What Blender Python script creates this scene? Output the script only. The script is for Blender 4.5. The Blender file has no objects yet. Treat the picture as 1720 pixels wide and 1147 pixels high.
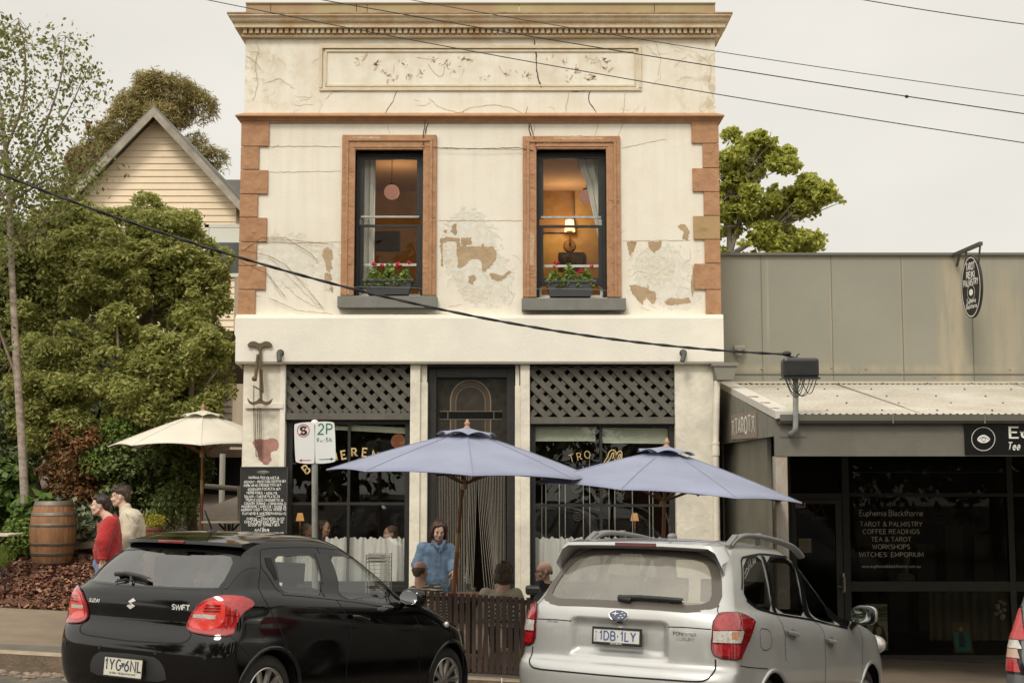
import bpy,bmesh,math,random
import numpy as np
from mathutils import Vector,Matrix,Quaternion,geometry,noise
from mathutils.bvhtree import BVHTree
random.seed(7); rng = np.random.default_rng(7)
scene = bpy.context.scene
COL = bpy.data.collections.new("place"); scene.collection.children.link(COL)
PI = math.pi
# ---------------------------------------------------------------- camera
FPX = 2300.0; PIT = math.atan((800-573.5)/FPX); ZC = 2.1
cp,sp_ = math.cos(PIT),math.sin(PIT)
cam = bpy.data.cameras.new("camera"); camo = bpy.data.objects.new("camera",cam); COL.objects.link(camo)
cam.sensor_width = 36; cam.lens = FPX/1720*36; cam.clip_end = 2000; cam.clip_start = .1
camo.location = (0,0,ZC); camo.rotation_euler = (PI/2+PIT,0,0); scene.camera = camo
def ray(px,py):
 u = (px-860)/FPX; v = (573.5-py)/FPX
 return Vector((u,cp-v*sp_,sp_+v*cp))
def P(px,py,Y):
 """point of the place seen at photo pixel px,py when it stands at distance Y"""
 d = ray(px,py); t = Y/d.y
 return Vector((d.x*t,Y,ZC+d.z*t))
def PX(px,Y,py=700): return P(px,py,Y).x
def PZ(py,Y): return P(860,py,Y).z
# ---------------------------------------------------------------- tags / objects
def tag(o,label=None,cat=None,group=None,kind=None):
 if label: o['label'] = label
 if cat: o['category'] = cat
 if group: o['group'] = group
 if kind: o['kind'] = kind
 return o
def thing(name,label,cat,loc=(0,0,0),group=None,parent=None):
 o = bpy.data.objects.new(name,None); COL.objects.link(o); o.location = loc
 o.empty_display_size = .2
 return tag(o,label,cat,group)
def adopt(ch,par):
 ch.parent = par
 r = par
 m = Matrix.Identity(4)
 chain = []
 while r is not None:
  chain.append(r); r = r.parent
 for r in reversed(chain):
  m = m @ r.matrix_parent_inverse @ r.matrix_basis if r.parent else r.matrix_basis.copy()
 ch.matrix_parent_inverse = m.inverted()
 return ch
def mesh(name,V,F,mat,parent=None,smooth=False,local=False,auto=None):
 me = bpy.data.meshes.new(name)
 V = np.asarray(V,dtype=float).reshape(-1,3)
 me.from_pydata(V.tolist(),[],[tuple(int(i) for i in f) for f in F])
 if isinstance(mat,(list,tuple)):
  for m in mat: me.materials.append(m)
 elif mat: me.materials.append(mat)
 if smooth: me.polygons.foreach_set('use_smooth',[True]*len(me.polygons))
 if auto is not None:
  me.polygons.foreach_set('use_smooth',[True]*len(me.polygons))
  me.set_sharp_from_angle(angle=math.radians(auto))
 o = bpy.data.objects.new(name,me); COL.objects.link(o)
 if parent is not None:
  if local: o.parent = parent
  else: adopt(o,parent)
 return o
def quads(name,V,nq,mat,parent=None,smooth=False):
 """fast: V (n,3), faces are consecutive groups of nq vertices"""
 V = np.asarray(V,dtype=np.float32).reshape(-1,3); n = len(V)//nq
 me = bpy.data.meshes.new(name)
 me.vertices.add(len(V)); me.vertices.foreach_set('co',V.ravel())
 me.loops.add(n*nq); me.loops.foreach_set('vertex_index',np.arange(n*nq,dtype=np.int32))
 me.polygons.add(n); me.polygons.foreach_set('loop_start',np.arange(n,dtype=np.int32)*nq)
 me.update(calc_edges=True)
 if mat: me.materials.append(mat)
 o = bpy.data.objects.new(name,me); COL.objects.link(o)
 if parent is not None: adopt(o,parent)
 return o
class MB:
 def __init__(s): s.v = []; s.f = []
 def add(s,V,F):
  k = len(s.v); s.v += [tuple(map(float,p)) for p in V]; s.f += [tuple(i+k for i in f) for f in F]; return s
 def box(s,x0,x1,y0,y1,z0,z1,b=0):
  x0,x1 = min(x0,x1),max(x0,x1); y0,y1 = min(y0,y1),max(y0,y1); z0,z1 = min(z0,z1),max(z0,z1)
  V = [(x0,y0,z0),(x1,y0,z0),(x1,y1,z0),(x0,y1,z0),(x0,y0,z1),(x1,y0,z1),(x1,y1,z1),(x0,y1,z1)]
  return s.add(V,[(0,3,2,1),(4,5,6,7),(0,1,5,4),(1,2,6,5),(2,3,7,6),(3,0,4,7)])
 def hexa(s,pts):
  return s.add(pts,[(0,3,2,1),(4,5,6,7),(0,1,5,4),(1,2,6,5),(2,3,7,6),(3,0,4,7)])
 def bar(s,a,b,w,h=None,up=(0,0,1)):
  a = Vector(a); b = Vector(b); h = h or w
  d = (b-a).normalized(); u = Vector(up)
  if abs(d.dot(u)) > .98: u = Vector((0,1,0))
  r = d.cross(u).normalized(); u = r.cross(d)
  r = r*w/2; u = u*h/2
  return s.hexa([a-r-u,a+r-u,b+r-u,b-r-u,a-r+u,a+r+u,b+r+u,b-r+u])
 def tube(s,pts,r,n=8,cap=True,closed=False):
  pts = [Vector(p) for p in pts]; m = len(pts)
  rr = r if hasattr(r,'__len__') else [r]*m
  k = len(s.v); nrm = None
  for i,p in enumerate(pts):
   if closed: d = (pts[(i+1) % m]-pts[i-1])
   else: d = pts[min(i+1,m-1)]-pts[max(i-1,0)]
   if d.length < 1e-9: d = Vector((0,0,1))
   d.normalize()
   if nrm is None:
    nrm = d.cross(Vector((0,0,1)))
    if nrm.length < .05: nrm = d.cross(Vector((0,1,0)))
   nrm = (nrm-d*nrm.dot(d)).normalized(); b = d.cross(nrm)
   for j in range(n):
    a = 2*PI*j/n; q = p+(nrm*math.cos(a)+b*math.sin(a))*rr[i]; s.v.append(tuple(q))
  for i in range(m if closed else m-1):
   i2 = (i+1) % m
   for j in range(n):
    s.f.append((k+i*n+j,k+i*n+(j+1) % n,k+i2*n+(j+1) % n,k+i2*n+j))
  if cap and not closed:
   s.f.append(tuple(k+j for j in range(n))[::-1]); s.f.append(tuple(k+(m-1)*n+j for j in range(n)))
  return s
 def lathe(s,prof,c=(0,0,0),axis='z',n=24,cap=True):
  k = len(s.v); c = Vector(c)
  for (r,h) in prof:
   for j in range(n):
    a = 2*PI*j/n; x,y = r*math.cos(a),r*math.sin(a)
    q = (x,y,h) if axis == 'z' else ((x,h,y) if axis == 'y' else (h,x,y))
    s.v.append(tuple(c+Vector(q)))
  for i in range(len(prof)-1):
   for j in range(n): s.f.append((k+i*n+j,k+i*n+(j+1) % n,k+(i+1)*n+(j+1) % n,k+(i+1)*n+j))
  if cap:
   s.f.append(tuple(k+j for j in range(n))[::-1]); s.f.append(tuple(k+(len(prof)-1)*n+j for j in range(n)))
  return s
 def ell(s,c,r,n=12,m=8,rot=None,e=1):
  pw = lambda q: math.copysign(abs(q)**e,q)
  k = len(s.v); c = Vector(c); r = r if hasattr(r,'__len__') else (r,r,r)
  for i in range(m+1):
   t = PI*i/m
   for j in range(n):
    a = 2*PI*j/n; q = Vector((r[0]*pw(math.sin(t))*pw(math.cos(a)),r[1]*pw(math.sin(t))*pw(math.sin(a)),r[2]*pw(math.cos(t))))
    if rot is not None: q = rot @ q
    s.v.append(tuple(c+q))
  for i in range(m):
   for j in range(n): s.f.append((k+i*n+j,k+(i+1)*n+j,k+(i+1)*n+(j+1) % n,k+i*n+(j+1) % n))
  return s
 def build(s,name,mat,parent=None,smooth=False,local=False,auto=None,bevel=0):
  o = mesh(name,s.v,s.f,mat,parent,smooth,local,auto)
  if bevel:
   md = o.modifiers.new('b','BEVEL'); md.width = bevel; md.segments = 2; md.limit_method = 'ANGLE'; md.angle_limit = math.radians(40)
  return o
def cdt(outer,holes=(),grid=None,pts=()):
 """triangulate a 2D polygon with holes; grid = spacing of interior points"""
 V = []; E = []
 def loop(poly):
  k = len(V)
  for p in poly: V.append(Vector((p[0],p[1])))
  n = len(poly)
  for i in range(n): E.append((k+i,k+(i+1) % n))
 for h in [outer,*holes]: loop(h)
 for p in pts: V.append(Vector(p))
 if grid:
  gx,gy = grid if hasattr(grid,'__len__') else (grid,grid)
  O = np.array(outer); x0,y0 = O.min(0); x1,y1 = O.max(0)
  nx = max(1,int((x1-x0)/gx)); ny = max(1,int((y1-y0)/gy))
  X,Y = np.meshgrid(np.linspace(x0,x1,nx+1)[1:-1],np.linspace(y0,y1,ny+1)[1:-1])
  Q = np.stack([X.ravel(),Y.ravel()],1)
  keep = inpoly(Q,outer)
  for h in holes: keep &= ~inpoly(Q,h)
  for q in Q[keep]: V.append(Vector((q[0],q[1])))
 r = geometry.delaunay_2d_cdt(V,E,[],0,1e-7)
 co = np.array([tuple(p) for p in r[0]]); T = [tuple(f) for f in r[2]]
 if not T: return co,T
 cen = np.array([co[list(f)].mean(0) for f in T])
 keep = inpoly(cen,outer)
 for h in holes: keep &= ~inpoly(cen,h)
 return co,[t for t,k in zip(T,keep) if k]
def inpoly(Q,poly):
 Q = np.asarray(Q,float); p = np.asarray(poly,float); x,y = Q[:,0],Q[:,1]
 c = np.zeros(len(Q),bool); j = len(p)-1
 for i in range(len(p)):
  xi,yi = p[i]; xj,yj = p[j]
  if yi != yj:
   m = ((yi > y) != (yj > y)) & (x < (xj-xi)*(y-yi)/(yj-yi)+xi); c ^= m
  j = i
 return c
def dense(poly,step,closed=True):
 out = []; n = len(poly)
 for i in range(n if closed else n-1):
  a = np.array(poly[i],float); b = np.array(poly[(i+1) % n],float)
  k = max(1,int(np.linalg.norm(b-a)/step))
  for t in range(k): out.append(tuple(a+(b-a)*t/k))
 if not closed: out.append(tuple(poly[-1]))
 return out
def rounded(poly,it=2,closed=True,k=.22):
 p = [np.array(q,float) for q in poly]
 if closed:      # keep the edges, round only the corners
  q = []
  for i in range(len(p)): a,b = p[i],p[(i+1) % len(p)]; q += [a*(1-k)+b*k,a*k+b*(1-k)]
  p = q; it -= 1
 for _ in range(it):
  q = []; n = len(p)
  for i in range(n if closed else n-1):
   a,b = p[i],p[(i+1) % n]; q += [a*.75+b*.25,a*.25+b*.75]
  if not closed: q = [p[0]]+q+[p[-1]]
  p = q
 return [tuple(x) for x in p]
def slab(name,poly,holes,y0,th,mat,parent=None,plane='xz',auto=30):
 """2D polygon (x,z) with holes, front face at y0, thickness th away from the camera"""
 co,T = cdt(poly,holes)
 n = len(co); V = [(c[0],y0,c[1]) for c in co]+[(c[0],y0+th,c[1]) for c in co]
 F = []; ed = {}
 for t in T:
  a,b,c = t
  ar = (co[b][0]-co[a][0])*(co[c][1]-co[a][1])-(co[b][1]-co[a][1])*(co[c][0]-co[a][0])
  if ar < 0: t = (a,c,b)
  F.append(t); F.append(tuple(i+n for i in t[::-1]))
  for i in range(3):
   e = (t[i],t[(i+1) % 3]); ed[e] = 1
 for e in list(ed):
  if (e[1],e[0]) not in ed: F.append((e[1],e[0],e[0]+n,e[1]+n))
 if plane == 'yz': V = [(v[1],v[0],v[2]) for v in V]
 if plane == 'xy': V = [(v[0],v[2],v[1]) for v in V]
 return mesh(name,V,F,mat,parent)
def C(r,g,b):
 def f(c):
  c /= 255; return c/12.92 if c <= .04045 else ((c+.055)/1.055)**2.4
 return (f(r),f(g),f(b))
# ---------------------------------------------------------------- materials
MATS = {}
def nd(nt,t,loc=None,**k):
 n = nt.nodes.new(t)
 for a,b in k.items():
  if hasattr(n,a): setattr(n,a,b)
  else: n.inputs[a.replace('_',' ')].default_value = b
 return n
def M(name,col,rough=.6,metal=0,var=0,vs=4,vdet=6,col2=None,bump=0,bs=40,coat=0,emit=0,spec=.5,stretch=None,trans=0,sheen=0,sub=0):
 if name in MATS: return MATS[name]
 m = bpy.data.materials.new(name); m.use_nodes = True; nt = m.node_tree
 b = nt.nodes['Principled BSDF']; L = nt.links
 b.inputs['Base Color'].default_value = (*col,1); b.inputs['Roughness'].default_value = rough
 b.inputs['Metallic'].default_value = metal; b.inputs['Coat Weight'].default_value = coat
 b.inputs['Coat Roughness'].default_value = .03
 b.inputs['Specular IOR Level'].default_value = spec
 if sheen: b.inputs['Sheen Weight'].default_value = sheen
 if trans: b.inputs['Transmission Weight'].default_value = trans
 if emit: b.inputs['Emission Color'].default_value = (*col,1); b.inputs['Emission Strength'].default_value = emit
 if var or bump or col2:
  tc = nd(nt,'ShaderNodeTexCoord'); vec = tc.outputs['Object']
  if stretch:
   mp = nd(nt,'ShaderNodeMapping'); mp.inputs['Scale'].default_value = stretch; L.new(vec,mp.inputs[0]); vec = mp.outputs[0]
 if var or col2:
  n = nd(nt,'ShaderNodeTexNoise',Scale=vs,Detail=vdet,Roughness=.62); L.new(vec,n.inputs['Vector'])
  r = nd(nt,'ShaderNodeValToRGB'); r.color_ramp.elements[0].position = .3; r.color_ramp.elements[1].position = .7
  c2 = col2 or tuple(c*(1-var) for c in col); c1 = col if col2 else tuple(min(1,c*(1+var*.6)) for c in col)
  r.color_ramp.elements[0].color = (*c2,1); r.color_ramp.elements[1].color = (*c1,1)
  L.new(n.outputs['Fac'],r.inputs[0]); L.new(r.outputs[0],b.inputs['Base Color'])
  if emit: L.new(r.outputs[0],b.inputs['Emission Color'])
 if bump:
  n2 = nd(nt,'ShaderNodeTexNoise',Scale=bs,Detail=5); L.new(vec,n2.inputs['Vector'])
  bp = nd(nt,'ShaderNodeBump',Strength=bump,Distance=.02); L.new(n2.outputs['Fac'],bp.inputs['Height']); L.new(bp.outputs[0],b.inputs['Normal'])
 MATS[name] = m; return m
def glass(name,tint=(.5,.5,.5),refl=1.0,rough=0.0,base=.04,dirt=0,dirtcol=(.5,.47,.4)):
 if name in MATS: return MATS[name]
 m = bpy.data.materials.new(name); m.use_nodes = True; nt = m.node_tree; L = nt.links
 for n in list(nt.nodes): nt.nodes.remove(n)
 out = nd(nt,'ShaderNodeOutputMaterial'); mx = nd(nt,'ShaderNodeMixShader'); tr = nd(nt,'ShaderNodeBsdfTransparent'); gl = nd(nt,'ShaderNodeBsdfGlossy')
 tr.inputs[0].default_value = (*tint,1); gl.inputs['Roughness'].default_value = rough; gl.inputs[0].default_value = (refl,refl,refl,1)
 lw = nd(nt,'ShaderNodeFresnel'); ge = nd(nt,'ShaderNodeNewGeometry'); mi = nd(nt,'ShaderNodeMapRange'); mi.inputs['To Min'].default_value = 1.52; mi.inputs['To Max'].default_value = 1/1.52; L.new(ge.outputs['Backfacing'],mi.inputs[0]); L.new(mi.outputs[0],lw.inputs[0])
 mr = nd(nt,'ShaderNodeMapRange'); mr.inputs['To Min'].default_value = base; mr.inputs['To Max'].default_value = 1.0; mr.inputs['From Min'].default_value = 0.04
 L.new(lw.outputs[0],mr.inputs[0]); L.new(mr.outputs[0],mx.inputs[0]); L.new(tr.outputs[0],mx.inputs[1]); L.new(gl.outputs[0],mx.inputs[2])
 last = mx
 if dirt:
  df = nd(nt,'ShaderNodeBsdfDiffuse'); df.inputs[0].default_value = (*dirtcol,1)
  m2 = nd(nt,'ShaderNodeMixShader'); tc = nd(nt,'ShaderNodeTexCoord'); nz = nd(nt,'ShaderNodeTexNoise',Scale=3,Detail=6)
  L.new(tc.outputs['Object'],nz.inputs['Vector'])
  m3 = nd(nt,'ShaderNodeMapRange'); m3.inputs['From Min'].default_value = .3; m3.inputs['From Max'].default_value = .7; m3.inputs['To Min'].default_value = dirt*.6; m3.inputs['To Max'].default_value = dirt*1.3
  L.new(nz.outputs['Fac'],m3.inputs[0]); L.new(m3.outputs[0],m2.inputs[0]); L.new(mx.outputs[0],m2.inputs[1]); L.new(df.outputs[0],m2.inputs[2]); last = m2
 L.new(last.outputs[0],out.inputs[0]); MATS[name] = m; return m
# ---------------------------------------------------------------- stroke lettering
def arc(cx,cy,rx,ry,a0,a1,n=9):
 return [(cx+rx*math.cos(math.radians(a0+(a1-a0)*i/(n-1))),cy+ry*math.sin(math.radians(a0+(a1-a0)*i/(n-1)))) for i in range(n)]
G = {
'A': (.7,[[(0,0),(.35,1),(.7,0)],[(.13,.35),(.57,.35)]]),'B': (.6,[[(0,0),(0,1),(.3,1)]+arc(.3,.76,.25,.24,90,-90)+[(0,.52)],[(.3,.52)]+arc(.3,.26,.3,.26,90,-90)+[(0,0)]]),
'C': (.68,[arc(.38,.5,.36,.5,50,310,15)]),'D': (.66,[[(0,0),(0,1),(.25,1)]+arc(.25,.5,.4,.5,90,-90)+[(0,0)]]),
'E': (.55,[[(.55,1),(0,1),(0,0),(.55,0)],[(0,.52),(.45,.52)]]),'F': (.52,[[(.52,1),(0,1),(0,0)],[(0,.52),(.42,.52)]]),
'G': (.7,[arc(.38,.5,.36,.5,50,345,15)+[(.72,.45),(.45,.45)]]),'H': (.65,[[(0,0),(0,1)],[(.65,0),(.65,1)],[(0,.52),(.65,.52)]]),
'I': (.1,[[(.05,0),(.05,1)]]),'J': (.4,[[(.4,1),(.4,.2)]+arc(.2,.2,.2,.2,0,-180)]),'K': (.6,[[(0,0),(0,1)],[(.6,1),(0,.42)],[(.2,.6),(.62,0)]]),
'L': (.5,[[(0,1),(0,0),(.5,0)]]),'M': (.8,[[(0,0),(.05,1),(.4,.2),(.75,1),(.8,0)]]),'N': (.68,[[(0,0),(0,1),(.68,0),(.68,1)]]),
'O': (.76,[arc(.38,.5,.38,.5,90,450,19)]),'P': (.56,[[(0,0),(0,1),(.28,1)]+arc(.28,.74,.27,.26,90,-90)+[(0,.48)]]),
'Q': (.76,[arc(.38,.5,.38,.5,90,450,19),[(.45,.25),(.76,-.05)]]),'R': (.6,[[(0,0),(0,1),(.28,1)]+arc(.28,.75,.26,.25,90,-90)+[(0,.5)],[(.28,.5),(.6,0)]]),
'S': (.56,[arc(.28,.75,.25,.25,40,270,9)+arc(.28,.25,.27,.25,90,-140,9)]),'T': (.62,[[(0,1),(.62,1)],[(.31,1),(.31,0)]]),
'U': (.64,[[(0,1),(0,.3)]+arc(.32,.3,.32,.3,180,360)+[(.64,1)]]),'V': (.68,[[(0,1),(.34,0),(.68,1)]]),'W': (.95,[[(0,1),(.24,0),(.475,.9),(.71,0),(.95,1)]]),
'X': (.64,[[(0,0),(.64,1)],[(0,1),(.64,0)]]),'Y': (.64,[[(0,1),(.32,.48),(.64,1)],[(.32,.48),(.32,0)]]),'Z': (.6,[[(0,1),(.6,1),(0,0),(.6,0)]]),
'&': (.75,[[(.75,0),(.2,.75)]+arc(.33,.83,.15,.17,200,-20,8)+[(.12,.4)]+arc(.27,.22,.24,.22,140,330,8)+[(.68,.45)]]),
'0': (.56,[arc(.28,.5,.28,.5,90,450,17)]),'1': (.3,[[(0,.78),(.2,1),(.2,0)]]),'2': (.56,[arc(.28,.72,.26,.28,160,-30,9)+[(0,0),(.56,0)]]),
'3': (.54,[arc(.26,.74,.24,.26,150,-90,9)+arc(.26,.25,.28,.25,90,-150,9)]),'4': (.6,[[(.45,0),(.45,1),(0,.3),(.6,.3)]]),
'5': (.54,[[(.5,1),(.06,1),(.03,.55)]+arc(.25,.32,.28,.32,120,-150,11)]),'6': (.56,[[(.45,1),(.08,.5)]+arc(.28,.3,.27,.3,160,-200,15)]),
'7': (.54,[[(0,1),(.54,1),(.18,0)]]),'8': (.54,[arc(.27,.76,.22,.24,-90,270,13),arc(.27,.26,.27,.26,90,450,13)]),'9': (.56,[[(.12,0),(.48,.5)]+arc(.28,.7,.27,.3,-20,340,15)]),
'-': (.4,[[(.05,.45),(.35,.45)]]),'.': (.12,[[(.06,0),(.06,.08)]]),"'": (.12,[[(.06,.98),(.03,.75)]]),'+': (.5,[[(.05,.45),(.45,.45)],[(.25,.25),(.25,.65)]]),'/': (.4,[[(0,0),(.4,1)]]),'%': (.6,[[(0,0),(.6,1)],arc(.14,.8,.13,.16,0,360,9),arc(.46,.2,.13,.16,0,360,9)]),
'a': (.46,[[(.04,.5)]+arc(.22,.45,.2,.2,90,0,5)+[(.42,0)],arc(.22,.17,.2,.17,60,360,11)]),'b': (.5,[[(0,1),(0,0)],arc(.24,.3,.24,.31,150,-150,11)]),'c': (.44,[arc(.25,.3,.24,.31,45,315,11)]),
'd': (.5,[[(.5,1),(.5,0)],arc(.26,.3,.24,.31,30,330,11)]),'e': (.48,[[(.02,.33),(.46,.33)]+arc(.24,.3,.23,.31,5,320,12)]),'f': (.36,[arc(.3,.8,.16,.2,60,180,5)+[(.14,0)],[(0,.6),(.34,.6)]]),'g': (.5,[arc(.24,.33,.23,.27,0,360,12),[(.48,.6),(.48,0)]+arc(.25,0,.23,.25,0,-150,7)]),
'h': (.5,[[(0,1),(0,0)],arc(.25,.38,.24,.23,170,0,8)+[(.49,0)]]),'i': (.1,[[(.05,.6),(.05,0)],[(.05,.82),(.05,.9)]]),'k': (.46,[[(0,1),(0,0)],[(.42,.6),(0,.25)],[(.14,.36),(.46,0)]]),'l': (.1,[[(.05,1),(.05,0)]]),
'm': (.8,[[(0,.6),(0,0)],arc(.2,.4,.2,.21,170,0,7)+[(.4,0)],arc(.6,.4,.2,.21,170,0,7)+[(.8,0)]]),'n': (.48,[[(0,.6),(0,0)],arc(.24,.38,.23,.23,170,0,8)+[(.47,0)]]),'o': (.5,[arc(.25,.3,.25,.31,90,450,13)]),
'p': (.5,[[(0,.6),(0,-.3)],arc(.25,.3,.25,.31,150,-150,11)]),'r': (.34,[[(0,.6),(0,0)],arc(.22,.36,.2,.24,160,50,5)]),'s': (.4,[arc(.2,.45,.17,.15,40,270,7)+arc(.2,.15,.19,.15,90,-140,7)]),'t': (.32,[[(.14,.85),(.14,.1),(.3,0)],[(0,.6),(.3,.6)]]),
'u': (.48,[[(0,.6),(0,.22)]+arc(.24,.22,.24,.22,180,360,7)+[(.48,.6)],[(.48,.22),(.48,0)]]),'v': (.46,[[(0,.6),(.23,0),(.46,.6)]]),'w': (.66,[[(0,.6),(.17,0),(.33,.55),(.5,0),(.66,.6)]]),'y': (.46,[[(0,.6),(.25,0)],[(.46,.6),(.12,-.3)]]),
}
def ribbon2(pl,w,closed=False):
 """2D polyline -> ribbon verts, quads"""
 p = [np.array(q,float) for q in pl]; q = [p[0]]
 for a in p[1:]:
  if np.linalg.norm(a-q[-1]) > 1e-6: q.append(a)
 p = q; n = len(p)
 if n < 2: return [],[]
 V = []
 for i in range(n):
  if closed: a,b = p[i]-p[i-1],p[(i+1) % n]-p[i]
  else: a,b = (p[i]-p[i-1] if i else p[1]-p[0]),(p[i+1]-p[i] if i < n-1 else p[-1]-p[-2])
  a = a/(np.linalg.norm(a)+1e-12); b = b/(np.linalg.norm(b)+1e-12)
  t = a+b; t = t/(np.linalg.norm(t)+1e-9) if np.linalg.norm(t) > .2 else b
  nn = np.array([-t[1],t[0]]); k = w/2/max(.45,abs(nn @ np.array([-a[1],a[0]])))
  V += [p[i]+nn*k,p[i]-nn*k]
 F = [(2*i,2*i+1,2*i+3,2*i+2) for i in range(n-1)]
 if closed: F.append((2*n-2,2*n-1,1,0))
 return V,F
def text2(s,h=1.0,w=.12,serif=0,cond=1.0,gap=.22,slant=0,jit=0,align='c',path=None):
 """lettering as 2D verts/faces; h = cap height"""
 V = []; F = []; x = 0; items = []
 for ch in s:
  if ch == ' ': x += .38*cond; continue
  g = G.get(ch)
  if g is None: x += .3; continue
  items.append((ch,x,g)); x += g[0]*cond+gap
 W = max(x-gap,.01); ox = {'c': -W/2,'l': 0,'r': -W}[align]
 for ch,x0,g in items:
  dy = random.uniform(-jit,jit); sc = 1+random.uniform(-jit,jit); k = random.uniform(-jit,jit)
  for pl in g[1]:
   q = [(ox+x0+a*cond*sc+slant*b+k*b,b*sc+dy) for a,b in pl]
   v,f = ribbon2(q,w); base = len(V); V += v; F += [tuple(i+base for i in t) for t in f]
   if serif:
    top = 1.0 if (ch.isupper() or ch in 'bdhkl') else .6
    for (a,b),(c,d) in ((pl[0],pl[1]),(pl[-1],pl[-2])):
     if (abs(b) < .02 or abs(b-top) < .02 or abs(b-1) < .02 or abs(b+.3) < .02) and abs(b-d) > .15:
      qx = ox+x0+a*cond*sc+slant*b; hh = w*.32; yy = b*sc+dy
      sg = 1 if b < .3 else -1
      base = len(V); V += [np.array((qx-serif,yy)),np.array((qx+serif,yy)),np.array((qx+serif,yy+sg*hh*2)),np.array((qx-serif,yy+sg*hh*2))]; F.append((base,base+1,base+2,base+3))
 V = [np.array(v)*h for v in V]
 if path: V = [np.array(path(v[0],v[1])) for v in V]
 return V,F,W*h
def text(name,s,org,xdir,zdir,h,mat,parent=None,off=.004,**k):
 V,F,W = text2(s,h,**k)
 o = Vector(org); xd = Vector(xdir).normalized(); zd = Vector(zdir).normalized(); nn = xd.cross(zd)
 o = o+nn*off
 return mesh(name,[o+xd*float(v[0])+zd*float(v[1]) for v in V],F,mat,parent)
# ---------------------------------------------------------------- ground: one continuous terrain with a kerb
def sm(t): t = max(0.,min(1.,t)); return t*t*(3-2*t)
def kerbY(x): return 14.52-.012*(x+5)
def base(x):
 return -.052*max(-30,min(30,x))+.02*0
def Gh(x,y):
 """height of the ground"""
 b = base(x); k = kerbY(x)
 if y < k: 
  d = k-y; h = b-.19+.055*min(d,5.5)-.02*max(0,d-6)*.6       # crowned road
  return h
 h = b+.01*(y-k)
 if x < -3.3: 
  t = sm((-3.3-x)/.9); h += t*max(0,y-18.35)*(.17 if y < 23 else 0)+t*(.17*4.65+.03*max(0,y-23) if y >= 23 else 0)
 if x > 2.6: h -= sm((x-2.6)/.9)*.17*max(0,min(1,(y-15)/4.2))
 return h
def sheet(name,x0,x1,y0,y1,nx,ny,mat,kind='structure',dz=0,jit=0,ex=None,ey=None,seed=1):
 xs = np.array(ex) if ex is not None else np.linspace(x0,x1,nx+1); ys = np.array(ey) if ey is not None else np.linspace(y0,y1,ny+1)
 V = []; nz = seed*7.3
 for y in ys:
  for x in xs: V.append((x,y,Gh(x,y)+dz+(noise.noise((x*1.7+nz,y*1.7,.3))*jit*.6+noise.noise((x*7+nz,y*7,.3))*jit*.4 if jit else 0)))
 n = len(xs); F = [(j*n+i,j*n+i+1,(j+1)*n+i+1,(j+1)*n+i) for j in range(len(ys)-1) for i in range(n-1)]
 o = mesh(name,V,F,mat,smooth=True); tag(o,kind=kind); return o
m_road = M('road_stone',(.15,.125,.095),.95,col2=(.065,.056,.047),vs=6,vdet=10,bump=1.2,bs=28)
m_path = M('path_sand',(.215,.165,.115),.95,var=.28,vs=1.3,vdet=12,bump=.35,bs=120)
m_kerb = M('kerb_bluestone',(.17,.125,.085),.9,var=.45,vs=5,vdet=9,bump=.6,bs=30)
m_kerbt = M('kerb_top',(.34,.27,.19),.85,var=.25,vs=6,bump=.3)
m_earth = M('bark_mulch',(.165,.070,.040),.95,col2=(.055,.025,.016),vs=28,vdet=8,bump=1.5,bs=45)
m_soil = M('garden_soil',(.13,.095,.065),.95,var=.5,vs=8,vdet=10,bump=1,bs=40)
m_drive = M('gravel_drive',(.17,.14,.105),.95,var=.4,vs=14,vdet=10,bump=.8,bs=60)
far = [-400,-120,-60,-40]
ex = [-400,-120,-50]+list(np.linspace(-24,24,49))+[50,120,400]
ro = []
ys = [-300,-60,-20,-10]+list(np.linspace(-4,12,17))+[13,13.8,14.2]
V = []; F = []
for y in ys+['k']:
 for x in ex: yy = kerbY(x) if y == 'k' else y; V.append((x,yy,Gh(x,yy-1e-4)))
n = len(ex); F = [(j*n+i,j*n+i+1,(j+1)*n+i+1,(j+1)*n+i) for j in range(len(ys)) for i in range(n-1)]
tag(mesh('road',V,F,m_road,smooth=True),kind='structure')
ys = [19.0,21,23,26,30,36,50,90,200,600]; V = []
for y in ys:
 for x in ex: V.append((x,y,Gh(x,y)-.03))
F = [(j*n+i,j*n+i+1,(j+1)*n+i+1,(j+1)*n+i) for j in range(len(ys)-1) for i in range(n-1)]
tag(mesh('ground',V,F,m_soil,smooth=True),kind='structure')
V = []; ts = np.linspace(0,1,12)
for t in ts:
 for x in ex: yy = kerbY(x)+.14+(19.2-kerbY(x)-.14)*t; V.append((x,yy,Gh(x,yy)))
F = [(j*n+i,j*n+i+1,(j+1)*n+i+1,(j+1)*n+i) for j in range(11) for i in range(n-1)]
tag(mesh('footpath',V,F,m_path,smooth=True),kind='structure')
kb = MB(); kt = MB(); x = -26.; rr = random.Random(4)
while x < 26:
 L_ = rr.uniform(.9,1.3); a,b = x+.004,x+L_-.004; ya,yb = kerbY(a),kerbY(b); j = rr.uniform(-.006,.006)
 za,zb_ = base(a)+j,base(b)+j
 kb.hexa([(a,ya-.015,za-.4),(b,yb-.015,zb_-.4),(b,yb+.15,zb_-.4),(a,ya+.15,za-.4),(a,ya+.005,za-.012),(b,yb+.005,zb_-.012),(b,yb+.15,zb_-.012),(a,ya+.15,za-.012)])
 kt.hexa([(a,ya+.002,za-.012),(b,yb+.002,zb_-.012),(b,yb+.15,zb_-.012),(a,ya+.15,za-.012),(a,ya+.02,za+.006),(b,yb+.02,zb_+.006),(b,yb+.15,zb_+.006),(a,ya+.15,za+.006)]); x += L_
ko = kb.build('kerb',m_kerb); tag(ko,kind='structure'); adopt(kt.build('kerb_top',m_kerbt),ko)
gs = MB(); rr = random.Random(8)
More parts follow.
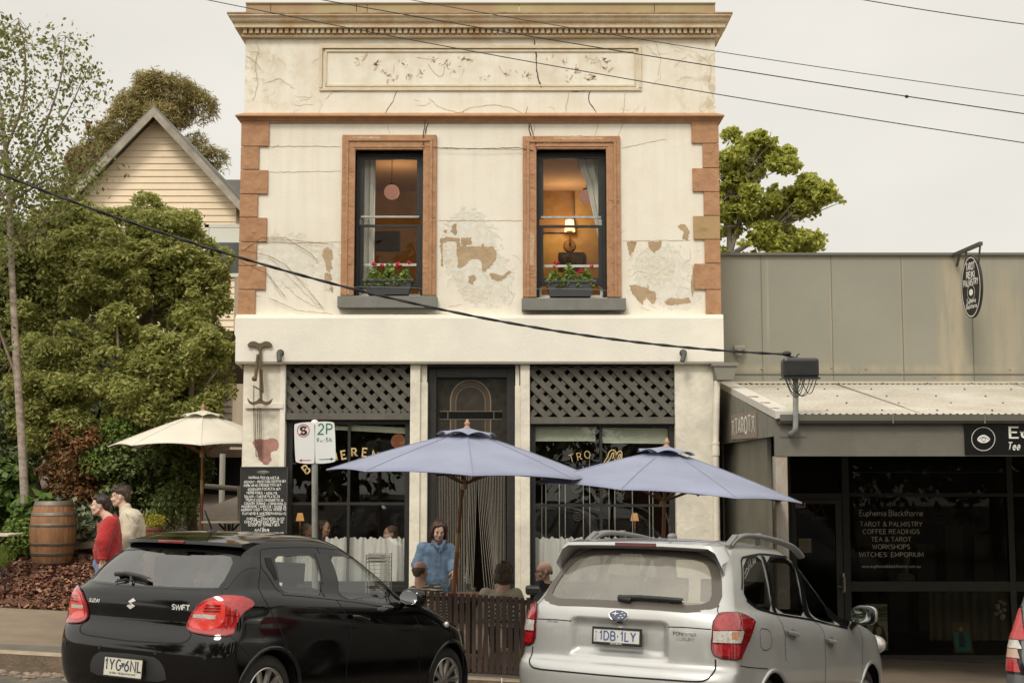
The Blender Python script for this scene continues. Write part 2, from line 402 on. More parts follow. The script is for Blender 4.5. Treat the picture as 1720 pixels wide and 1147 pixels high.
for _ in range(900):
 x = rr.uniform(-9,5); y = kerbY(x)-abs(rr.gauss(0,.35))-.03; s = rr.uniform(.01,.045); gs.ell((x,y,Gh(x,y)+s*.15),(s*rr.uniform(.7,1.5),s,s*.5),6,4)
tag(gs.build('gutter_rubble',M('rubble',(.25,.19,.14),.9,var=.5,vs=9)),kind='stuff')
V = []; 
for i,x in enumerate(np.linspace(-26,26,60)):
 y = kerbY(x); V += [(x,y+.152,Gh(x,y+.15)+.004),(x,y+.60+.05*math.sin(x*1.3),Gh(x,y+.6)+.004)]
tag(mesh('path_edge',V,[(2*i,2*i+2,2*i+3,2*i+1) for i in range(59)],M('path_grey',(.13,.115,.09),.95,var=.25,vs=4,vdet=10,bump=.4,bs=90)),kind='structure')
def mulchY(x): return 18.42+.10*math.sin(x*2.1)+.05*math.sin(x*6)
xs = np.linspace(-14,-3.75,60); V = []; ny = 26
for t in np.linspace(0,1,ny):
 for x in xs:
  y0 = mulchY(x)-.05; y = y0+(24.5-y0)*t; V.append((x,y,Gh(x,y)+.012+(.03+.05*noise.noise((x*1.3,y*1.3,0)) if t > 0 else 0)))
n = len(xs); F = [(j*n+i,j*n+i+1,(j+1)*n+i+1,(j+1)*n+i) for j in range(ny-1) for i in range(n-1)]
mu = tag(mesh('mulch_bed',V,F,m_earth,smooth=True),kind='structure')
N_ = 26000; x = rng.uniform(-10.5,-3.8,N_); t = rng.random(N_)**1.5; y = 18.28+t*3.6+rng.normal(0,.03,N_)
z = np.array([Gh(a,b) for a,b in zip(x,y)])+.035*np.clip((y-18.4)*4,.15,1)+rng.random(N_)*.03+.05*np.array([noise.noise((a*1.3,b*1.3,0)) for a,b in zip(x,y)])*np.clip((y-18.4)*3,0,1)
an = rng.random(N_)*2*PI; l = rng.uniform(.012,.040,N_); w_ = l*rng.uniform(.25,.6,N_); tl = rng.normal(0,.45,N_); tw = rng.normal(0,.45,N_)
dx = np.stack([np.cos(an)*l,np.sin(an)*l,tl*l],1); dy = np.stack([-np.sin(an)*w_,np.cos(an)*w_,tw*w_],1); c = np.stack([x,y,z+.008],1)
m_chip = bpy.data.materials.new('bark_chip'); m_chip.use_nodes = True; nt = m_chip.node_tree; g = nd(nt,'ShaderNodeNewGeometry'); rp = nd(nt,'ShaderNodeValToRGB')
e = rp.color_ramp.elements; e[0].color = (.075,.027,.016,1); e[1].color = (.36,.21,.13,1); q = rp.color_ramp.elements.new(.55); q.color = (.19,.075,.042,1)
nt.links.new(g.outputs['Random Per Island'],rp.inputs[0]); nt.links.new(rp.outputs[0],nt.nodes['Principled BSDF'].inputs['Base Color']); nt.nodes['Principled BSDF'].inputs['Roughness'].default_value = .9
tag(quads('bark_chips',np.stack([c-dx-dy,c+dx-dy,c+dx+dy,c-dx+dy],1),4,m_chip),kind='stuff')
V = []
for t in np.linspace(0,1,14):
 for s in np.linspace(0,1,8):
  y = 21.2+9*t; x = -6.3+1.0*t+(2.45-.2*t)*s-.4*t; V.append((x,y,Gh(x,y)+.085+.16*t*t*1.5))
tag(mesh('gravel_drive',V,[(j*8+i,j*8+i+1,(j+1)*8+i+1,(j+1)*8+i) for j in range(13) for i in range(7)],m_drive,smooth=True),kind='structure')
# ---------------------------------------------------------------- cars: a body surface S(a, v), a = -1..1 round the plan from the middle of the tail, v = 0..1 upward
def hermite(X,Y,q):
 X = np.asarray(X,float); Y = np.asarray(Y,float); h = np.diff(X); d = np.diff(Y)/h
 m = np.zeros(len(X)); m[0],m[-1] = d[0],d[-1]
 for i in range(1,len(X)-1):
  m[i] = 0 if d[i-1]*d[i] <= 0 else (h[i-1]+h[i])*3/((2*h[i]+h[i-1])/d[i-1]+(h[i]+2*h[i-1])/d[i])
 q = np.clip(q,X[0],X[-1]); i = np.clip(np.searchsorted(X,q,side='right')-1,0,len(X)-2)
 t = (q-X[i])/h[i]; t2,t3 = t*t,t*t*t
 return (2*t3-3*t2+1)*Y[i]+(t3-2*t2+t)*h[i]*m[i]+(-2*t3+3*t2)*Y[i+1]+(t3-t2)*h[i]*m[i+1]
def rotm(yaw,pit,rol):
 h = math.radians(90-yaw); a = math.radians(pit); b = math.radians(rol); c,s = math.cos,math.sin
 return (Matrix(((c(h),-s(h),0),(s(h),c(h),0),(0,0,1))) @ Matrix(((c(a),0,s(a)),(0,1,0),(-s(a),0,c(a)))) @ Matrix(((1,0,0),(0,c(b),-s(b)),(0,s(b),c(b)))))
class Car:
 NA,NV = 420,150
 def __init__(s,rows,pose,L,curve=None,plan=.03,dent=None):
  s.dent = dent
  s.rows = np.array(rows,float); s.L = L; s.plan = plan; s.curve = curve
  R = s.rows; d = np.abs(np.diff(R[:,0]))+.35*np.abs(np.diff(R[:,1]))+.35*np.abs(np.diff(R[:,3]))
  s.vk = np.concatenate([[0],np.cumsum(d)]); s.vk /= s.vk[-1]
  s.M = rotm(*pose[3:6]).to_4x4(); s.M.translation = Vector(pose[:3]); s.Mi = s.M.inverted()
  A = np.linspace(0,1,s.NA); Vv = np.linspace(0,1,s.NV); s.grid = np.zeros((s.NV,s.NA,3))
  for j,v in enumerate(Vv): s.grid[j] = s.contour(v,A)
  s.Av,s.Vv = A,Vv
  V = s.grid.reshape(-1,3); F = []
  for j in range(s.NV-1):
   for i in range(s.NA-1): k = j*s.NA+i; F.append((k,k+1,k+1+s.NA,k+s.NA))
  s.bvh = BVHTree.FromPolygons([tuple(p) for p in V],F)
  V2 = V.copy(); V2[:,1] *= -1
  s.bvh2 = BVHTree.FromPolygons([tuple(p) for p in V2],F)
 def contour(s,v,A):
  z,xr,xf,w,Lr,Lf,nr,nf = [float(hermite(s.vk,s.rows[:,k],np.array([v]))[0]) for k in range(8)]
  t = (xf-xr)/(Lr+Lf)
  if t < 1: Lr *= t*.999; Lf *= t*.999
  th = np.linspace(0,PI/2,120); sn,cs = np.sin(th),np.cos(th)
  r1x = xr+Lr*(1-cs**(2/nr)); r1y = w*sn**(2/nr)
  f1x = xf-Lf*(1-cs[::-1]**(2/nf)); f1y = w*sn[::-1]**(2/nf)
  mx = np.linspace(r1x[-1],f1x[0],60)[1:-1]
  X = np.concatenate([r1x,mx,f1x]); Y = np.concatenate([r1y,np.full(58,w),f1y])
  Y = Y*(1-s.plan*np.abs((X-s.L/2)/(s.L/2))**3)
  ds = np.hypot(np.diff(X),np.diff(Y)); S = np.concatenate([[0],np.cumsum(ds)]); S /= S[-1]
  x = np.interp(A,S,X); y = np.interp(A,S,Y)
  zz = np.full_like(x,z)
  if s.curve: zz = zz+s.curve(x,y,v,z)
  if s.dent: x = x+s.dent(x,y,zz)
  return np.stack([x,-y,zz],1)
 def S(s,a,v):
  a = np.asarray(a,float); v = np.asarray(v,float); sg = np.sign(a); sg[sg == 0] = 1; a = np.abs(a)
  fi = np.clip(a,0,1)*(s.NA-1); i = np.minimum(fi.astype(int),s.NA-2); u = (fi-i)[:,None]
  fj = np.clip(v,0,1)*(s.NV-1); j = np.minimum(fj.astype(int),s.NV-2); w = (fj-j)[:,None]
  g = s.grid; p = (g[j,i]*(1-u)+g[j,i+1]*u)*(1-w)+(g[j+1,i]*(1-u)+g[j+1,i+1]*u)*w
  p = p.copy(); p[:,1] *= sg; return p
 def N(s,a,v):
  e = .004; a = np.asarray(a,float); v = np.asarray(v,float)
  da = s.S(a+e,v)-s.S(a-e,v); v0 = np.clip(v-.007,0,1); v1 = np.clip(v+.007,0,1); dv = s.S(a,v1)-s.S(a,v0)
  n = np.cross(da,dv); n /= np.linalg.norm(n,axis=1)[:,None]+1e-12; return n
 def inv(s,p,side=1):
  """local point -> (a,v)"""
  hit = (s.bvh if side > 0 else s.bvh2).find_nearest(Vector(p)); k = hit[2]; j,i = divmod(k,s.NA-1)
  best = None; q = np.array(hit[0])
  for u in (0,.25,.5,.75,1):
   for w in (0,.25,.5,.75,1):
    a = (i+u)/(s.NA-1); v = (j+w)/(s.NV-1); d = np.linalg.norm(s.S(np.array([a*side]),np.array([v]))[0]-q)
    if best is None or d < best[0]: best = (d,a*side,v)
  return best[1],best[2]
 def px(s,x,y,side=1):
  """photo pixel -> (a,v) where its line of sight meets the body"""
  o = s.Mi @ Vector((0,0,ZC)); d = (s.Mi.to_3x3() @ ray(x,y)).normalized()
  hs = [(q,sd) for q,sd in ((s.bvh.ray_cast(o,d),1),(s.bvh2.ray_cast(o,d),-1)) if q[0] is not None]
  if hs:
   q,sd = min(hs,key=lambda t: t[0][3]); return s.inv(q[0],sd)
  t = 6; bb = None
  while t < 16:
   for sd,bv in ((1,s.bvh),(-1,s.bvh2)):
    n = bv.find_nearest(o+d*t)
    if bb is None or n[3] < bb[1]: bb = (n[0],n[3],sd)
   t += .04
  return s.inv(bb[0],bb[2])
 def trace(s,pts,side=1): return [s.px(x,y,side) for x,y in pts]
 def at(s,a,v,off=0):
  a = np.atleast_1d(a); v = np.atleast_1d(v)
  p = s.S(a,v)+s.N(a,v)*off
  return p
 def world(s,L): return [tuple(s.M @ Vector(p)) for p in L]
 def patch(s,name,poly,mat,parent,off=.003,th=0,mirror=False,holes=(),step=.012,smooth=True,inset=None):
  """a panel cut from the body surface; poly in (a,v)"""
  k = 3.2; P2 = [(x/k,v) for x,v in dense([(a*k,v) for a,v in poly],step)]
  H2 = [dense([(a*k,v) for a,v in h],step) for h in holes]
  co,T = cdt([(a*k,v) for a,v in P2],H2,grid=step*1.3)
  a = co[:,0]/k; v = co[:,1]; n = len(co)
  nn = s.N(a,v); V = s.S(a,v)+nn*off
  if inset is not None:      # bulge away from the rim
   pass
  F = []
  for t in T:
   p0,p1,p2 = V[t[0]],V[t[1]],V[t[2]]
   F.append(t if np.dot(np.cross(p1-p0,p2-p0),nn[t[0]]) > 0 else t[::-1])
  if th:
   e = {}
   for t in F:
    for q in range(3): e[(t[q],t[(q+1) % 3])] = 1
   V = np.concatenate([V,V-nn*th])
   for (x,y) in list(e):
    if (y,x) not in e: F.append((y,x,x+n,y+n))
  if mirror: V = V.copy(); V[:,1] *= -1; F = [f[::-1] for f in F]
  o = mesh(name,s.world(V),F,mat,parent,smooth=False)
  if smooth: o.data.polygons.foreach_set('use_smooth',[True]*len(F)); o.data.set_sharp_from_angle(angle=math.radians(35))
  return o
 def line(s,name,pl,w,mat,parent,off=.004,mirror=False,closed=False,th=0):
  """thin strip lying on the body along a polyline in (a,v); w in metres"""
  pl = [(a,v) for a,v in pl]
  D = dense([(a*5.5,v*2.6) for a,v in pl],.03,closed); a = np.array([x/5.5 for x,_ in D]); v = np.array([y/2.6 for _,y in D])
  p = s.S(a,v); n = s.N(a,v); m = len(p)
  t = np.roll(p,-1,0)-np.roll(p,1,0)
  if not closed: t[0] = p[1]-p[0]; t[-1] = p[-1]-p[-2]
  t /= np.linalg.norm(t,axis=1)[:,None]+1e-9
  b = np.cross(n,t); V = []; F = []
  b /= np.linalg.norm(b,axis=1)[:,None]+1e-9
  if th:
   for q in ((-.5,0),(-.35,1),(.35,1),(.5,0)): V.append(p+b*w*q[0]+n*(off+th*q[1]))
   K = 4
  else: V = [p+b*w/2+n*off,p-b*w/2+n*off]; K = 2
  VV = np.concatenate(V)
  for i in range(m if closed else m-1):
   i2 = (i+1) % m
   for q in range(K-1): F.append((q*m+i,(q+1)*m+i,(q+1)*m+i2,q*m+i2))
  if mirror: VV = VV.copy(); VV[:,1] *= -1; F = [f[::-1] for f in F]
  return mesh(name,s.world(VV),F,mat,parent,smooth=bool(th))
 def decal(s,name,V2,F,c,mat,parent,off=.005,side=1):
  """flat lettering laid on the body round (a,v)=c; V2 in metres (x to the right in the picture of the tail)"""
  a0,v0 = c; e = .004
  da = np.linalg.norm(s.S(np.array([a0+e]),np.array([v0]))-s.S(np.array([a0-e]),np.array([v0])))/(2*e)
  dv = np.linalg.norm(s.S(np.array([a0]),np.array([v0+e]))-s.S(np.array([a0]),np.array([v0-e])))/(2*e)
  V2 = np.array([tuple(v) for v in V2]); a = a0+V2[:,0]/da; v = v0+V2[:,1]/dv
  return mesh(name,s.world(s.at(a,v,off)),F,mat,parent)
 def skin(s,name,holes,mat,parent,step=(.010,.012)):
  k = 3.2; H2 = []
  for h in holes: H2.append([p for p in dense([(a*k,v) for a,v in h],.014)])
  co,T = cdt([(0,0),(k,0),(k,1),(0,1)],H2,grid=(k*step[0]/2,step[1]),pts=[(0,y) for y in np.linspace(0,1,90)[1:-1]]+[(x,y) for x in np.linspace(0,k,200)[1:-1] for y in (0,1)])
  a = np.clip(co[:,0]/k,0,1); v = np.clip(co[:,1],0,1)
  V = s.S(a,v); nn = s.N(a,v); nn[a < 1e-4,1] = 0; F = []
  for t in T:
   p0,p1,p2 = V[t[0]],V[t[1]],V[t[2]]
   if co[list(t),0].max() < -1e-6: continue
   F.append(t if np.dot(np.cross(p1-p0,p2-p0),nn[t[0]]) > 0 else t[::-1])
  n = len(V); Vm = V.copy(); Vm[:,1] *= -1; nm = nn.copy(); nm[:,1] *= -1
  W = s.world(V)+s.world(Vm); F = F+[tuple(i+n for i in t[::-1]) for t in F]
  M3 = s.M.to_3x3(); NN = [tuple((M3 @ Vector(q)).normalized()) for q in np.concatenate([nn,nm])]
  o = mesh(name,W,F,mat,parent,smooth=True)
  o.data.normals_split_custom_set_from_vertices(NN)
  return o
 def circle(s,cx,cz,r,n=40,side=1):
  """a circle in side view (x,z) -> (a,v) polygon"""
  out = []
  for i in range(n):
   t = 2*PI*i/n; p = (cx+r*math.cos(t),-2.0,cz+r*math.sin(t))
   h = s.bvh.ray_cast(Vector(p),Vector((0,1,0)))
   q = h[0] if h[0] is not None else s.bvh.find_nearest(Vector((p[0],-.86,p[2])))[0]
   out.append(s.inv(q))
  return out
 def windscreen(s,pts):
  out = []
  for y,z in pts: h = s.bvh.ray_cast(Vector((6,y,z)),Vector((-1,0,0))); out.append(s.inv(h[0]))
  g = out+[(1.0,out[-1][1]),(1.0,out[0][1])]
  return g,out+[(1.03,out[-1][1]),(1.03,out[0][1])]
 def wheel(s,cx,cz,r,rim_r,yo,mat_t,mat_r,mat_d,parent,spokes=10,mirror=False,width=.2,style=0):
  sg = 1 if mirror else -1
  y0 = yo*sg
  w = s.wheel_root = None
  def T(v): return tuple(s.M @ Vector((cx+v[0],y0-sg*v[1],cz+v[2])))
  tm = MB(); tm.lathe([(rim_r-.005,.015),(rim_r+.01,.0),(rim_r+.03,-.004),(r-.03,.004),(r-.008,.022),(r,.035),(r,width-.035),(r-.02,width-.005),(rim_r,width)],axis='y',n=56,cap=False)
  t = mesh('tyre',[T(v) for v in tm.v],tm.f,mat_t,parent,auto=30)
  tr = MB()
  for i in range(70):                              # tread blocks seen on the shoulder
   a = 2*PI*i/70; c_,s_ = math.cos(a),math.sin(a); a2 = a+.055; c2,s2 = math.cos(a2),math.sin(a2)
   q = []
   for rr_,yy in ((r-.004,.02),(r+.004,.05),(r+.004,width-.05),(r-.004,width-.02)): q += [(rr_*c_,yy,rr_*s_),(rr_*c2,yy,rr_*s2)]
   tr.add(q,[(0,1,3,2),(2,3,5,4),(4,5,7,6)])
  mesh('tread',[T(v) for v in tr.v],tr.f,mat_t,t)
  rm = MB(); R = rim_r
  rm.lathe([(R,.004),(R-.006,.0),(R-.014,.006),(R-.02,.03),(R-.03,.12),(R-.032,width-.02)],axis='y',n=48,cap=False)
  for i in range(spokes):
   a = 2*PI*i/spokes+.1
   for da in ((-.07,.07) if style else (0,)):
    a1 = a+da; d = Vector((math.cos(a1),0,math.sin(a1))); b = Vector((-math.sin(a1),0,math.cos(a1))); wi = .014 if style else .02
    a0 = Vector((math.cos(a),0,math.sin(a)))*.055
    e0 = d*(R-.012)
    rm.hexa([a0-b*wi*.9+Vector((0,.045,0)),a0+b*wi*.9+Vector((0,.045,0)),a0+b*wi*.6+Vector((0,.02,0)),a0-b*wi*.6+Vector((0,.02,0)),
       e0-b*wi*1.2+Vector((0,.03,0)),e0+b*wi*1.2+Vector((0,.03,0)),e0+b*wi*.7+Vector((0,.006,0)),e0-b*wi*.7+Vector((0,.006,0))])
  rm.lathe([(.001,.012),(.03,.014),(.062,.024),(.07,.05)],axis='y',n=24,cap=False)
  rim = mesh('rim',[T(v) for v in rm.v],rm.f,mat_r,parent,auto=40)
  dm = MB(); dm.lathe([(.001,.075),(.15,.075),(R-.02,.12)],axis='y',n=32,cap=False)
  mesh('brake_disc',[T(v) for v in dm.v],dm.f,mat_d,parent)
 def local(s,name,mb,mat,parent,smooth=False,auto=None,bevel=0):
  o = mesh(name,s.world(mb.v),mb.f,mat,parent,smooth,auto=auto); bm = bmesh.new(); bm.from_mesh(o.data); bmesh.ops.recalc_face_normals(bm,faces=bm.faces); bm.to_mesh(o.data); bm.free()
  if bevel:
   md = o.modifiers.new('b','BEVEL'); md.width = bevel; md.segments = 3; md.limit_method = 'ANGLE'; md.angle_limit = math.radians(30)
  return o
def paint(name,col,rough=.25,metal=0,flake=0,dust=0,spec=.5):
 m = M(name,col,rough,metal,coat=1,spec=spec if metal else 0)
 nt = m.node_tree; L = nt.links; b = nt.nodes['Principled BSDF']
 if not b.inputs['Base Color'].is_linked:
  g = nd(nt,'ShaderNodeNewGeometry'); mx = nd(nt,'ShaderNodeMix'); mx.data_type = 'RGBA'
  base = None
  if dust:
   tc = nd(nt,'ShaderNodeTexCoord'); n = nd(nt,'ShaderNodeTexNoise',Scale=2.2,Detail=8); L.new(tc.outputs['Object'],n.inputs['Vector'])
   mr = nd(nt,'ShaderNodeMapRange'); mr.inputs['From Min'].default_value = .35; mr.inputs['From Max'].default_value = .75; mr.inputs['To Max'].default_value = dust
   L.new(n.outputs['Fac'],mr.inputs[0]); dm = nd(nt,'ShaderNodeMix'); dm.data_type = 'RGBA'
   dm.inputs['A'].default_value = (*col,1); dm.inputs['B'].default_value = (.33,.29,.23,1); L.new(mr.outputs[0],dm.inputs['Factor']); base = dm.outputs['Result']
   r2 = nd(nt,'ShaderNodeMapRange'); r2.inputs['From Min'].default_value = .35; r2.inputs['From Max'].default_value = .75; r2.inputs['To Min'].default_value = .03; r2.inputs['To Max'].default_value = .16
   L.new(n.outputs['Fac'],r2.inputs[0]); L.new(r2.outputs[0],b.inputs['Coat Roughness'])
  mx.inputs['A'].default_value = (*col,1); mx.inputs['B'].default_value = (.01,.01,.01,1)
  if base: L.new(base,mx.inputs['A'])
  L.new(g.outputs['Backfacing'],mx.inputs['Factor']); L.new(mx.outputs['Result'],b.inputs['Base Color'])
 return m
def Z3(L): return [(80+x/3.9975,860+y/3.9965) for x,y in L]
def Z4(L): return [(380+x/3.9976,860+y/3.9965) for x,y in L]
m_black = paint('black_paint',(.0022,.0022,.0024),.35,0,dust=.006)
m_trim = M('black_trim',(.012,.012,.012),.45,bump=.1,bs=300)
m_gap = M('panel_gap',(.003,.003,.003),.8)
m_gloss = M('gloss_black',(.008,.008,.009),.12)
m_tyre = M('tyre_rubber',(.022,.021,.02),.85,var=.4,vs=9,bump=.2,bs=120)
m_alloy = M('alloy',(.52,.5,.47),.3,.85,var=.15,vs=12)
m_brake = M('brake_iron',(.03,.028,.026),.6,.5)
m_lamp = M('lamp_red',(.42,.012,.014),.12,coat=1,var=.35,vs=22,stretch=(1,1,3))
m_lamp2 = M('lamp_red_bright',(.75,.06,.05),.1,coat=1,var=.3,vs=45,stretch=(1,1,4))
m_lampd = M('lamp_red_deep',(.2,.004,.006),.12,coat=1,var=.6,vs=30)
m_clear = M('lamp_clear',(.62,.58,.53),.15,.2,coat=1,var=.5,vs=60,stretch=(1,1,2.5))
m_chrome = M('chrome',(.75,.74,.72),.12,1)
m_white = M('badge_white',(.72,.7,.67),.25,.4)
m_plate = M('plate_cream',(.62,.59,.48),.45,var=.1,vs=20)
m_platew = M('plate_white',(.6,.6,.58),.45,var=.1,vs=20)
m_navy = M('plate_navy',(.02,.035,.09),.5)
m_blue = M('plate_blue',(.06,.09,.24),.5)
m_seat = M('seat_cloth',(.03,.03,.032),.9,var=.3,vs=30)
m_gl_rear = glass('tint_glass',(.55,.56,.54),1,0,.15)
m_gl_side = glass('side_glass',(.88,.90,.88),1,0,.09)
m_mirror = M('mirror_glass',(.75,.78,.8),.03,1)
def rowsplit(R): return R
SWIFT_ROWS = [  # z, xr, xf, w, Lr, Lf, nr, nf
 (.20,.16,3.74,.78,.24,.7,2.9,2.4),(.30,.07,3.80,.835,.25,.8,2.9,2.4),(.45,.015,3.84,.858,.25,.85,2.9,2.3),(.60,.00,3.83,.8675,.25,.9,2.9,2.3),
 (.70,.015,3.79,.868,.25,.9,2.9,2.3),(.755,.045,3.72,.866,.25,.85,2.9,2.3),(.785,.055,3.60,.864,.25,.8,2.9,2.4),(.88,.05,3.28,.852,.26,.7,2.9,2.4),(.945,.06,3.0,.834,.27,.6,2.9,2.5),(.985,.085,2.80,.805,.32,.5,2.8,2.6),
 (1.02,.125,2.66,.775,.30,.5,2.9,2.6),(1.15,.235,2.43,.722,.28,.5,3,2.6),(1.30,.345,2.15,.655,.27,.5,3,2.6),(1.385,.42,1.95,.612,.27,.5,3,2.7),(1.43,.49,1.82,.578,.3,.5,3,2.7),(1.46,.58,1.7,.52,.35,.45,3,2.7),(1.478,.72,1.55,.40,.35,.4,3,2.7),(1.487,.85,1.4,.2,.3,.3,3,3),(1.489,1.0,1.25,.02,.1,.1,3,3)]
def swift_curve(x,y,v,z):
 b = min(1,max(0,(z-1.0)/.4)); q = max(0,min(1,(z-.68)/.27)); q = q*q*(3-2*q); q2 = max(0,min(1,(1.40-z)/.3)); q2 = q2*q2*(3-2*q2)
 return b*(-.035*((x-1.45)/1.0)**2)+b*.012+.055*q*q2*np.clip((2.0-x)/1.5,0,1)
SWP = [-2.800,9.981,0.265,29.62,4.71,.58]
sw = Car(SWIFT_ROWS,SWP,3.84,swift_curve,.035)
def mir(L): return [(-a,v) for a,v in L]
def build_swift():
 c = sw
 root = thing('hatchback_car','glossy black hatchback parked nose-in at the kerb, rear plate 1YG 6NL','car',sw.M @ Vector((1.9,0,0)))
 g_rear = c.trace(Z3([(575,237),(760,243),(1000,258),(1272,292),(1235,370),(1170,514)]))
 g_rearR = [(max(a,0) if False else a,v) for a,v in g_rear]
 mid_t = c.trace([(305,924)])[0]; mid_b = c.trace([(262,986)])[0]
 top_r = c.trace(Z3([(1000,258),(1150,272),(1268,292)])); bot_r = c.trace(Z3([(1168,512),(1100,513),(960,511)]))
 half = [(0,mid_t[1])]+[p for p in top_r if p[0] > .01]+[p for p in bot_r if p[0] > .01]+[(0,mid_b[1])]
 full = half+[(-a,v) for a,v in half[::-1]]
 full = rounded(full,1)
 half_h = [(a,v) for a,v in full if a > .002]
 half_h = [(-.03,half_h[0][1])]+half_h+[(-.03,half_h[-1][1])]
 rd = rounded(c.trace(Z4([(312,289),(440,285),(586,285),(625,400),(664,566),(520,555),(378,543),(340,400)])),1)
 fd = rounded(c.trace(Z4([(682,290),(800,290),(922,302),(1000,392),(1075,500),(1106,620),(950,600),(788,580),(735,420)])),1)
 arch_r = c.circle(.60,.315,.345); arch_f = c.circle(3.05,.315,.345)
 wsg,wsh = c.windscreen([(-.03,1.36),(-.48,1.34),(-.63,1.06),(-.03,1.03)]); c.skin('body',[half_h,rd,fd,arch_r,arch_f,wsh],m_black,root)
 for mi in (False,True): c.patch('windscreen',wsg,m_gl_side,root,-.002,mirror=mi)
 ws = [(.03,0)]
 c.patch('rear_window',full,m_gl_rear,root,-.002)
 c.line('window_seal',full,.022,m_gloss,root,.001,closed=True)
 for mi in (False,True):
  o = c.patch('side_window',rd,m_gl_side,root,-.003,mirror=mi); o2 = c.patch('side_window',fd,m_gl_side,root,-.003,mirror=mi)
  c.line('seal',rd,.018,m_gloss,o,.002,mirror=mi,closed=True); c.line('seal',fd,.018,m_gloss,o2,.002,mirror=mi,closed=True)
  pil = c.trace(Z4([(592,278),(675,280),(784,584),(668,573)])); c.patch('pillar_trim',pil,m_gloss,root,.003,mirror=mi)
  qp = rounded(c.trace(Z3([(1275,292),(1420,292),(1424,372),(1350,374),(1300,398),(1250,450),(1212,512),(1180,516),(1200,470),(1240,380)])),1)
  c.patch('pillar_trim',qp,m_gloss,root,.003,mirror=mi)
  qd = c.trace(Z4([(228,280),(305,284),(380,546),(350,528),(290,440),(232,372)])); c.patch('pillar_trim',rounded(qd,1),m_gloss,root,.003,mirror=mi)
  hd = c.trace(Z4([(255,306),(296,308),(342,456),(326,458),(268,362)])); c.patch('handle_recess',hd,m_gap,root,.006,mirror=mi)
  mt = c.trace(Z4([(1085,500),(1125,560),(1172,640),(1112,625)])); c.patch('pillar_trim',mt,m_gloss,root,.004,mirror=mi)
  lam = rounded(c.trace(Z3([(942,757),(962,700),(1002,642),(1060,592),(1120,573),(1200,566),(1300,571),(1362,590),(1380,615),(1362,640),(1310,665),(1282,702),(1262,750),(1228,828),(1100,825),(978,806),(946,780)])),1)
  l = c.patch('tail_lamp',lam,m_lamp,root,.016,th=.016,mirror=mi); c.line('lamp_rim',lam,.012,m_lampd,l,.012,mirror=mi,closed=True)
  inn = rounded(c.trace(Z3([(958,752),(1005,655),(1065,606),(1150,592),(1196,622),(1190,720),(1150,775),(1080,798),(985,782)])),1); c.patch('lens',inn,m_lamp2,l,.019,mirror=mi)
  wh = c.trace(Z3([(990,680),(1136,690),(1130,718),(985,706)])); c.patch('reversing_lens',wh,m_clear,l,.021,mirror=mi)
  for k in range(3):
   y0 = 622+k*18; bb = c.trace(Z3([(1070-k*8,y0),(1165,y0+4),(1165,y0+13),(1066-k*8,y0+9)])); c.patch('lens_rib',bb,m_lampd,l,.021,mirror=mi)
  for q in ([(1225,640),(1222,700),(1200,770),(1165,800)],[(1262,650),(1250,720),(1225,790)],[(1200,690),(1268,700)]):
   c.line('lens_rib',c.trace(Z3(q)),.009,m_lampd,l,.018,mirror=mi)
  for q in ([(228,262),(226,400),(233,545),(290,640),(335,745),(392,872),(425,960)],[(606,240),(668,370),(738,585),(805,690),(827,770),(815,920),(800,1147)],
     [(1262,690),(1292,760),(1303,850),(1295,960),(1290,1147)],[(228,262),(250,243),(420,236),(612,238),(780,258),(928,292)]):
   c.line('door_gap',rounded(c.trace(Z4(q)),1,False),.007,m_gap,root,.0015,mirror=mi)
  c.line('belt_moulding',c.trace(Z4([(378,548),(520,560),(740,583),(950,610),(1160,640)])),.016,m_gloss,root,.004,mirror=mi)
  hb = MB(); hp = c.trace(Z4([(838,708),(885,706),(940,722)]))
  c.patch('handle_cup',rounded(c.trace(Z4([(865,690),(900,680),(945,712),(948,745),(900,752),(872,730)])),2),m_gloss,root,.002,mirror=mi)
  ho = c.line('door_handle',c.trace(Z4([(828,700),(870,704),(905,712),(942,726)])),.034,m_black,root,.012,mirror=mi,th=.022)
  for cx_,ar in ((.60,arch_r),(3.05,arch_f)):
   up = [p for p in ar if p[1] > .12]; ang = [ar.index(p) for p in up]
   c.line('arch_lip',[ar[i % 40] for i in range(-3,24)],.03,m_black,root,-.004,mirror=mi,th=.012)
   lin = MB(); yy = -.82 if not mi else .82; yi = -.5 if not mi else .5
   for i in range(25):
    t = PI*(-.12+1.24*i/24); lin.v += [(cx_+.35*math.cos(t),yy,.315+.35*math.sin(t)),(cx_+.35*math.cos(t),yi,.315+.35*math.sin(t))]
   lin.f += [(2*i,2*i+1,2*i+3,2*i+2) for i in range(24)]; k = len(lin.v); lin.v += [(cx_,yi,.315)]; lin.f += [(2*i+1,2*i+3,k) for i in range(24)]
   c.local('wheel_liner',lin,m_gap,root)
   wr = thing('wheel',None,None,c.M @ Vector((cx_,0,.30))); adopt(wr,root)
   c.wheel(cx_,.305,.302,.212,.815,m_tyre,m_alloy,m_brake,wr,10,mi,style=0)
  mb = MB(); sg = 1 if mi else -1
  mb.ell((2.28,sg*.93,1.03),(.075,.112,.078),20,12,e=.7); mb.bar((2.34,sg*.78,.985),(2.3,sg*.88,1.0),.05,.03)
  mo = c.local('wing_mirror',mb,m_black,root,smooth=True)
  gm = MB(); gm.v = [(2.203-.004*(abs(math.cos(t))),sg*.93+.092*math.cos(t)*(1 if abs(math.cos(t)) < .8 else .95),1.03+.058*math.sin(t)) for t in np.linspace(0,2*PI,25)[:-1]]; gm.f = [tuple(range(24))]
  c.local('mirror_pane',gm,m_mirror,mo)
 rep = MB(); rep.ell((2.93,-.857,.80),(.028,.02,.028),14,8); c.local('side_repeater',rep,m_clear,root,True)
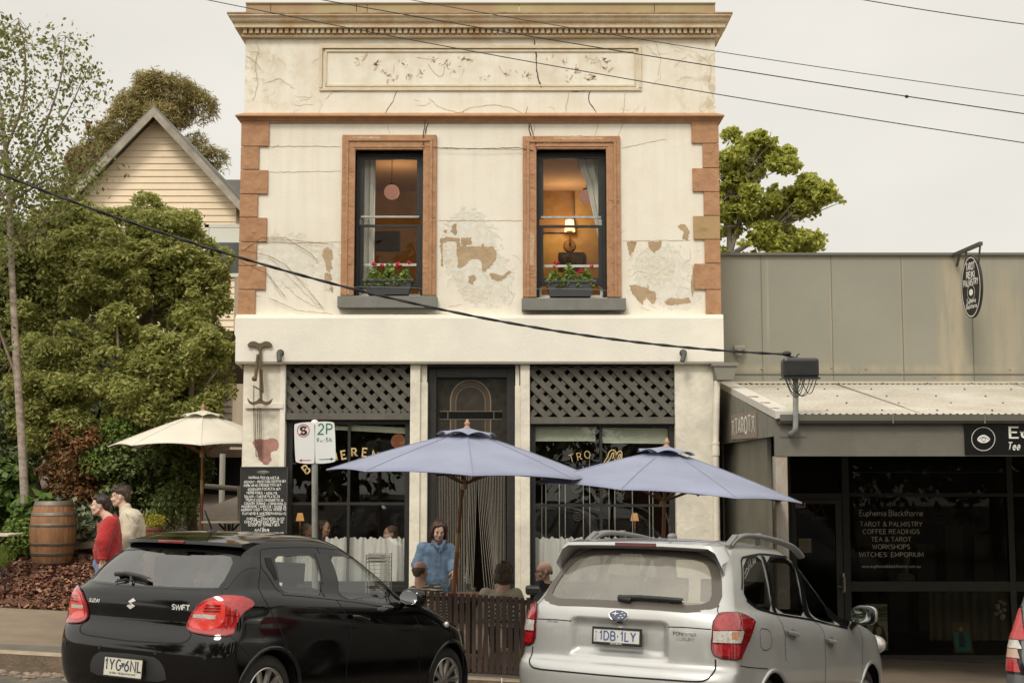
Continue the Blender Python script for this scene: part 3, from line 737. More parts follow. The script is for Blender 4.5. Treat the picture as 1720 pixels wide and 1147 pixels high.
 hg = c.trace(Z3([(1172,516),(1170,566)])); c.line('hatch_line',hg,.006,m_gap,root,.0015); c.line('hatch_line',hg,.006,m_gap,root,.0015,mirror=True)
 lo = [p for p in c.trace(Z3([(600,866),(760,874),(895,880),(940,862),(965,825),(945,780)])) if p[0] > .005]
 lo = rounded([(0,lo[0][1]-.001)]+lo,2,False); c.line('hatch_line',lo+[],.01,m_gap,root,.0015); c.line('hatch_line',lo,.01,m_gap,root,.0015,mirror=True)
 cut = [p for p in c.trace(Z3([(1228,830),(1270,870),(1350,960)]))]; c.line('bumper_gap',cut,.005,m_gap,root,.0015); c.line('bumper_gap',cut,.005,m_gap,root,.0015,mirror=True)
 rc = rounded([p for p in c.trace(Z3([(700,962),(760,1000),(790,1060),(800,1140),(560,1125)])) if p[0] > 0],1)
 rc = [(0,rc[0][1]+.004)]+rc+[(0,rc[-1][1])]; rcf = rc+[(-a,v) for a,v in rc[::-1]]
 m_bump = M('bumper_grey',(.035,.035,.036),.4,bump=.1,bs=200)
 c.patch('bumper_insert',rcf,m_bump,root,.002)
 for xy in ((1057,973),(725,943)):
  a,v = c.trace(Z3([xy]))[0]
  for q in (1,-1): c.patch('parking_sensor',[(q*a+.0028*math.cos(t),v+.0075*math.sin(t)) for t in np.linspace(0,2*PI,13)[:-1]],m_trim,root,.004,step=.05)
 sb = MB(); ny = 25
 for i in range(ny):
  t = -1+2*i/(ny-1); y = .58*t-.01; k = abs(t)**3
  xt = .36+.11*k; zt = 1.388-.008*k; x0 = .66+.03*k; z0 = 1.450-.04*k-.015*abs(t)**2
  sb.v += [(x0,y,z0+.006),((x0+xt)/2,y,(z0+zt)/2+.017),(xt,y,zt+.008),(xt-.006,y,zt-.016),(xt+.03,y,zt-.03),(x0,y,z0-.05)]
 for i in range(ny-1):
  for j in range(5): k = i*6; sb.f.append((k+j,k+j+1,k+6+j+1,k+6+j))
 sb.f += [(0,5,4,3,2,1)[::-1],tuple((ny-1)*6+q for q in range(6))[::-1]]
 sp = c.local('roof_spoiler',sb,m_black,root,auto=50)
 bl = MB(); bl.box(.348,.38,-.13,.13,1.370,1.394); c.local('brake_lamp',bl,m_lampd,sp,bevel=.006)
 ab = MB(); ab.ell((.80,0,1.468),(.06,.035,.03),14,8); an = c.local('antenna',ab,m_trim,root,True)
 am = MB(); am.tube([(.80,0,1.48),(.72,.03,1.64)],[.010,.005],8); c.local('antenna_mast',am,m_trim,an)
 wp = c.trace(Z3([(465,428),(540,424),(640,445),(690,468)]))
 wi = c.line('rear_wiper',wp,.03,m_trim,root,.012,th=.022); c.line('wiper_arm',c.trace(Z3([(570,445),(568,480)])),.02,m_trim,wi,.01,th=.02); c.line('wiper_arm',c.trace(Z3([(540,455),(460,474)])),.012,m_trim,wi,.006,th=.012)
 V,F,W = text2('SUZUKI',.026,w=.2,gap=.14,slant=.15,cond=1.25); c.decal('badge_lettering',V,F,c.trace([(158,1010.5)])[0],m_white,root,.004)
 V,F,W = text2('SWIFT',.036,w=.24,gap=.16,slant=.3,cond=1.35); c.decal('badge_lettering',V,F,c.trace([(303.5,1023.5)])[0],m_white,root,.004)
 emp = [(.29,1.0),(.97,.54),(.39,.27),(-.19,.14),(.94,-.41),(-.1,-1.0),(-1.0,-.49),(-.48,-.22),(.13,-.32),(-.74,.32)]
 co,T = cdt(emp); c.decal('badge_emblem',[(p[0]*.044,p[1]*.040) for p in co],[t if np.cross(co[t[1]]-co[t[0]],co[t[2]]-co[t[0]]) > 0 else t[::-1] for t in T],c.trace([(221,1012.5)])[0],m_white,root,.005)
 n = (sw.M.to_3x3() @ Vector((-1,0,0)))
 pc = P(211.5,1120,(sw.M @ Vector((0,0,.5))).y-.005); lp = sw.Mi @ pc; x0 = lp.x-.03
 pb = MB(); pb.box(x0,x0+.02,lp.y-.186,lp.y+.186,lp.z-.067,lp.z+.067); pl = c.local('number_plate',pb,m_plate,root)
 fb = MB()
 for q in ((-.192,-.186,-.073,.073),(.186,.192,-.073,.073)): fb.box(x0-.003,x0+.015,lp.y+q[0],lp.y+q[1],lp.z+q[2],lp.z+q[3])
 fb.box(x0-.003,x0+.015,lp.y-.186,lp.y+.186,lp.z-.073,lp.z-.064); fb.box(x0-.003,x0+.015,lp.y-.186,lp.y+.186,lp.z+.064,lp.z+.073)
 c.local('plate_frame',fb,m_trim,pl)
 R3 = sw.M.to_3x3(); xd = R3 @ Vector((0,-1,0)); zd = R3 @ Vector((0,0,1)); o = lambda dy,dz: sw.M @ Vector((x0,lp.y-dy,lp.z+dz))
 text('plate_lettering','1YG',o(-.095,-.022),xd,zd,.072,m_navy,pl,off=.002,w=.15,gap=.28,cond=.95)
 text('plate_lettering','6NL',o(.098,-.022),xd,zd,.072,m_navy,pl,off=.002,w=.15,gap=.28,cond=.95)
 text('plate_lettering','VICTORIA - THE EDUCATION STATE',o(0,-.05),xd,zd,.012,m_navy,pl,off=.002,w=.16,gap=.2)
 tb = MB(); tb.v = [tuple(o(-.018,.03)+n*.002),tuple(o(.018,.03)+n*.002),tuple(o(0,-.005)+n*.002)]; tb.f = [(0,2,1)]
 mesh('plate_emblem',tb.v,tb.f,m_navy,pl)
 ib = MB(); ib.box(.35,2.9,-.70,.70,.18,.42); ib.box(2.5,2.8,-.68,.68,.42,.90); ib.box(.35,.75,-.6,.6,.4,.86)
 c.local('cabin_floor',ib,m_seat,root)
 for (x,y) in ((1.55,-.36),(1.55,.36),(.95,-.36),(.95,.36)):
  s_ = MB(); s_.hexa([(x-.08,y-.24,.45),(x-.08,y+.24,.45),(x+.10,y+.24,.45),(x+.10,y-.24,.45),(x-.24,y-.2,1.08),(x-.24,y+.2,1.08),(x-.13,y+.2,1.08),(x-.13,y-.2,1.08)])
  s_.box(x-.26,x-.17,y-.12,y+.12,1.11,1.27); s_.box(x-.215,x-.195,y-.07,y+.07,1.05,1.15); s_.box(x-.05,x+.45,y-.24,y+.24,.4,.55)
  c.local('seat',s_,m_seat,root,bevel=.035)
 return root
build_swift()
def Z6(L): return [(850+x/3.997,860+y/3.997) for x,y in L]
def Z7(L): return [(1160+x/3.997,860+y/3.997) for x,y in L]
m_silver = paint('silver_paint',(.50,.505,.495),.38,.45,dust=.4)
m_silv2 = M('silver_trim',(.47,.475,.465),.35,.45,coat=1)
m_railm = M('rail_grey',(.20,.20,.195),.4,.3)
m_dirty = glass('dusty_glass',(.75,.75,.72),1,.02,.12,dirt=.30)
m_dark_gl = glass('privacy_glass',(.38,.38,.37),1,0,.16)
def forester_curve(x,y,v,z):
 b = min(1,max(0,(z-1.15)/.4)); q = max(0,min(1,(z-.80)/.25)); q = q*q*(3-2*q); q2 = max(0,min(1,(1.55-z)/.3)); q2 = q2*q2*(3-2*q2)
 return b*(-.03*((x-1.7)/1.2)**2)+b*.01+.05*q*q2*np.clip((2.4-x)/1.8,0,1)
def forester_dent(x,y,z):
 sm = lambda t: np.clip(t,0,1)**2*(3-2*np.clip(t,0,1))
 m = sm((.40-np.abs(y))/.05)*sm((z-.77)/.05)*sm((1.045-z)/.025)*(x < .5)
 return m*.05
FO_ROWS = [  # z, xr, xf, w, Lr, Lf, nr, nf
 (.24,.14,4.46,.80,.2,.8,3,2.6),(.34,.05,4.54,.865,.22,.8,3,2.6),(.50,.01,4.59,.885,.23,.8,3,2.5),(.64,.00,4.59,.8975,.23,.8,3,2.5),(.705,.02,4.57,.897,.23,.8,3,2.5),(.745,.065,4.55,.895,.23,.8,3,2.5),
 (.78,.07,4.52,.893,.23,.8,3,2.5),(.93,.065,4.35,.885,.24,.7,3,2.5),(1.02,.075,4.0,.868,.25,.6,3,2.5),(1.07,.09,3.6,.845,.25,.5,3,2.6),(1.11,.125,3.25,.815,.25,.5,3,2.6),(1.17,.175,3.05,.79,.25,.5,3,2.6),
 (1.35,.29,2.75,.73,.24,.5,3,2.6),(1.52,.39,2.45,.675,.24,.5,3,2.7),(1.60,.46,2.25,.64,.25,.5,3,2.7),(1.645,.54,2.12,.59,.3,.45,3,2.7),(1.672,.68,1.95,.47,.35,.4,3,2.7),(1.685,.85,1.8,.25,.3,.3,3,3),(1.688,1.0,1.6,.02,.1,.1,3,3)]
FOP = [.697,10.08,.018,30.15,5.18,.06]
fo = Car(FO_ROWS,FOP,4.595,forester_curve,.03,forester_dent)
def sym(c,top,bot):
 """closed outline symmetric about the middle from its right half (a>0)"""
 h = [p for p in top if p[0] > .004]; b = [p for p in bot if p[0] > .004]
 half = [(0,h[0][1])]+h+b+[(0,b[-1][1])]
 return half+[(-a,v) for a,v in half[::-1][1:-1]]
def build_forester():
 c = fo
 root = thing('wagon_car','dusty silver four-wheel-drive wagon with roof rails, rear plate 1DB 1LY','car',fo.M @ Vector((2.3,0,0)))
 full = rounded(sym(c,c.trace([(1100,925),(1160,931),(1192,941),(1202,960)]),c.trace([(1206,1012),(1172,1023),(1100,1018)])),1)
 half_h = [(a,v) for a,v in full if a > .002]; half_h = [(-.03,half_h[0][1])]+half_h+[(-.03,half_h[-1][1])]
 qg = rounded(c.trace(Z7([(350,318),(462,292),(500,440),(552,668),(440,632),(376,585),(353,530)])),1)
 rd = rounded(c.trace(Z7([(492,302),(656,306),(720,500),(782,698),(578,668),(540,500)])),1)
 fd = rounded(c.trace(Z7([(698,322),(770,337),(870,412),(955,530),(1003,752),(828,708),(760,510)])),1)
 arch_r = c.circle(.95,.335,.385); arch_f = c.circle(3.59,.335,.385)
 wsg,wsh = c.windscreen([(-.03,1.57),(-.52,1.55),(-.68,1.18),(-.03,1.15)]); c.skin('body',[half_h,qg,rd,fd,arch_r,arch_f,wsh],m_silver,root)
 for mi in (False,True): c.patch('windscreen',wsg,m_gl_side,root,-.002,mirror=mi)
 c.patch('rear_window',full,m_dirty,root,-.003)
 c.line('window_frit',full,.075,M('frit',(.085,.072,.06),.3),root,.001,closed=True)
 for mi in (False,True):
  w = []
  for g in (qg,rd,fd):
   o = c.patch('side_window',g,m_dark_gl,root,-.003,mirror=mi); c.line('seal',g,.012,m_gloss,o,.002,mirror=mi,closed=True)
  for q in (Z7([(470,288),(494,300),(580,676),(556,672)]),Z7([(656,296),(700,318),(832,716),(784,706)]),Z7([(965,545),(1062,690),(1052,768),(1006,758)])):
   c.patch('pillar_trim',c.trace(q),m_gloss,root,.004,mirror=mi)
  lam = rounded(c.trace(Z7([(142,745),(180,692),(212,676),(322,674),(430,730),(418,765),(348,940),(330,990),(165,974),(132,900)])),1)
  l = c.patch('tail_lamp',lam,m_lampd,root,.014,th=.016,mirror=mi); c.line('lamp_rim',lam,.01,m_gap,l,.01,mirror=mi,closed=True)
  m_lr = M('lamp_wine',(.34,.012,.018),.12,coat=1,var=.5,vs=35)
  c.patch('lens',c.trace(Z7([(162,722),(215,690),(318,688),(412,735),(398,785),(155,790)])),m_lr,l,.017,mirror=mi)
  c.patch('reversing_lens',c.trace(Z7([(152,797),(345,797),(325,880),(150,872)])),m_clear,l,.018,mirror=mi)
  c.patch('indicator_lens',c.trace(Z7([(270,805),(320,805),(302,862),(268,850)])),M('amber',(.45,.2,.1),.2,coat=1),l,.020,mirror=mi)
  c.patch('lens',c.trace(Z7([(152,886),(325,892),(312,970),(172,958)])),m_lr,l,.017,mirror=mi)
  c.line('lens_rib',c.trace(Z7([(315,690),(318,880)])),.006,m_clear,l,.02,mirror=mi)
  for q in ([(575,688),(607,745),(632,900),(642,1000)],[(800,716),(872,765),(897,865),(907,1000),(902,1147)],[(1120,770),(1146,830),(1148,1000),(1146,1147)],[(330,1028),(400,1040),(520,1050)]):
   c.line('door_gap',rounded(c.trace(Z7(q)),1,False),.007,m_gap,root,.0015,mirror=mi)
  c.line('belt_moulding',c.trace(Z7([(374,592),(440,642),(570,684),(820,722),(1052,776)])),.02,m_gloss,root,.004,mirror=mi)
  c.line('window_surround',c.trace(Z7([(342,520),(338,330),(348,305),(465,282),(660,290),(765,318),(875,400),(965,530),(1062,690)])),.018,m_gloss,root,.004,mirror=mi)
  for q,h in (([(655,800),(690,775),(706,800),(702,850),(685,865),(660,838)],[(632,806),(670,812),(708,822)]),([(920,855),(945,825),(958,845),(956,900),(940,915),(922,890)],[(900,856),(930,864),(960,872)])):
   c.patch('handle_cup',rounded(c.trace(Z7(q)),2),m_railm,root,.002,mirror=mi)
   c.line('door_handle',c.trace(Z7(h)),.036,m_silv2,root,.012,mirror=mi,th=.022)
  if not mi: c.line('fuel_flap',rounded(c.trace(Z7([(460,780),(530,786),(548,880),(530,920),(490,930),(466,890)])),1),.006,m_gap,root,.0015,closed=True)
  for cx_,ar in ((.95,arch_r),(3.59,arch_f)):
   c.line('arch_lip',[ar[i % 40] for i in range(-3,24)],.035,m_silv2,root,-.004,mirror=mi,th=.014)
   lin = MB(); yy = -.85 if not mi else .85; yi = -.5 if not mi else .5
   for i in range(25):
    t = PI*(-.12+1.24*i/24); lin.v += [(cx_+.39*math.cos(t),yy,.335+.39*math.sin(t)),(cx_+.39*math.cos(t),yi,.335+.39*math.sin(t))]
   lin.f += [(2*i,2*i+1,2*i+3,2*i+2) for i in range(24)]; k = len(lin.v); lin.v += [(cx_,yi,.335)]; lin.f += [(2*i+1,2*i+3,k) for i in range(24)]
   c.local('wheel_liner',lin,m_gap,root)
   wr = thing('wheel',None,None,c.M @ Vector((cx_,0,.33))); adopt(wr,root)
   c.wheel(cx_,.335,.335,.225,.84,m_tyre,m_alloy,m_brake,wr,5,mi,style=1)
  sg = 1 if mi else -1
  mb = MB(); mb.ell((2.98,sg*.99,1.14),(.075,.105,.082),20,12,e=.62); mo = c.local('wing_mirror',mb,m_gloss,root,True)
  cpb = MB(); cpb.ell((3.02,sg*.993,1.147),(.075,.107,.080),20,12,e=.62); c.local('mirror_cap',cpb,m_silv2,mo,True)
  st = MB(); st.hexa([(3.0,sg*.83,1.00),(3.08,sg*.83,1.00),(3.08,sg*.87,1.0),(3.0,sg*.87,1.0),(2.96,sg*.90,1.1),(3.04,sg*.90,1.1),(3.04,sg*.97,1.1),(2.96,sg*.97,1.1)]); c.local('mirror_stalk',st,m_gloss,mo,bevel=.01)
  gm = MB(); gm.v = [(2.897,sg*.99+.087*np.sign(math.cos(t))*abs(math.cos(t))**.6,1.14+.064*np.sign(math.sin(t))*abs(math.sin(t))**.6) for t in np.linspace(0,2*PI,33)[:-1]]; gm.f = [tuple(range(32))]
  c.local('mirror_pane',gm,m_mirror,mo)
  rb = MB(); y = sg*.60
  path = [(.72,y,1.625),(.80,y,1.67),(.95,y,1.715),(1.15,y,1.732),(1.6,y,1.732),(2.0,y,1.71),(2.25,y*.995,1.685),(2.45,y*.99,1.62)]
  path = [tuple(p) for p in rounded(path,2,False)]
  rb.tube([(p[0],p[1]+sg*.012,p[2]) for p in path],.02,10); rb.tube([(p[0],p[1]-sg*.012,p[2]-.004) for p in path],.02,10); rb.bar((.68,y,1.61),(.86,y,1.70),.045,.05); rb.bar((1.38,y,1.67),(1.34,y,1.75),.05,.04); ra = c.local('roof_rail',rb,m_railm,root,auto=50)
  hl = MB(); hl.ell((4.30,sg*.72,.86),(.16,.11,.09),14,10); c.local('headlamp',hl,m_clear,root,True)
 cr = c.trace(Z6([(1075,766),(1200,772),(1375,786)])); c.line('hatch_line',cr,.007,m_gap,root,.0015); c.line('hatch_line',cr,.007,m_gap,root,.0015,mirror=True)
 gm = c.trace(Z6([(760,738),(900,752),(1075,767)])); gm = [(0,gm[0][1])]+[p for p in gm if p[0] > .003]
 for m_ in (False,True): c.line('hatch_line',gm,.016,m_gap,root,.003,mirror=m_)  # wide black strip painted in for the shaded underside of the garnish
 hr = c.trace(Z7([(190,625),(192,700)]))+[]; low = c.trace(Z7([(166,985),(160,1070),(120,1120)]))+[p for p in c.trace(Z6([(1300,1140),(1100,1125),(800,1105)])) if p[0] > 0]
 low = rounded(low+[(0,low[-1][1])],2,False)
 for m_ in (False,True):
  c.line('hatch_line',hr,.007,m_gap,root,.0015,mirror=m_); c.line('hatch_line',low,.012,m_gap,root,.0015,mirror=m_)
 sb = MB(); ny = 27
 for i in range(ny):
  t = -1+2*i/(ny-1); k = abs(t)**4; y = .69*t; dn = max(0,abs(t)-.90)/.10
  xt = .335+.03*k; zt = 1.612-.015*t*t-.13*dn; x0 = .70; z0 = 1.652-.015*t*t-.09*dn; y0 = y*.93
  sb.v += [(x0,y0*.97,z0+.012),((x0+xt)/2,y,(z0+zt)/2+.018),(xt,y,zt+.010),(xt-.006,y,zt-.014),(xt+.05,y*.99,zt-.035-.03*dn),(x0-.1,y*.96,z0-.08-.05*dn)]
 for i in range(ny-1):
  for j in range(5): k = i*6; sb.f.append((k+j,k+j+1,k+6+j+1,k+6+j))
 sb.f += [(0,5,4,3,2,1)[::-1],tuple((ny-1)*6+q for q in range(6))[::-1]]
 sp = c.local('roof_spoiler',sb,m_silv2,root,auto=50)
 bl = MB(); bl.box(.322,.36,-.17,.17,1.588,1.618); c.local('brake_lamp',bl,M('lamp_brown',(.10,.012,.01),.25,coat=.5),sp,bevel=.005)
 ab = MB(); ab.ell((1.02,0,1.70),(.06,.035,.03),14,8); an = c.local('antenna',ab,m_railm,root,True)
 am = MB(); am.tube([(1.03,0,1.71),(.93,.02,1.88)],[.009,.005],8); c.local('antenna_mast',am,m_trim,an)
 wp = c.trace(Z6([(762,588),(900,588),(1050,598),(1190,610)])); wi = c.line('rear_wiper',wp,.032,m_trim,root,.012,th=.03); c.line('wiper_arm',c.trace(Z6([(765,585),(850,600)])),.05,m_trim,wi,.008,th=.03)
 R3 = fo.M.to_3x3(); n = R3 @ Vector((-1,0,0)); pc = P(1036.5,1068.5,(fo.M @ Vector((.07,0,.93))).y); lp = fo.Mi @ pc; x0 = lp.x-.012; print('fo plate',lp)
 W2,H2 = .186,.052
 pb = MB(); pb.box(x0,x0+.015,lp.y-W2,lp.y+W2,lp.z-H2,lp.z+H2); pl = c.local('number_plate',pb,m_platew,root)
 fb = MB(); e = .012
 fb.box(x0-.004,x0+.02,lp.y-W2-e,lp.y-W2,lp.z-H2-e,lp.z+H2+e); fb.box(x0-.004,x0+.02,lp.y+W2,lp.y+W2+e,lp.z-H2-e,lp.z+H2+e)
 fb.box(x0-.004,x0+.02,lp.y-W2,lp.y+W2,lp.z-H2-e,lp.z-H2+.008); fb.box(x0-.004,x0+.02,lp.y-W2,lp.y+W2,lp.z+H2-.003,lp.z+H2+e)
 c.local('plate_frame',fb,m_trim,pl)
 xd = R3 @ Vector((0,-1,0)); zd = R3 @ Vector((0,0,1)); o = lambda dy,dz,dx=0: fo.M @ Vector((x0-dx,lp.y-dy,lp.z+dz))
 text('plate_lettering','1DB',o(-.072,-.028),xd,zd,.062,m_blue,pl,off=.002,w=.16,gap=.26,cond=.95)
 text('plate_lettering','1LY',o(.095,-.028),xd,zd,.062,m_blue,pl,off=.002,w=.16,gap=.26,cond=.95)
 text('plate_lettering','-',o(.012,-.026),xd,zd,.06,m_blue,pl,off=.002,w=.3,cond=.35)
 for i,ch in enumerate('VIC'): text('plate_lettering',ch,o(-.166,.018-.026*i),xd,zd,.016,m_blue,pl,off=.002,w=.2)
 text('frame_lettering','KEVIN DENNIS',o(-.0,-.0565),xd,zd,.011,m_white,pl,off=.0055,w=.2)
 ec = c.trace(Z6([(742,684)]))[0]; ec = (0.0,ec[1])
 el = [(.082*math.cos(t),.041*math.sin(t)) for t in np.linspace(0,2*PI,33)[:-1]]
 e1 = c.decal('badge_emblem',el,[tuple(range(32))],ec,m_chrome,root,.004)
 c.decal('emblem_field',[(x*.88,y*.84) for x,y in el],[tuple(range(32))],ec,M('emblem_blue',(.03,.045,.12),.15,coat=1),e1,.006)
 def star(cx,cy,r): return [(cx+r*(1 if i % 2 == 0 else .28)*math.cos(PI/4*i)*(1.5 if i % 4 == 0 else 1),cy+r*(1 if i % 2 == 0 else .28)*math.sin(PI/4*i)) for i in range(8)]
 V = []; F = []
 for cx,cy,r in ((-.026,.006,.022),(.03,.016,.009),(.05,.0,.009),(.02,-.006,.009),(.034,-.02,.009),(.006,-.022,.009)):
  k = len(V); V += [(cx,cy)]+star(cx,cy,r); F += [(k,k+1+i,k+1+(i+1) % 8) for i in range(8)]
 c.decal('emblem_stars',V,F,ec,m_white,e1,.008)
 V,F,W = text2('FORESTER',.022,w=.2,gap=.16,cond=1.35); c.decal('badge_lettering',V,F,c.trace(Z6([(1200,826)]))[0],m_chrome,root,.004)
 V,F,W = text2('LUXURY',.021,w=.13,gap=.25,cond=1.3); c.decal('badge_lettering',V,F,c.trace(Z6([(1205,862)]))[0],m_railm,root,.004)
 V,F,W = text2('SYM AWD',.014,w=.22,gap=.16,cond=1.3); c.decal('badge_lettering',V,F,c.trace(Z6([(310,738)]))[0],m_railm,root,.004)
 ib = MB(); ib.box(.35,3.1,-.72,.72,.2,.5); ib.box(2.6,3.1,-.70,.70,.5,1.05); ib.box(.35,.9,-.65,.65,.45,.9); c.local('cabin_floor',ib,m_seat,root)
 for (x,y) in ((1.95,-.38),(1.95,.38),(1.25,-.40),(1.25,.0),(1.25,.40)):
  s_ = MB(); s_.hexa([(x-.08,y-.2,.5),(x-.08,y+.2,.5),(x+.10,y+.2,.5),(x+.10,y-.2,.5),(x-.24,y-.19,1.18),(x-.24,y+.19,1.18),(x-.13,y+.19,1.18),(x-.13,y-.19,1.18)])
  s_.box(x-.28,x-.17,y-.13,y+.13,1.2,1.38); s_.box(x-.225,x-.205,y-.07,y+.07,1.15,1.25); c.local('seat',s_,m_seat,root,bevel=.035)
build_forester()
# ---- the van at the right edge of the picture
VAN_ROWS = [(.24,.12,4.2,.86,.15,.6,3.4,2.6),(.40,.03,4.35,.90,.16,.6,3.4,2.6),(.62,.0,4.4,.915,.16,.6,3.4,2.6),(.70,.05,4.4,.915,.16,.6,3.6,2.6),(.95,.06,4.2,.91,.16,.6,3.6,2.6),(1.10,.09,3.7,.90,.16,.5,3.6,2.6),(1.2,.12,3.4,.875,.16,.5,3.6,2.6),(1.5,.26,2.9,.80,.15,.5,3.6,2.6),(1.74,.37,2.5,.73,.15,.4,3.6,2.6),(1.80,.5,2.3,.62,.2,.4,3.4,2.6),(1.82,.8,1.9,.3,.2,.3,3,3),(1.822,1,1.6,.02,.1,.1,3,3)]
VP = [4.13,9.25,-.17,33,4,.5]
van = Car(VAN_ROWS,VP,4.4,None,.03)
def build_van():
 c = van; m_van = paint('grey_paint',(.12,.125,.135),.3,.5,dust=.1)
 root = thing('van','dark grey people carrier cut off by the right edge of the street','van',van.M @ Vector((2.2,0,0)))
 def ap(L):    # (y, z) in the tail view -> (a, v)
  out = []
  for y,z in L:
   h = (c.bvh if y < 0 else c.bvh2).ray_cast(Vector((-3,y,z)),Vector((1,0,0))); out.append(c.inv(h[0] or (0.1,y,z),1 if y < 0 else -1))
  return out
 def asd(L):   # (x, z) on the right side
  out = []
  for x,z in L:
   h = c.bvh.ray_cast(Vector((x,-3,z)),Vector((0,1,0))); out.append(c.inv(h[0] or (x,-.8,z)))
  return out
 rw = ap([(-.02,1.60),(-.5,1.60),(-.62,1.55),(-.66,1.12),(-.02,1.10)]); hh = [(-.03,rw[0][1])]+rw[1:4]+[(-.03,rw[4][1])]
 full = [(a,v) for a,v in rw[1:4]]+[(-a,v) for a,v in rw[1:4][::-1]]
 w1 = asd([(.75,1.22),(.85,1.62),(1.75,1.66),(1.8,1.22)]); w2 = asd([(1.9,1.22),(1.88,1.66),(2.35,1.62),(2.95,1.22)])
 ar,af = c.circle(.85,.33,.37),c.circle(3.5,.33,.37)
 c.skin('body',[hh,w1,w2,ar,af],m_van,root,step=(.016,.02)); c.patch('rear_window',full,m_gl_rear,root,-.003)
 for mi in (False,True):
  for g in (w1,w2): c.patch('side_window',g,m_dark_gl,root,-.003,mirror=mi); 
  band = ap([(-.70,1.62),(-.76,1.10),(-.80,1.08),(-.76,1.62)])
  lamp = [(a,v) for a,v in ap([(-.76,1.36),(-.82,.89)])]
  a0,v0 = lamp[1]; a1,v1 = lamp[0]
  poly = [(a0-.018,v0),(a0+.036,v0),(a1+.036,v1),(a1+.012,v1)]
  l = c.patch('tail_lamp',poly,m_gloss,root,.006,th=.01,mirror=mi)
  def sub(t0,t1,mt,e=.008):
   q = []
   for s_,t in ((-.018+e,t0),(.026,t0),(.026,t1),(-.018+e+.02*t1,t1)): q.append((a0+(a1-a0)*t+s_,v0+(v1-v0)*t))
   c.patch('lens',q,mt,l,.010,mirror=mi)
  sub(.03,.20,m_lamp); sub(.21,.33,M('amber_pale',(.5,.33,.25),.2,coat=1)); sub(.34,.46,m_clear); sub(.47,.95,m_lamp)
  g = ap([(-.70,1.05),(-.70,.74)]); c.line('door_gap',g,.007,m_gap,root,.002,mirror=mi); c.line('door_gap',ap([(-.70,1.05),(-.72,1.2),(-.68,1.66)]),.007,m_gap,root,.002,mirror=mi)
  for cx_ in (.85,3.5):
   wr = thing('wheel',None,None,c.M @ Vector((cx_,0,.33))); adopt(wr,root); c.wheel(cx_,.33,.33,.22,.86,m_tyre,m_alloy,m_brake,wr,5,mi)
 pb = MB(); pb.box(.04,.06,-.186,.186,.86,.99); c.local('number_plate',pb,m_platew,root)
 ib = MB(); ib.box(.3,3.2,-.7,.7,.25,.6); c.local('cabin_floor',ib,m_seat,root)
build_van()
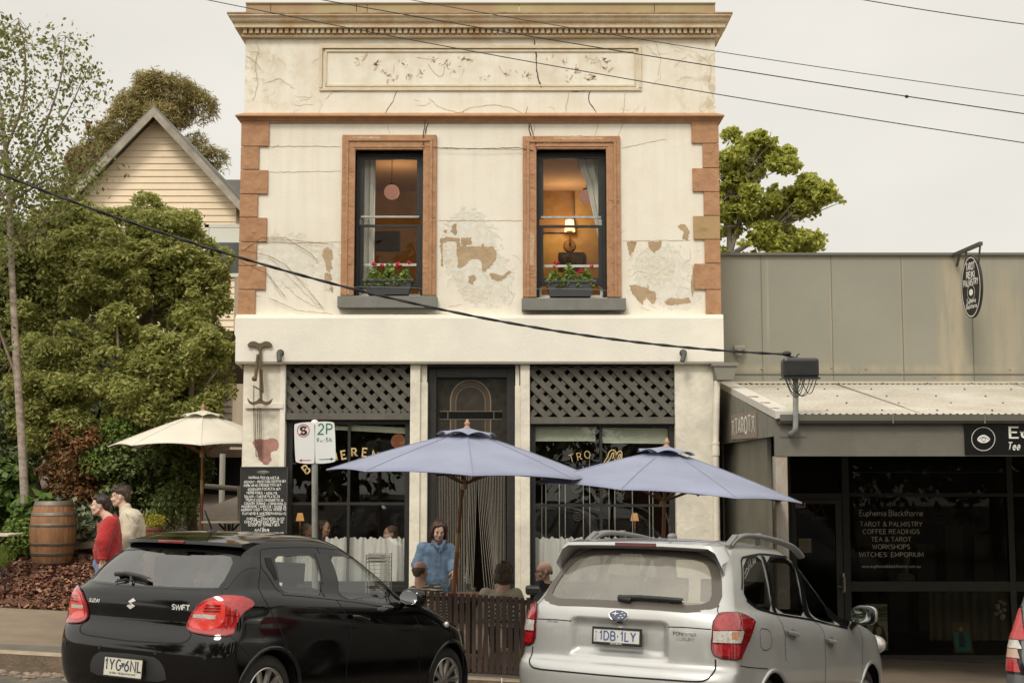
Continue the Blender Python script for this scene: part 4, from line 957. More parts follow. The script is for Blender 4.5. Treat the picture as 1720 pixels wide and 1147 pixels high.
# ---------------------------------------------------------------- the old two-storey café
YF = 18.2
def X(px,py=700,Y=YF): return P(px,py,Y).x
def Z(py,Y=YF): return PZ(py,Y)
def wall_mat():
 m = bpy.data.materials.new('old_cream_render'); m.use_nodes = True; nt = m.node_tree; L = nt.links; b = nt.nodes['Principled BSDF']
 tc = nd(nt,'ShaderNodeTexCoord'); vec = tc.outputs['Object']
 def noise_(sc,det=6,rough=.6,dist=0,v=vec):
  n = nd(nt,'ShaderNodeTexNoise',Scale=sc,Detail=det,Roughness=rough,Distortion=dist); L.new(v,n.inputs['Vector']); return n.outputs['Fac']
 def rng_(f,a,b_,c=0,d=1):
  r = nd(nt,'ShaderNodeMapRange'); r.inputs['From Min'].default_value = a; r.inputs['From Max'].default_value = b_; r.inputs['To Min'].default_value = c; r.inputs['To Max'].default_value = d; L.new(f,r.inputs[0]); return r.outputs[0]
 def mth(op,a,b_=None):
  n = nd(nt,'ShaderNodeMath'); n.operation = op
  if isinstance(a,(int,float)): n.inputs[0].default_value = a
  else: L.new(a,n.inputs[0])
  if b_ is not None:
   if isinstance(b_,(int,float)): n.inputs[1].default_value = b_
   else: L.new(b_,n.inputs[1])
  return n.outputs[0]
 def mixc(f,a,b_):
  n = nd(nt,'ShaderNodeMix'); n.data_type = 'RGBA'
  if isinstance(f,float): n.inputs['Factor'].default_value = f
  else: L.new(f,n.inputs['Factor'])
  for k,q in (('A',a),('B',b_)):
   if isinstance(q,tuple): n.inputs[k].default_value = (*q,1)
   else: L.new(q,n.inputs[k])
  return n.outputs['Result']
 def spot(px,py,rx,ry):     # 1 at the middle of a damaged place, falling to 0 at its rim
  c = P(px,py,YF); mp = nd(nt,'ShaderNodeMapping'); mp.vector_type = 'POINT'
  sx_,sz_ = 18.2/2300*rx,18.2/2300*ry
  mp.inputs['Location'].default_value = (-c.x/sx_,0,-c.z/sz_); mp.inputs['Scale'].default_value = (1/sx_,0,1/sz_); L.new(vec,mp.inputs[0])
  ln = nd(nt,'ShaderNodeVectorMath'); ln.operation = 'LENGTH'; L.new(mp.outputs[0],ln.inputs[0])
  return rng_(ln.outputs['Value'],0,1,1,0)
 def many(L_):
  r = None
  for s_ in L_: q = spot(*s_); r = q if r is None else mth('MAXIMUM',r,q)
  return r
 base = mixc(rng_(noise_(.7,6),.3,.7),(.76,.71,.60),(.81,.77,.665))
 mp = nd(nt,'ShaderNodeMapping'); mp.inputs['Scale'].default_value = (9,1,.5); L.new(vec,mp.inputs[0])
 base = mixc(mth('MULTIPLY',rng_(noise_(1,4,v=mp.outputs[0]),.45,.75),.30),base,(.64,.55,.42))
 sp = nd(nt,'ShaderNodeSeparateXYZ'); L.new(vec,sp.inputs[0])
 top = mth('MULTIPLY',rng_(sp.outputs[2],Z(200),Z(60),.15,.75),rng_(noise_(2.2,7),.42,.72))
 base = mixc(top,base,(.52,.40,.25))
 corner = mth('MULTIPLY',mth('MAXIMUM',rng_(sp.outputs[0],X(520),X(410),0,.8),rng_(sp.outputs[0],X(1120),X(1200),0,.8)),mth('MULTIPLY',rng_(noise_(5,8,.7),.50,.62),rng_(sp.outputs[2],Z(205),Z(180))))
 base = mixc(corner,base,(.50,.41,.28))
 worn = many([(790,420,95,130),(820,470,80,90),(1110,455,90,85),(555,450,45,70),(480,440,110,90),(1140,500,70,45)])
 nz = noise_(9,9,.68,.6)
 wm = rng_(mth('ADD',mth('MULTIPLY',worn,.62),mth('MULTIPLY',nz,.62)),.60,.64)
 base = mixc(mth('MULTIPLY',wm,.72),base,mixc(rng_(noise_(14,6),.4,.6),(.62,.58,.48),(.70,.68,.60)))
 bm_ = wm
 rust = mth('MULTIPLY',rng_(noise_(30,8,.75),.60,.66),mth('MULTIPLY',worn,1.0)); base = mixc(rust,base,(.40,.27,.13))
 L.new(base,b.inputs['Base Color']); b.inputs['Roughness'].default_value = .85
 bp = nd(nt,'ShaderNodeBump',Strength=.45,Distance=.02); hh = mth('SUBTRACT',mth('ADD',mth('MULTIPLY',noise_(3,8,.65),.6),mth('MULTIPLY',noise_(28,6,.6),.25)),mth('MULTIPLY',bm_,.5))
 L.new(hh,bp.inputs['Height']); L.new(bp.outputs[0],b.inputs['Normal']); return m
m_wall = wall_mat()
m_cream = M('cream_paint',(.79,.745,.645),.7,var=.07,vs=2.2,bump=.15,bs=25)
m_creamp = M('pier_cream',(.76,.71,.59),.75,var=.22,vs=3,bump=.4,bs=18)
m_terra = M('terracotta_paint',(.46,.255,.135),.85,col2=(.34,.175,.09),vs=7,vdet=12,bump=.7,bs=16)
m_terra_worn = M('terracotta_worn',(.42,.25,.14),.85,col2=(.56,.42,.28),vs=14,vdet=9,bump=.5,bs=20)
m_quoin_mossy = M('quoin_mossy',(.36,.26,.12),.9,col2=(.44,.27,.14),vs=6,vdet=8,bump=.4,bs=16)
m_sill = M('sill_grey',(.185,.18,.155),.6,var=.15,vs=6,bump=.15)
m_cornice = M('cornice_cream',(.74,.64,.47),.85,col2=(.56,.38,.20),vs=2.6,vdet=10,bump=.5,bs=30,stretch=(1.2,1,.7))
m_cornice_dirty = M('cornice_dirty',(.44,.32,.20),.9,col2=(.24,.14,.08),vs=5,vdet=9,bump=.4)
m_flash = M('flashing_olive',(.36,.31,.15),.6,col2=(.30,.18,.10),vs=1.4,vdet=9,stretch=(1,1,.4))
m_blackw = M('black_joinery',(.022,.021,.019),.45,var=.3,vs=8,bump=.15,bs=60)
m_lattice = M('lattice_grey',(.115,.105,.085),.65,var=.25,vs=7,bump=.2,bs=40)
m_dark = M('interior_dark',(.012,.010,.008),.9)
m_crack = M('crack_dark',(.10,.06,.035),.95)
m_crackf = M('crack_fine',(.44,.34,.22),.95)
m_pane = glass('shop_glass',(.95,.95,.93),.7,0,.03)
m_pane_up = glass('sash_glass',(.97,.97,.95),.28,0,.02)
m_curtain = M('curtain_white',(.74,.72,.66),.9,var=.08,vs=20)
m_mustard = M('mustard_wall',(.52,.33,.12),.8,var=.3,vs=2)
m_gold = M('gold_leaf',(.62,.46,.22),.4,.1)
cafe = thing('cafe_building','two-storey cream rendered café with cracked plaster, brown quoins and dentil cornice','building',(-.4,YF,0))
xL,xR = X(408,300),X(1204,300)
zT,zB = Z(14),0
def rect(a,b,c,d): return [(a,c),(b,c),(b,d),(a,d)]
W1 = (X(597,300),X(711,300),Z(497),Z(253)); W2 = (X(901,300),X(1018,300),Z(500),Z(252))
up = slab('wall',rect(xL,xR,Z(612)+.0,Z(22)),[rect(*W1),rect(*W2)],YF,.30,m_wall,cafe)
sh = MB(); sh.box(xL,xL+.25,YF+.30,YF+8,-.6,Z(40)); sh.box(xR-.25,xR,YF+.30,YF+8,-.6,Z(40)); sh.box(xL,xR,YF+8,YF+8.25,-.6,Z(60)); sh.box(xL+.25,xR-.25,YF+.30,YF+8,Z(120),Z(120)+.15)
sh.build('side_wall',M('side_render',(.50,.43,.32),.9,var=.3,vs=2,bump=.3),cafe)
fl = MB(); fl.box(xL+.25,xR-.25,YF+.31,YF+8,Z(560),Z(560)+.2); fl.build('floor',M('floorboards',(.10,.06,.035),.6,var=.3,vs=4),cafe)
bd = MB(); y0,y1 = Z(612),Z(530); xa,xb = X(399,560),X(1213,560)
prof = [(0,y0),(-.10,y0+.002),(-.12,y0+.03),(-.12,y1-.05),(-.10,y1),(-.0,y1+.015)]
for i,x in enumerate((xa,xb)):
 for d,z in prof: bd.v.append((x,YF+d-.002,z))
n = len(prof)
for j in range(n-1): bd.f.append((j,j+n,j+n+1,j+1))
bd.f += [tuple(range(n))[::1],tuple(range(n,2*n))[::-1]]
bd.box(xa,xb,YF-.001,YF+.28,y0,y1); bd.build('fascia',m_cream,cafe)
cs = MB()      # the scroll-shaped broken corner of the band on the left
cs.v = []; ring = [(X(397,540),Z(533)),(X(396,560),Z(562)),(X(402,570),Z(575)),(X(401,580),Z(590)),(X(408,590),Z(604)),(X(412,600),Z(612)),(X(420,600),Z(612)),(X(420,540),Z(533))]
k = len(ring); cs.v = [(x,YF-.09,z) for x,z in ring]+[(x,YF+.26,z) for x,z in ring]; cs.f = [tuple(range(k))[::-1],tuple(range(k,2*k))]+[(i,(i+1) % k,k+(i+1) % k,k+i) for i in range(k)]
cs.build('fascia_end',m_cream,cafe)
def moulding(name,x0,x1,pts,mat,yb=YF):
 m = MB(); n = len(pts)
 for x,e in ((x0,-1),(x1,1)):
  for d,py in pts: m.v.append((x+e*d*.8,yb-d,Z(py,yb-d)))
 for j in range(n-1): m.f.append((j,j+1,j+1+n,j+n))
 m.f += [tuple(range(n)),tuple(range(n,2*n))[::-1]]
 for s_,e in ((0,-1),(n,1)):
  k = len(m.v); x = (x0,x1)[s_ > 0]
  for d,py in pts: m.v.append((x+e*d*.8,yb+.7,Z(py,yb-d)))
  for j in range(n-1): m.f.append((s_+j,k+j,k+j+1,s_+j+1))
 o = m.build(name,mat,cafe); return o
moulding('string_course',xL,xR,[(0,190),(.11,192.5),(.125,194.5),(.115,196),(.075,197.5),(.06,201),(.03,204),(.028,206.5),(0,207)],m_terra)
moulding('cornice',xL,xR,[(0,20),(.235,23),(.245,26),(.22,28),(.205,31),(.205,33),(.19,36),(.16,38.5),(.155,40),(.155,46),(.12,47.5),(.10,48.5),(0,48.6)],m_cornice)
moulding('cornice_bed',xL,xR,[(0,48),(.055,48.2),(.055,59),(.075,60),(.07,62),(.03,64.5),(0,65)],m_cornice)
dn = MB(); nD = 80; yD = YF-.055
for i in range(nD):
 x = xL-.03+(xR-xL+.06)*(i+.5)/nD; w_ = (xR-xL)/nD*.31; dn.box(x-w_,x+w_,yD-.055,yD,Z(57.5,yD),Z(49,yD))
dn.build('dentil_course',m_cornice,cafe)
lp_ = MB(); lp_.box(xL-.21,xR+.21,YF-.25,YF+.5,Z(23.4,YF-.25),Z(20.6,YF-.25)); lp_.build('cornice_lip',m_cornice_dirty,cafe)
fs = MB()
xs = [X(415,20),X(457,20),X(600,20),X(618,20),X(872,20),X(1098,20),X(1200,20)]
for a,b in zip(xs[:-1],xs[1:]): fs.box(a+.004,b-.004,YF-.10,YF+.1,Z(23,YF-.1),Z(5+random.uniform(-.6,.4),YF-.1))
fs.box(xs[0],xs[-1],YF-.12,YF-.0,Z(6.2,YF-.12),Z(4.4,YF-.12)); fs.build('roof_flashing',m_flash,cafe)
pf = MB(); px0,px1,pz0,pz1 = X(537,115),X(1077,115),Z(153),Z(77)
for q,e in ((0,.035),(.075,.018)):
 a,b,c,d = px0+q,px1-q,pz0+q*.8,pz1-q*.8; t = .045-q*.2
 pf.box(a,b,YF-e,YF,d-t,d); pf.box(a,b,YF-e*.7,YF,c,c+t*.8); pf.box(a,a+t*.8,YF-e,YF,c+t*.8,d-t); pf.box(b-t*.8,b,YF-e,YF,c+t*.8,d-t)
pf.build('name_panel',M('panel_cream',(.70,.62,.46),.85,col2=(.60,.48,.32),vs=6,vdet=9,bump=.3),cafe)
gl = MB(); R_ = random.Random(3)
for cx,cy,n_ in ((603,103,14),(632,107,10),(648,122,10),(655,132,8),(677,106,10),(693,130,9),(706,122,8),(728,100,8),(748,108,10),(758,117,8),(780,98,10),(815,132,8),(850,120,6),(876,122,5),(886,131,7),(950,104,9),(965,118,9),(955,130,6),(990,97,9),(1003,108,11),(992,130,9),(1018,100,10),(1016,113,8),(930,98,4)):
 for _ in range(n_):
  x,z = X(cx+R_.gauss(0,5),110),Z(cy+R_.gauss(0,4)); r = abs(R_.gauss(0,.012))+.004; k = len(gl.v); an = R_.random()*PI; m_ = 6
  gl.v += [(x+r*(1.6*math.cos(t)*math.cos(an)-.5*math.sin(t)*math.sin(an))*R_.uniform(.7,1.2),YF-.0025,z+r*(1.6*math.cos(t)*math.sin(an)+.5*math.sin(t)*math.cos(an))) for t in np.linspace(0,2*PI,m_+1)[:-1]]; gl.f.append(tuple(range(k,k+m_))[::-1])
for q in ([(628,120),(632,106),(640,103)],[(642,117),(650,128),(658,129)],[(661,123),(662,110)],[(700,130),(707,120)],[(719,108),(728,122),(740,131),(746,124),(746,112)],[(700,97),(728,101),(737,98)],[(838,112),(846,124),(857,127)],[(776,127),(780,115)],[(968,108),(966,124)]):
 v,f = ribbon2([(X(a,110),Z(b)) for a,b in rounded(q,2,False)],.009); k = len(gl.v); gl.v += [(p[0],YF-.0025,p[1]) for p in v]; gl.f += [tuple(i+k for i in t) for t in f]
gl.build('faded_lettering',M('faded_letters',(.58,.45,.31),.9,var=.3,vs=20),cafe)
m_bare = M('bare_render',(.47,.35,.215),.95,col2=(.36,.245,.145),vs=7,vdet=9,bump=.5,bs=22); m_bare2 = M('bare_render_pale',(.60,.53,.42),.95,col2=(.50,.40,.27),vs=12,vdet=9,bump=.6,bs=22)
def fallen(L_,mat,off,seed,jt=1.1):
 for q in L_:
  m = MB(); D = dense(q,1.3); D = [(x+jt*1.5*noise.noise((x*.25,y*.25,seed))+jt*1.6*noise.noise((x*.8,y*.8,seed+3)),y+jt*1.5*noise.noise((x*.25,y*.25,seed+9))+jt*1.6*noise.noise((x*.8,y*.8,seed+5))) for x,y in D]; w2 = [(X(a,b),Z(b)) for a,b in D]; co,T = cdt(w2)
  m.add([(p[0],YF-off,p[1]) for p in co],[t if np.cross(co[t[1]]-co[t[0]],co[t[2]]-co[t[0]]) > 0 else t[::-1] for t in T]); m.build('fallen_paint',mat,cafe)
def zz(L): return [(560+x/3.3398,200+y/3.3412) for x,y in L]
fallen([zz([(598,672),(640,664),(700,668),(708,668),(716,712),(740,705),(748,716),(800,712),(826,716),(840,692),(850,716),(896,718),(914,745),(912,790),(880,826),(852,858),(835,850),(826,790),(800,786),(772,788),(740,820),(716,838),(694,832),(700,790),(690,760),(690,690),(640,684),(614,700),(612,760),(616,800),(618,834),(602,820),(608,780),(600,730)]),
 zz([(716,668),(772,664),(776,700),(742,708),(716,704)]),zz([(668,592),(688,590),(690,640),(682,656),(672,640),(656,632)]),zz([(620,618),(634,622),(632,640),(618,640)]),zz([(872,862),(900,866),(950,880),(985,850),(998,860),(960,895),(930,912),(890,900)]),zz([(760,880),(790,870),(800,900),(780,930),(756,915)]),
 [(543,418),(550,416),(557,420),(560,430),(556,440),(558,450),(553,458),(548,452),(546,440),(541,430)],[(546,458),(556,460),(558,470),(552,476),(545,470)],[(557,478),(560,486),(558,494),(554,486)],
 [(1053,407),(1070,406),(1064,422),(1058,431),(1055,420)],[(1088,407),(1112,405),(1110,416),(1098,425),(1090,416)],[(1137,380),(1146,376),(1153,378),(1158,392),(1155,403),(1146,402),(1148,390)],
 [(1058,478),(1072,480),(1088,484),(1086,472),(1090,488),(1101,490),(1102,505),(1096,512),(1086,500),(1078,512),(1066,498),(1060,490)],[(1117,505),(1128,500),(1142,502),(1158,500),(1160,508),(1148,510),(1136,512),(1124,513),(1116,510)],[(1164,448),(1170,455),(1168,480),(1163,500),(1160,480)]],m_bare,.002,3)
fallen([zz([(620,700),(680,694),(684,760),(690,800),(676,830),(640,838),(622,810)]),zz([(660,850),(720,850),(760,935),(830,950),(900,920),(880,1000),(800,1040),(720,1010),(690,930)]),[(545,478),(556,476),(555,492),(547,488)],[(1075,432),(1110,428),(1135,440),(1130,470),(1100,480),(1080,465)]],M('worn_pale',(.72,.69,.60),.95,col2=(.60,.53,.41),vs=16,vdet=10,bump=.6,bs=24),.0012,8,1.8)
def quoin(x0,x1,pa,pb,m=m_terra):
 q = MB(); q.box(x0,x1,YF-.032,YF+.001,Z(pb)+.004,Z(pa)-.004); q.build('quoin',m,cafe,bevel=.006)
rows = [206,247,286,327,366,407,447,487,531]
for i in range(8):
 quoin(xL-.03,X([450,434][i % 2]-i*.3,370),rows[i],rows[i+1]); 
rows = [202,242,283,323,363,403,443,487,530]
for i in range(8): quoin(X([1163,1181][i % 2]+i*.3,370),xR+.03,rows[i],rows[i+1],m_quoin_mossy if i == 4 else m_terra)
def surround(W,ox0,ox1,oz1,worn):
 s_ = MB(); a,b,c,d = W; e = .05
 s_.box(ox0,a,YF-e,YF+.22,c,oz1); s_.box(b,ox1,YF-e,YF+.22,c,oz1); s_.box(a,b,YF-e,YF+.22,d,oz1)
 s_.build('window_surround',m_terra,cafe,bevel=.008)
 t = MB(); g = .055
 t.box(ox0+g,ox0+g+.035,YF-e-.016,YF-e+.001,c,oz1-g); t.box(ox1-g-.035,ox1-g,YF-e-.016,YF-e+.001,c,oz1-g); t.box(ox0+g,ox1-g,YF-e-.018,YF-e+.001,oz1-g-.035,oz1-g)
 t.box(a-.02,b+.02,YF-e-.01,YF-e+.001,d+.03,d+.055); t.build('surround_bead',m_terra,cafe,bevel=.004)
 for q in worn:
  pl_ = [(X(x_,y_),Z(y_)) for x_,y_ in q]; co,T = cdt(pl_); 
  if len(T): mesh('flaked_paint',[(p_[0],YF-e-.0035,p_[1]) for p_ in co],[tt if np.cross(co[tt[1]]-co[tt[0]],co[tt[2]]-co[tt[0]]) > 0 else tt[::-1] for tt in T],m_terra_worn,cafe)
def jag(x0,x1,y0,y1,n=14,s=1.6):
 r = random.Random(int(x0*7+y0)); p = []
 for i in range(n): p.append((x0+(x1-x0)*i/n,y0+r.uniform(-s,s)))
 for i in range(4): p.append((x1+r.uniform(-s,s)*.6,y0+(y1-y0)*(i+.5)/4))
 for i in range(n): p.append((x1-(x1-x0)*i/n,y1+r.uniform(-s,s)))
 for i in range(4): p.append((x0+r.uniform(-s,s)*.6,y1-(y1-y0)*(i+.5)/4))
 return p
surround(W1,X(574,360),X(733,360),Z(228),[jag(592,640,231,235),jag(578,586,482,495,4)])
surround(W2,X(878,360),X(1042,360),Z(230),[jag(930,1012,231,237),jag(883,897,392,448,4,2.4),jag(912,926,236,244,5)])
for (a,b,c,d) in ((X(569,505),X(735,505),Z(517,YF-.16),Z(497,YF-.16)),(X(876,510),X(1050,510),Z(521,YF-.16),Z(500.5,YF-.16))):
 s_ = MB(); s_.box(a,b,YF-.16,YF+.2,c,d); s_.build('window_sill',m_sill,cafe,bevel=.008)
def sash(W,half_open,curtain_side,name_seed):
 a,b,c,d = W; yb = YF+.12
 w_ = MB(); t = .075
 w_.box(a,a+t*.55,yb,yb+.1,c,d); w_.box(b-t*.55,b,yb,yb+.1,c,d); w_.box(a+t*.55,b-t*.55,yb,yb+.1,d-.055,d)
 win = w_.build('window',m_blackw,cafe)
 a2,b2 = a+t*.55,b-t*.55; zm = c+(d-c)*.545
 s1 = MB(); y = yb+.015; r = .055
 s1.box(a2,a2+r,y,y+.04,zm,d-.055); s1.box(b2-r,b2,y,y+.04,zm,d-.055); s1.box(a2+r,b2-r,y,y+.04,d-.055-.035,d-.055); s1.build('upper_sash',m_blackw,win)
 mr = MB(); mr.box(a2+r*.4,b2-r*.4,y-.004,y+.03,zm+.005,zm+.032); mr.build('meeting_rail',M('sash_pale',(.42,.43,.40),.5,var=.3,vs=15),win)
 zr = zm-.115 ; y2 = yb+.055; zc = c+half_open
 s2 = MB(); s2.box(a2,a2+r,y2,y2+.04,zc,zr+.03); s2.box(b2-r,b2,y2,y2+.04,zc,zr+.03); s2.box(a2+r,b2-r,y2,y2+.04,zr,zr+.033); s2.box(a2,b2,y2-.001,y2+.041,zc,zc+.10); s2.build('lower_sash',m_blackw,win)
 gp = MB(); gp.box(a2+r*.8,b2-r*.8,y+.018,y+.022,zm+.02,d-.08); gp.build('pane',m_pane_up,win)
 gp = MB(); gp.box(a2+r*.8,b2-r*.8,y2+.018,y2+.022,zc+.08,zr+.01); gp.build('pane',m_pane_up,win)
 fr = MB(); y3 = yb+.115; zs = c+(d-c)*.232; wt = M('white_frame',(.68,.68,.65),.5)
 fr.box(a2+.02,b2-.02,y3,y3+.02,zs-.02,zs+.014); fr.box(a2-.01,a2+.03,y3,y3+.02,c+.02,c+.20); fr.box(b2-.03,b2+.01,y3,y3+.02,c+.02,c+.20); fr.box(a2+.03,b2-.03,y3,y3+.02,c+.03,c+.065); fr.box(b2-.05,b2-.028,y3-.001,y3+.019,zc+.1,zs-.02)
 fr.build('insect_screen',wt,win)
 cu = MB(); y = yb+.24; n = 40; x0,x1 = (a-.05,a+.235) if curtain_side < 0 else (b-.33,b+.05)
 for i in range(n+1):
  u = i/n
  for k in range(13):
   v = k/12; zz = d-.02-(d-c-.03)*v
   if curtain_side < 0: x = x0+(x1-x0)*u*(1-.04*v)
   else:
    pin = .30+.70*(1-min(1,v/.62)) if v < .62 else .30+.1*(v-.62); x = x1-(x1-x0)*(1-u)*pin*(1.15 if v < .1 else 1)
   cu.v.append((x,y+.028*math.sin(u*21+.5*math.sin(v*3))+.01*math.sin(u*47),zz))
 for i in range(n):
  for k in range(12): p0 = i*13+k; cu.f.append((p0,p0+1,p0+14,p0+13))
 cu.build('curtain',m_curtain,win,smooth=True)
 return win
sash(W1,.12,-1,1); sash(W2,.19,1,2)
rm = MB(); zf,zc_ = Z(558),Z(225)
rm.box(xL+.3,xR-.3,YF+3.78,YF+3.9,zf,zc_); rm.box(xL+.28,xL+.3,YF+.31,YF+3.8,zf,zc_); rm.box(xR-.3,xR-.28,YF+.31,YF+3.8,zf,zc_); rm.build('room_wall',m_mustard,cafe)
cl = MB(); cl.box(xL+.28,xR-.28,YF+.305,YF+3.9,zc_,zc_+.05); cl.build('ceiling',M('ceiling_rust',(.50,.33,.20),.9),cafe)
def crack(name,lines,mat,off=-.003,wob=2.0,wd=1.0):
 m = MB(); r = random.Random(11)
 for w0,pl in lines:
  pl = dense(pl,5,False); q = [(x+r.uniform(-wob,wob)*.55,y+r.uniform(-wob,wob)*.4) for x,y in pl]
  w2 = [(X(a,b),Z(b)) for a,b in q]; v,f = ribbon2(w2,1); k = len(m.v); n2 = len(v)//2
  for i in range(n2):
   c_ = (np.array(v[2*i])+np.array(v[2*i+1]))/2; d_ = np.array(v[2*i])-c_; ww = w0*wd*.0079*r.uniform(.55,1.25)*(1 if 0 < i < n2-1 else .3); d_ = d_/(np.linalg.norm(d_)+1e-9)*ww/2
   yy = YF+off
   m.v += [(c_[0]+d_[0],yy,c_[1]+d_[1]),(c_[0]-d_[0],yy,c_[1]-d_[1])]
  m.f += [tuple(i+k for i in t) for t in f if max(t) < n2*2]
 return m.build(name,mat,cafe)
crack('plaster_crack',[(2.2,[(897,65),(898,82),(902,95),(900,110),(904,130),(910,150)]),(1.5,[(872,25),(870,60)]),(1.3,[(667,153),(660,170),(648,188),(644,196)]),(2.2,[(888,207),(890,225),(897,240),(902,255)]),(1.7,[(721,196),(718,210),(714,228)]),(1.5,[(991,153),(989,170),(1003,190)]),
 (1.2,[(537,149),(600,149),(760,152),(895,152)]),(1.2,[(915,151),(955,151),(960,154),(990,153)])],m_crack)
r8 = random.Random(31); tc_ = []
for (a,b,c,d) in ((576,595,260,495),(713,731,260,495),(880,899,260,498),(1020,1040,260,498),(406,445,210,528),(1166,1205,210,528)):
 for _ in range(13):
  x = r8.uniform(a,b-6); y = r8.uniform(c,d); q = [(x,y)]
  for _ in range(r8.randint(1,3)): x = min(b,x+r8.uniform(3,8)); y += r8.uniform(-4,4); q.append((x,y))
  tc_.append((.75,q))
crack('surround_crack',tc_,M('crack_brown',(.16,.08,.045),.95),-.0525,.8)
crack('plaster_crack',[(1.9,[(716,196),(712,228),(711,254)]),(1.9,[(890,208),(900,245),(902,256)]),(1.3,[(715,248),(740,250),(800,252),(870,250),(898,256)]),(1,[(886,180),(882,200)])],m_crack,-.058,1)
fine = [(1,[(428,70),(436,85),(428,110),(434,140),(425,170)]),(1,[(412,95),(425,100),(440,120)]),(1,[(445,140),(470,133),(495,150)]),(1,[(545,168),(560,155),(590,150)]),(.9,[(720,165),(735,180),(770,190),(800,178)]),(1,[(800,180),(830,176),(860,182),(880,192)]),(.9,[(955,155),(950,190)]),(.9,[(1050,155),(1045,210),(1035,240)]),(.9,[(780,185),(770,200)]),
 (1,[(452,247),(500,246),(573,247)]),(1,[(735,371),(780,371),(877,371)]),(1,[(440,407),(500,408),(573,407)]),(1,[(1045,405),(1160,404)]),(1,[(735,250),(877,251)]),(.8,[(1043,250),(1090,240),(1120,234)]),(.8,[(1170,90),(1195,110),(1190,140),(1200,170)]),(.8,[(900,205),(895,228)]),(.8,[(1006,205),(1000,228)]),(.8,[(650,207),(655,228)]),
 (.8,[(455,250),(470,243)]),(.9,[(440,290),(573,288)]),(.7,[(1100,70),(1110,100),(1105,130)]),(.7,[(470,470),(500,500),(540,520)]),(.7,[(450,430),(480,460),(530,510),(545,520)]),(.7,[(445,455),(475,500)]),(.8,[(600,530),(700,527),(860,532),(1000,530)])]
R2 = random.Random(5)
for _ in range(46):      # map-cracking in the old paint
 x,y = R2.choice([(R2.uniform(415,530),R2.uniform(70,185)),(R2.uniform(1085,1198),R2.uniform(70,185)),(R2.uniform(420,1190),R2.uniform(156,186)),(R2.uniform(1050,1180),R2.uniform(380,520)),(R2.uniform(740,870),R2.uniform(380,520))]); pts = [(x,y)]; a = R2.uniform(0,2*PI)
 for _ in range(R2.randint(2,5)): a += R2.uniform(-.9,.9); x += 7*math.cos(a); y += 6*math.sin(a); pts.append((x,min(max(y,68),522)))
 fine.append((.55,pts))
crack('fine_crack',fine,m_crackf)
vine = []
for q in ([(405,420),(450,430),(480,445),(520,490),(545,520)],[(405,425),(440,400),(480,400),(520,425),(535,440)],[(445,402),(500,405),(560,412)],[(405,440),(450,460),(480,500)],[(450,500),(500,522),(560,528)]): vine.append((1.0,q))
crack('dry_vine',vine,M('vine_brown',(.22,.13,.07),.9),-.036,1.2)
# ---- ground floor
zt = Z(612); zb = -.25
pr = MB(); pr.box(X(408),X(470),YF,YF+.35,zb,zt); pr.build('pier',m_creamp,cafe)
pr = MB(); pr.box(X(470),X(479),YF-.02,YF+.3,zb,zt); pr.box(X(412),X(476),YF-.035,YF,Z(686),Z(677)); pr.build('pier_moulding',m_cream,cafe,bevel=.004)
pr = MB(); pr.box(X(1134),X(1199),YF-.01,YF+.35,-.5,zt); pr.build('pier',m_creamp,cafe)
pk = [(X(a),Z(b)) for a,b in ((424,742),(432,737),(450,739),(455,735),(467,738),(470,748),(466,757),(460,756),(455,762),(457,772),(452,781),(443,778),(436,770),(434,758),(428,750))]
pk = [(x+.012*noise.noise((x*30,z*30,1))+.008*noise.noise((x*90,z*90,1)),z+.012*noise.noise((x*30,z*30,5))+.008*noise.noise((x*90,z*90,7))) for x,z in dense(rounded(pk,1),.01)]; co,T = cdt(pk); mesh('bare_brick_patch',[(p[0],YF-.003,p[1]) for p in co],[t if np.cross(co[t[1]]-co[t[0]],co[t[2]]-co[t[0]]) > 0 else t[::-1] for t in T],M('brick_pink',(.40,.205,.165),.9,var=.3,vs=9,bump=.5),cafe)
for a,b in ((689,706),(874,890)):
 q = MB(); q.box(X(a),X(b),YF-.03,YF+.28,zb,zt-.001); q.build('post',m_creamp,cafe,bevel=.008)
for a,b,t in ((706,718,642),(865,874,648)):
 q = MB(); q.box(X(a),X(b),YF+.01,YF+.28,zb,Z(t)); q.box(X(a)+.005,X(b)-.012,YF+.03,YF+.28,Z(t),zt-.001); q.build('post',m_creamp,cafe,bevel=.004)
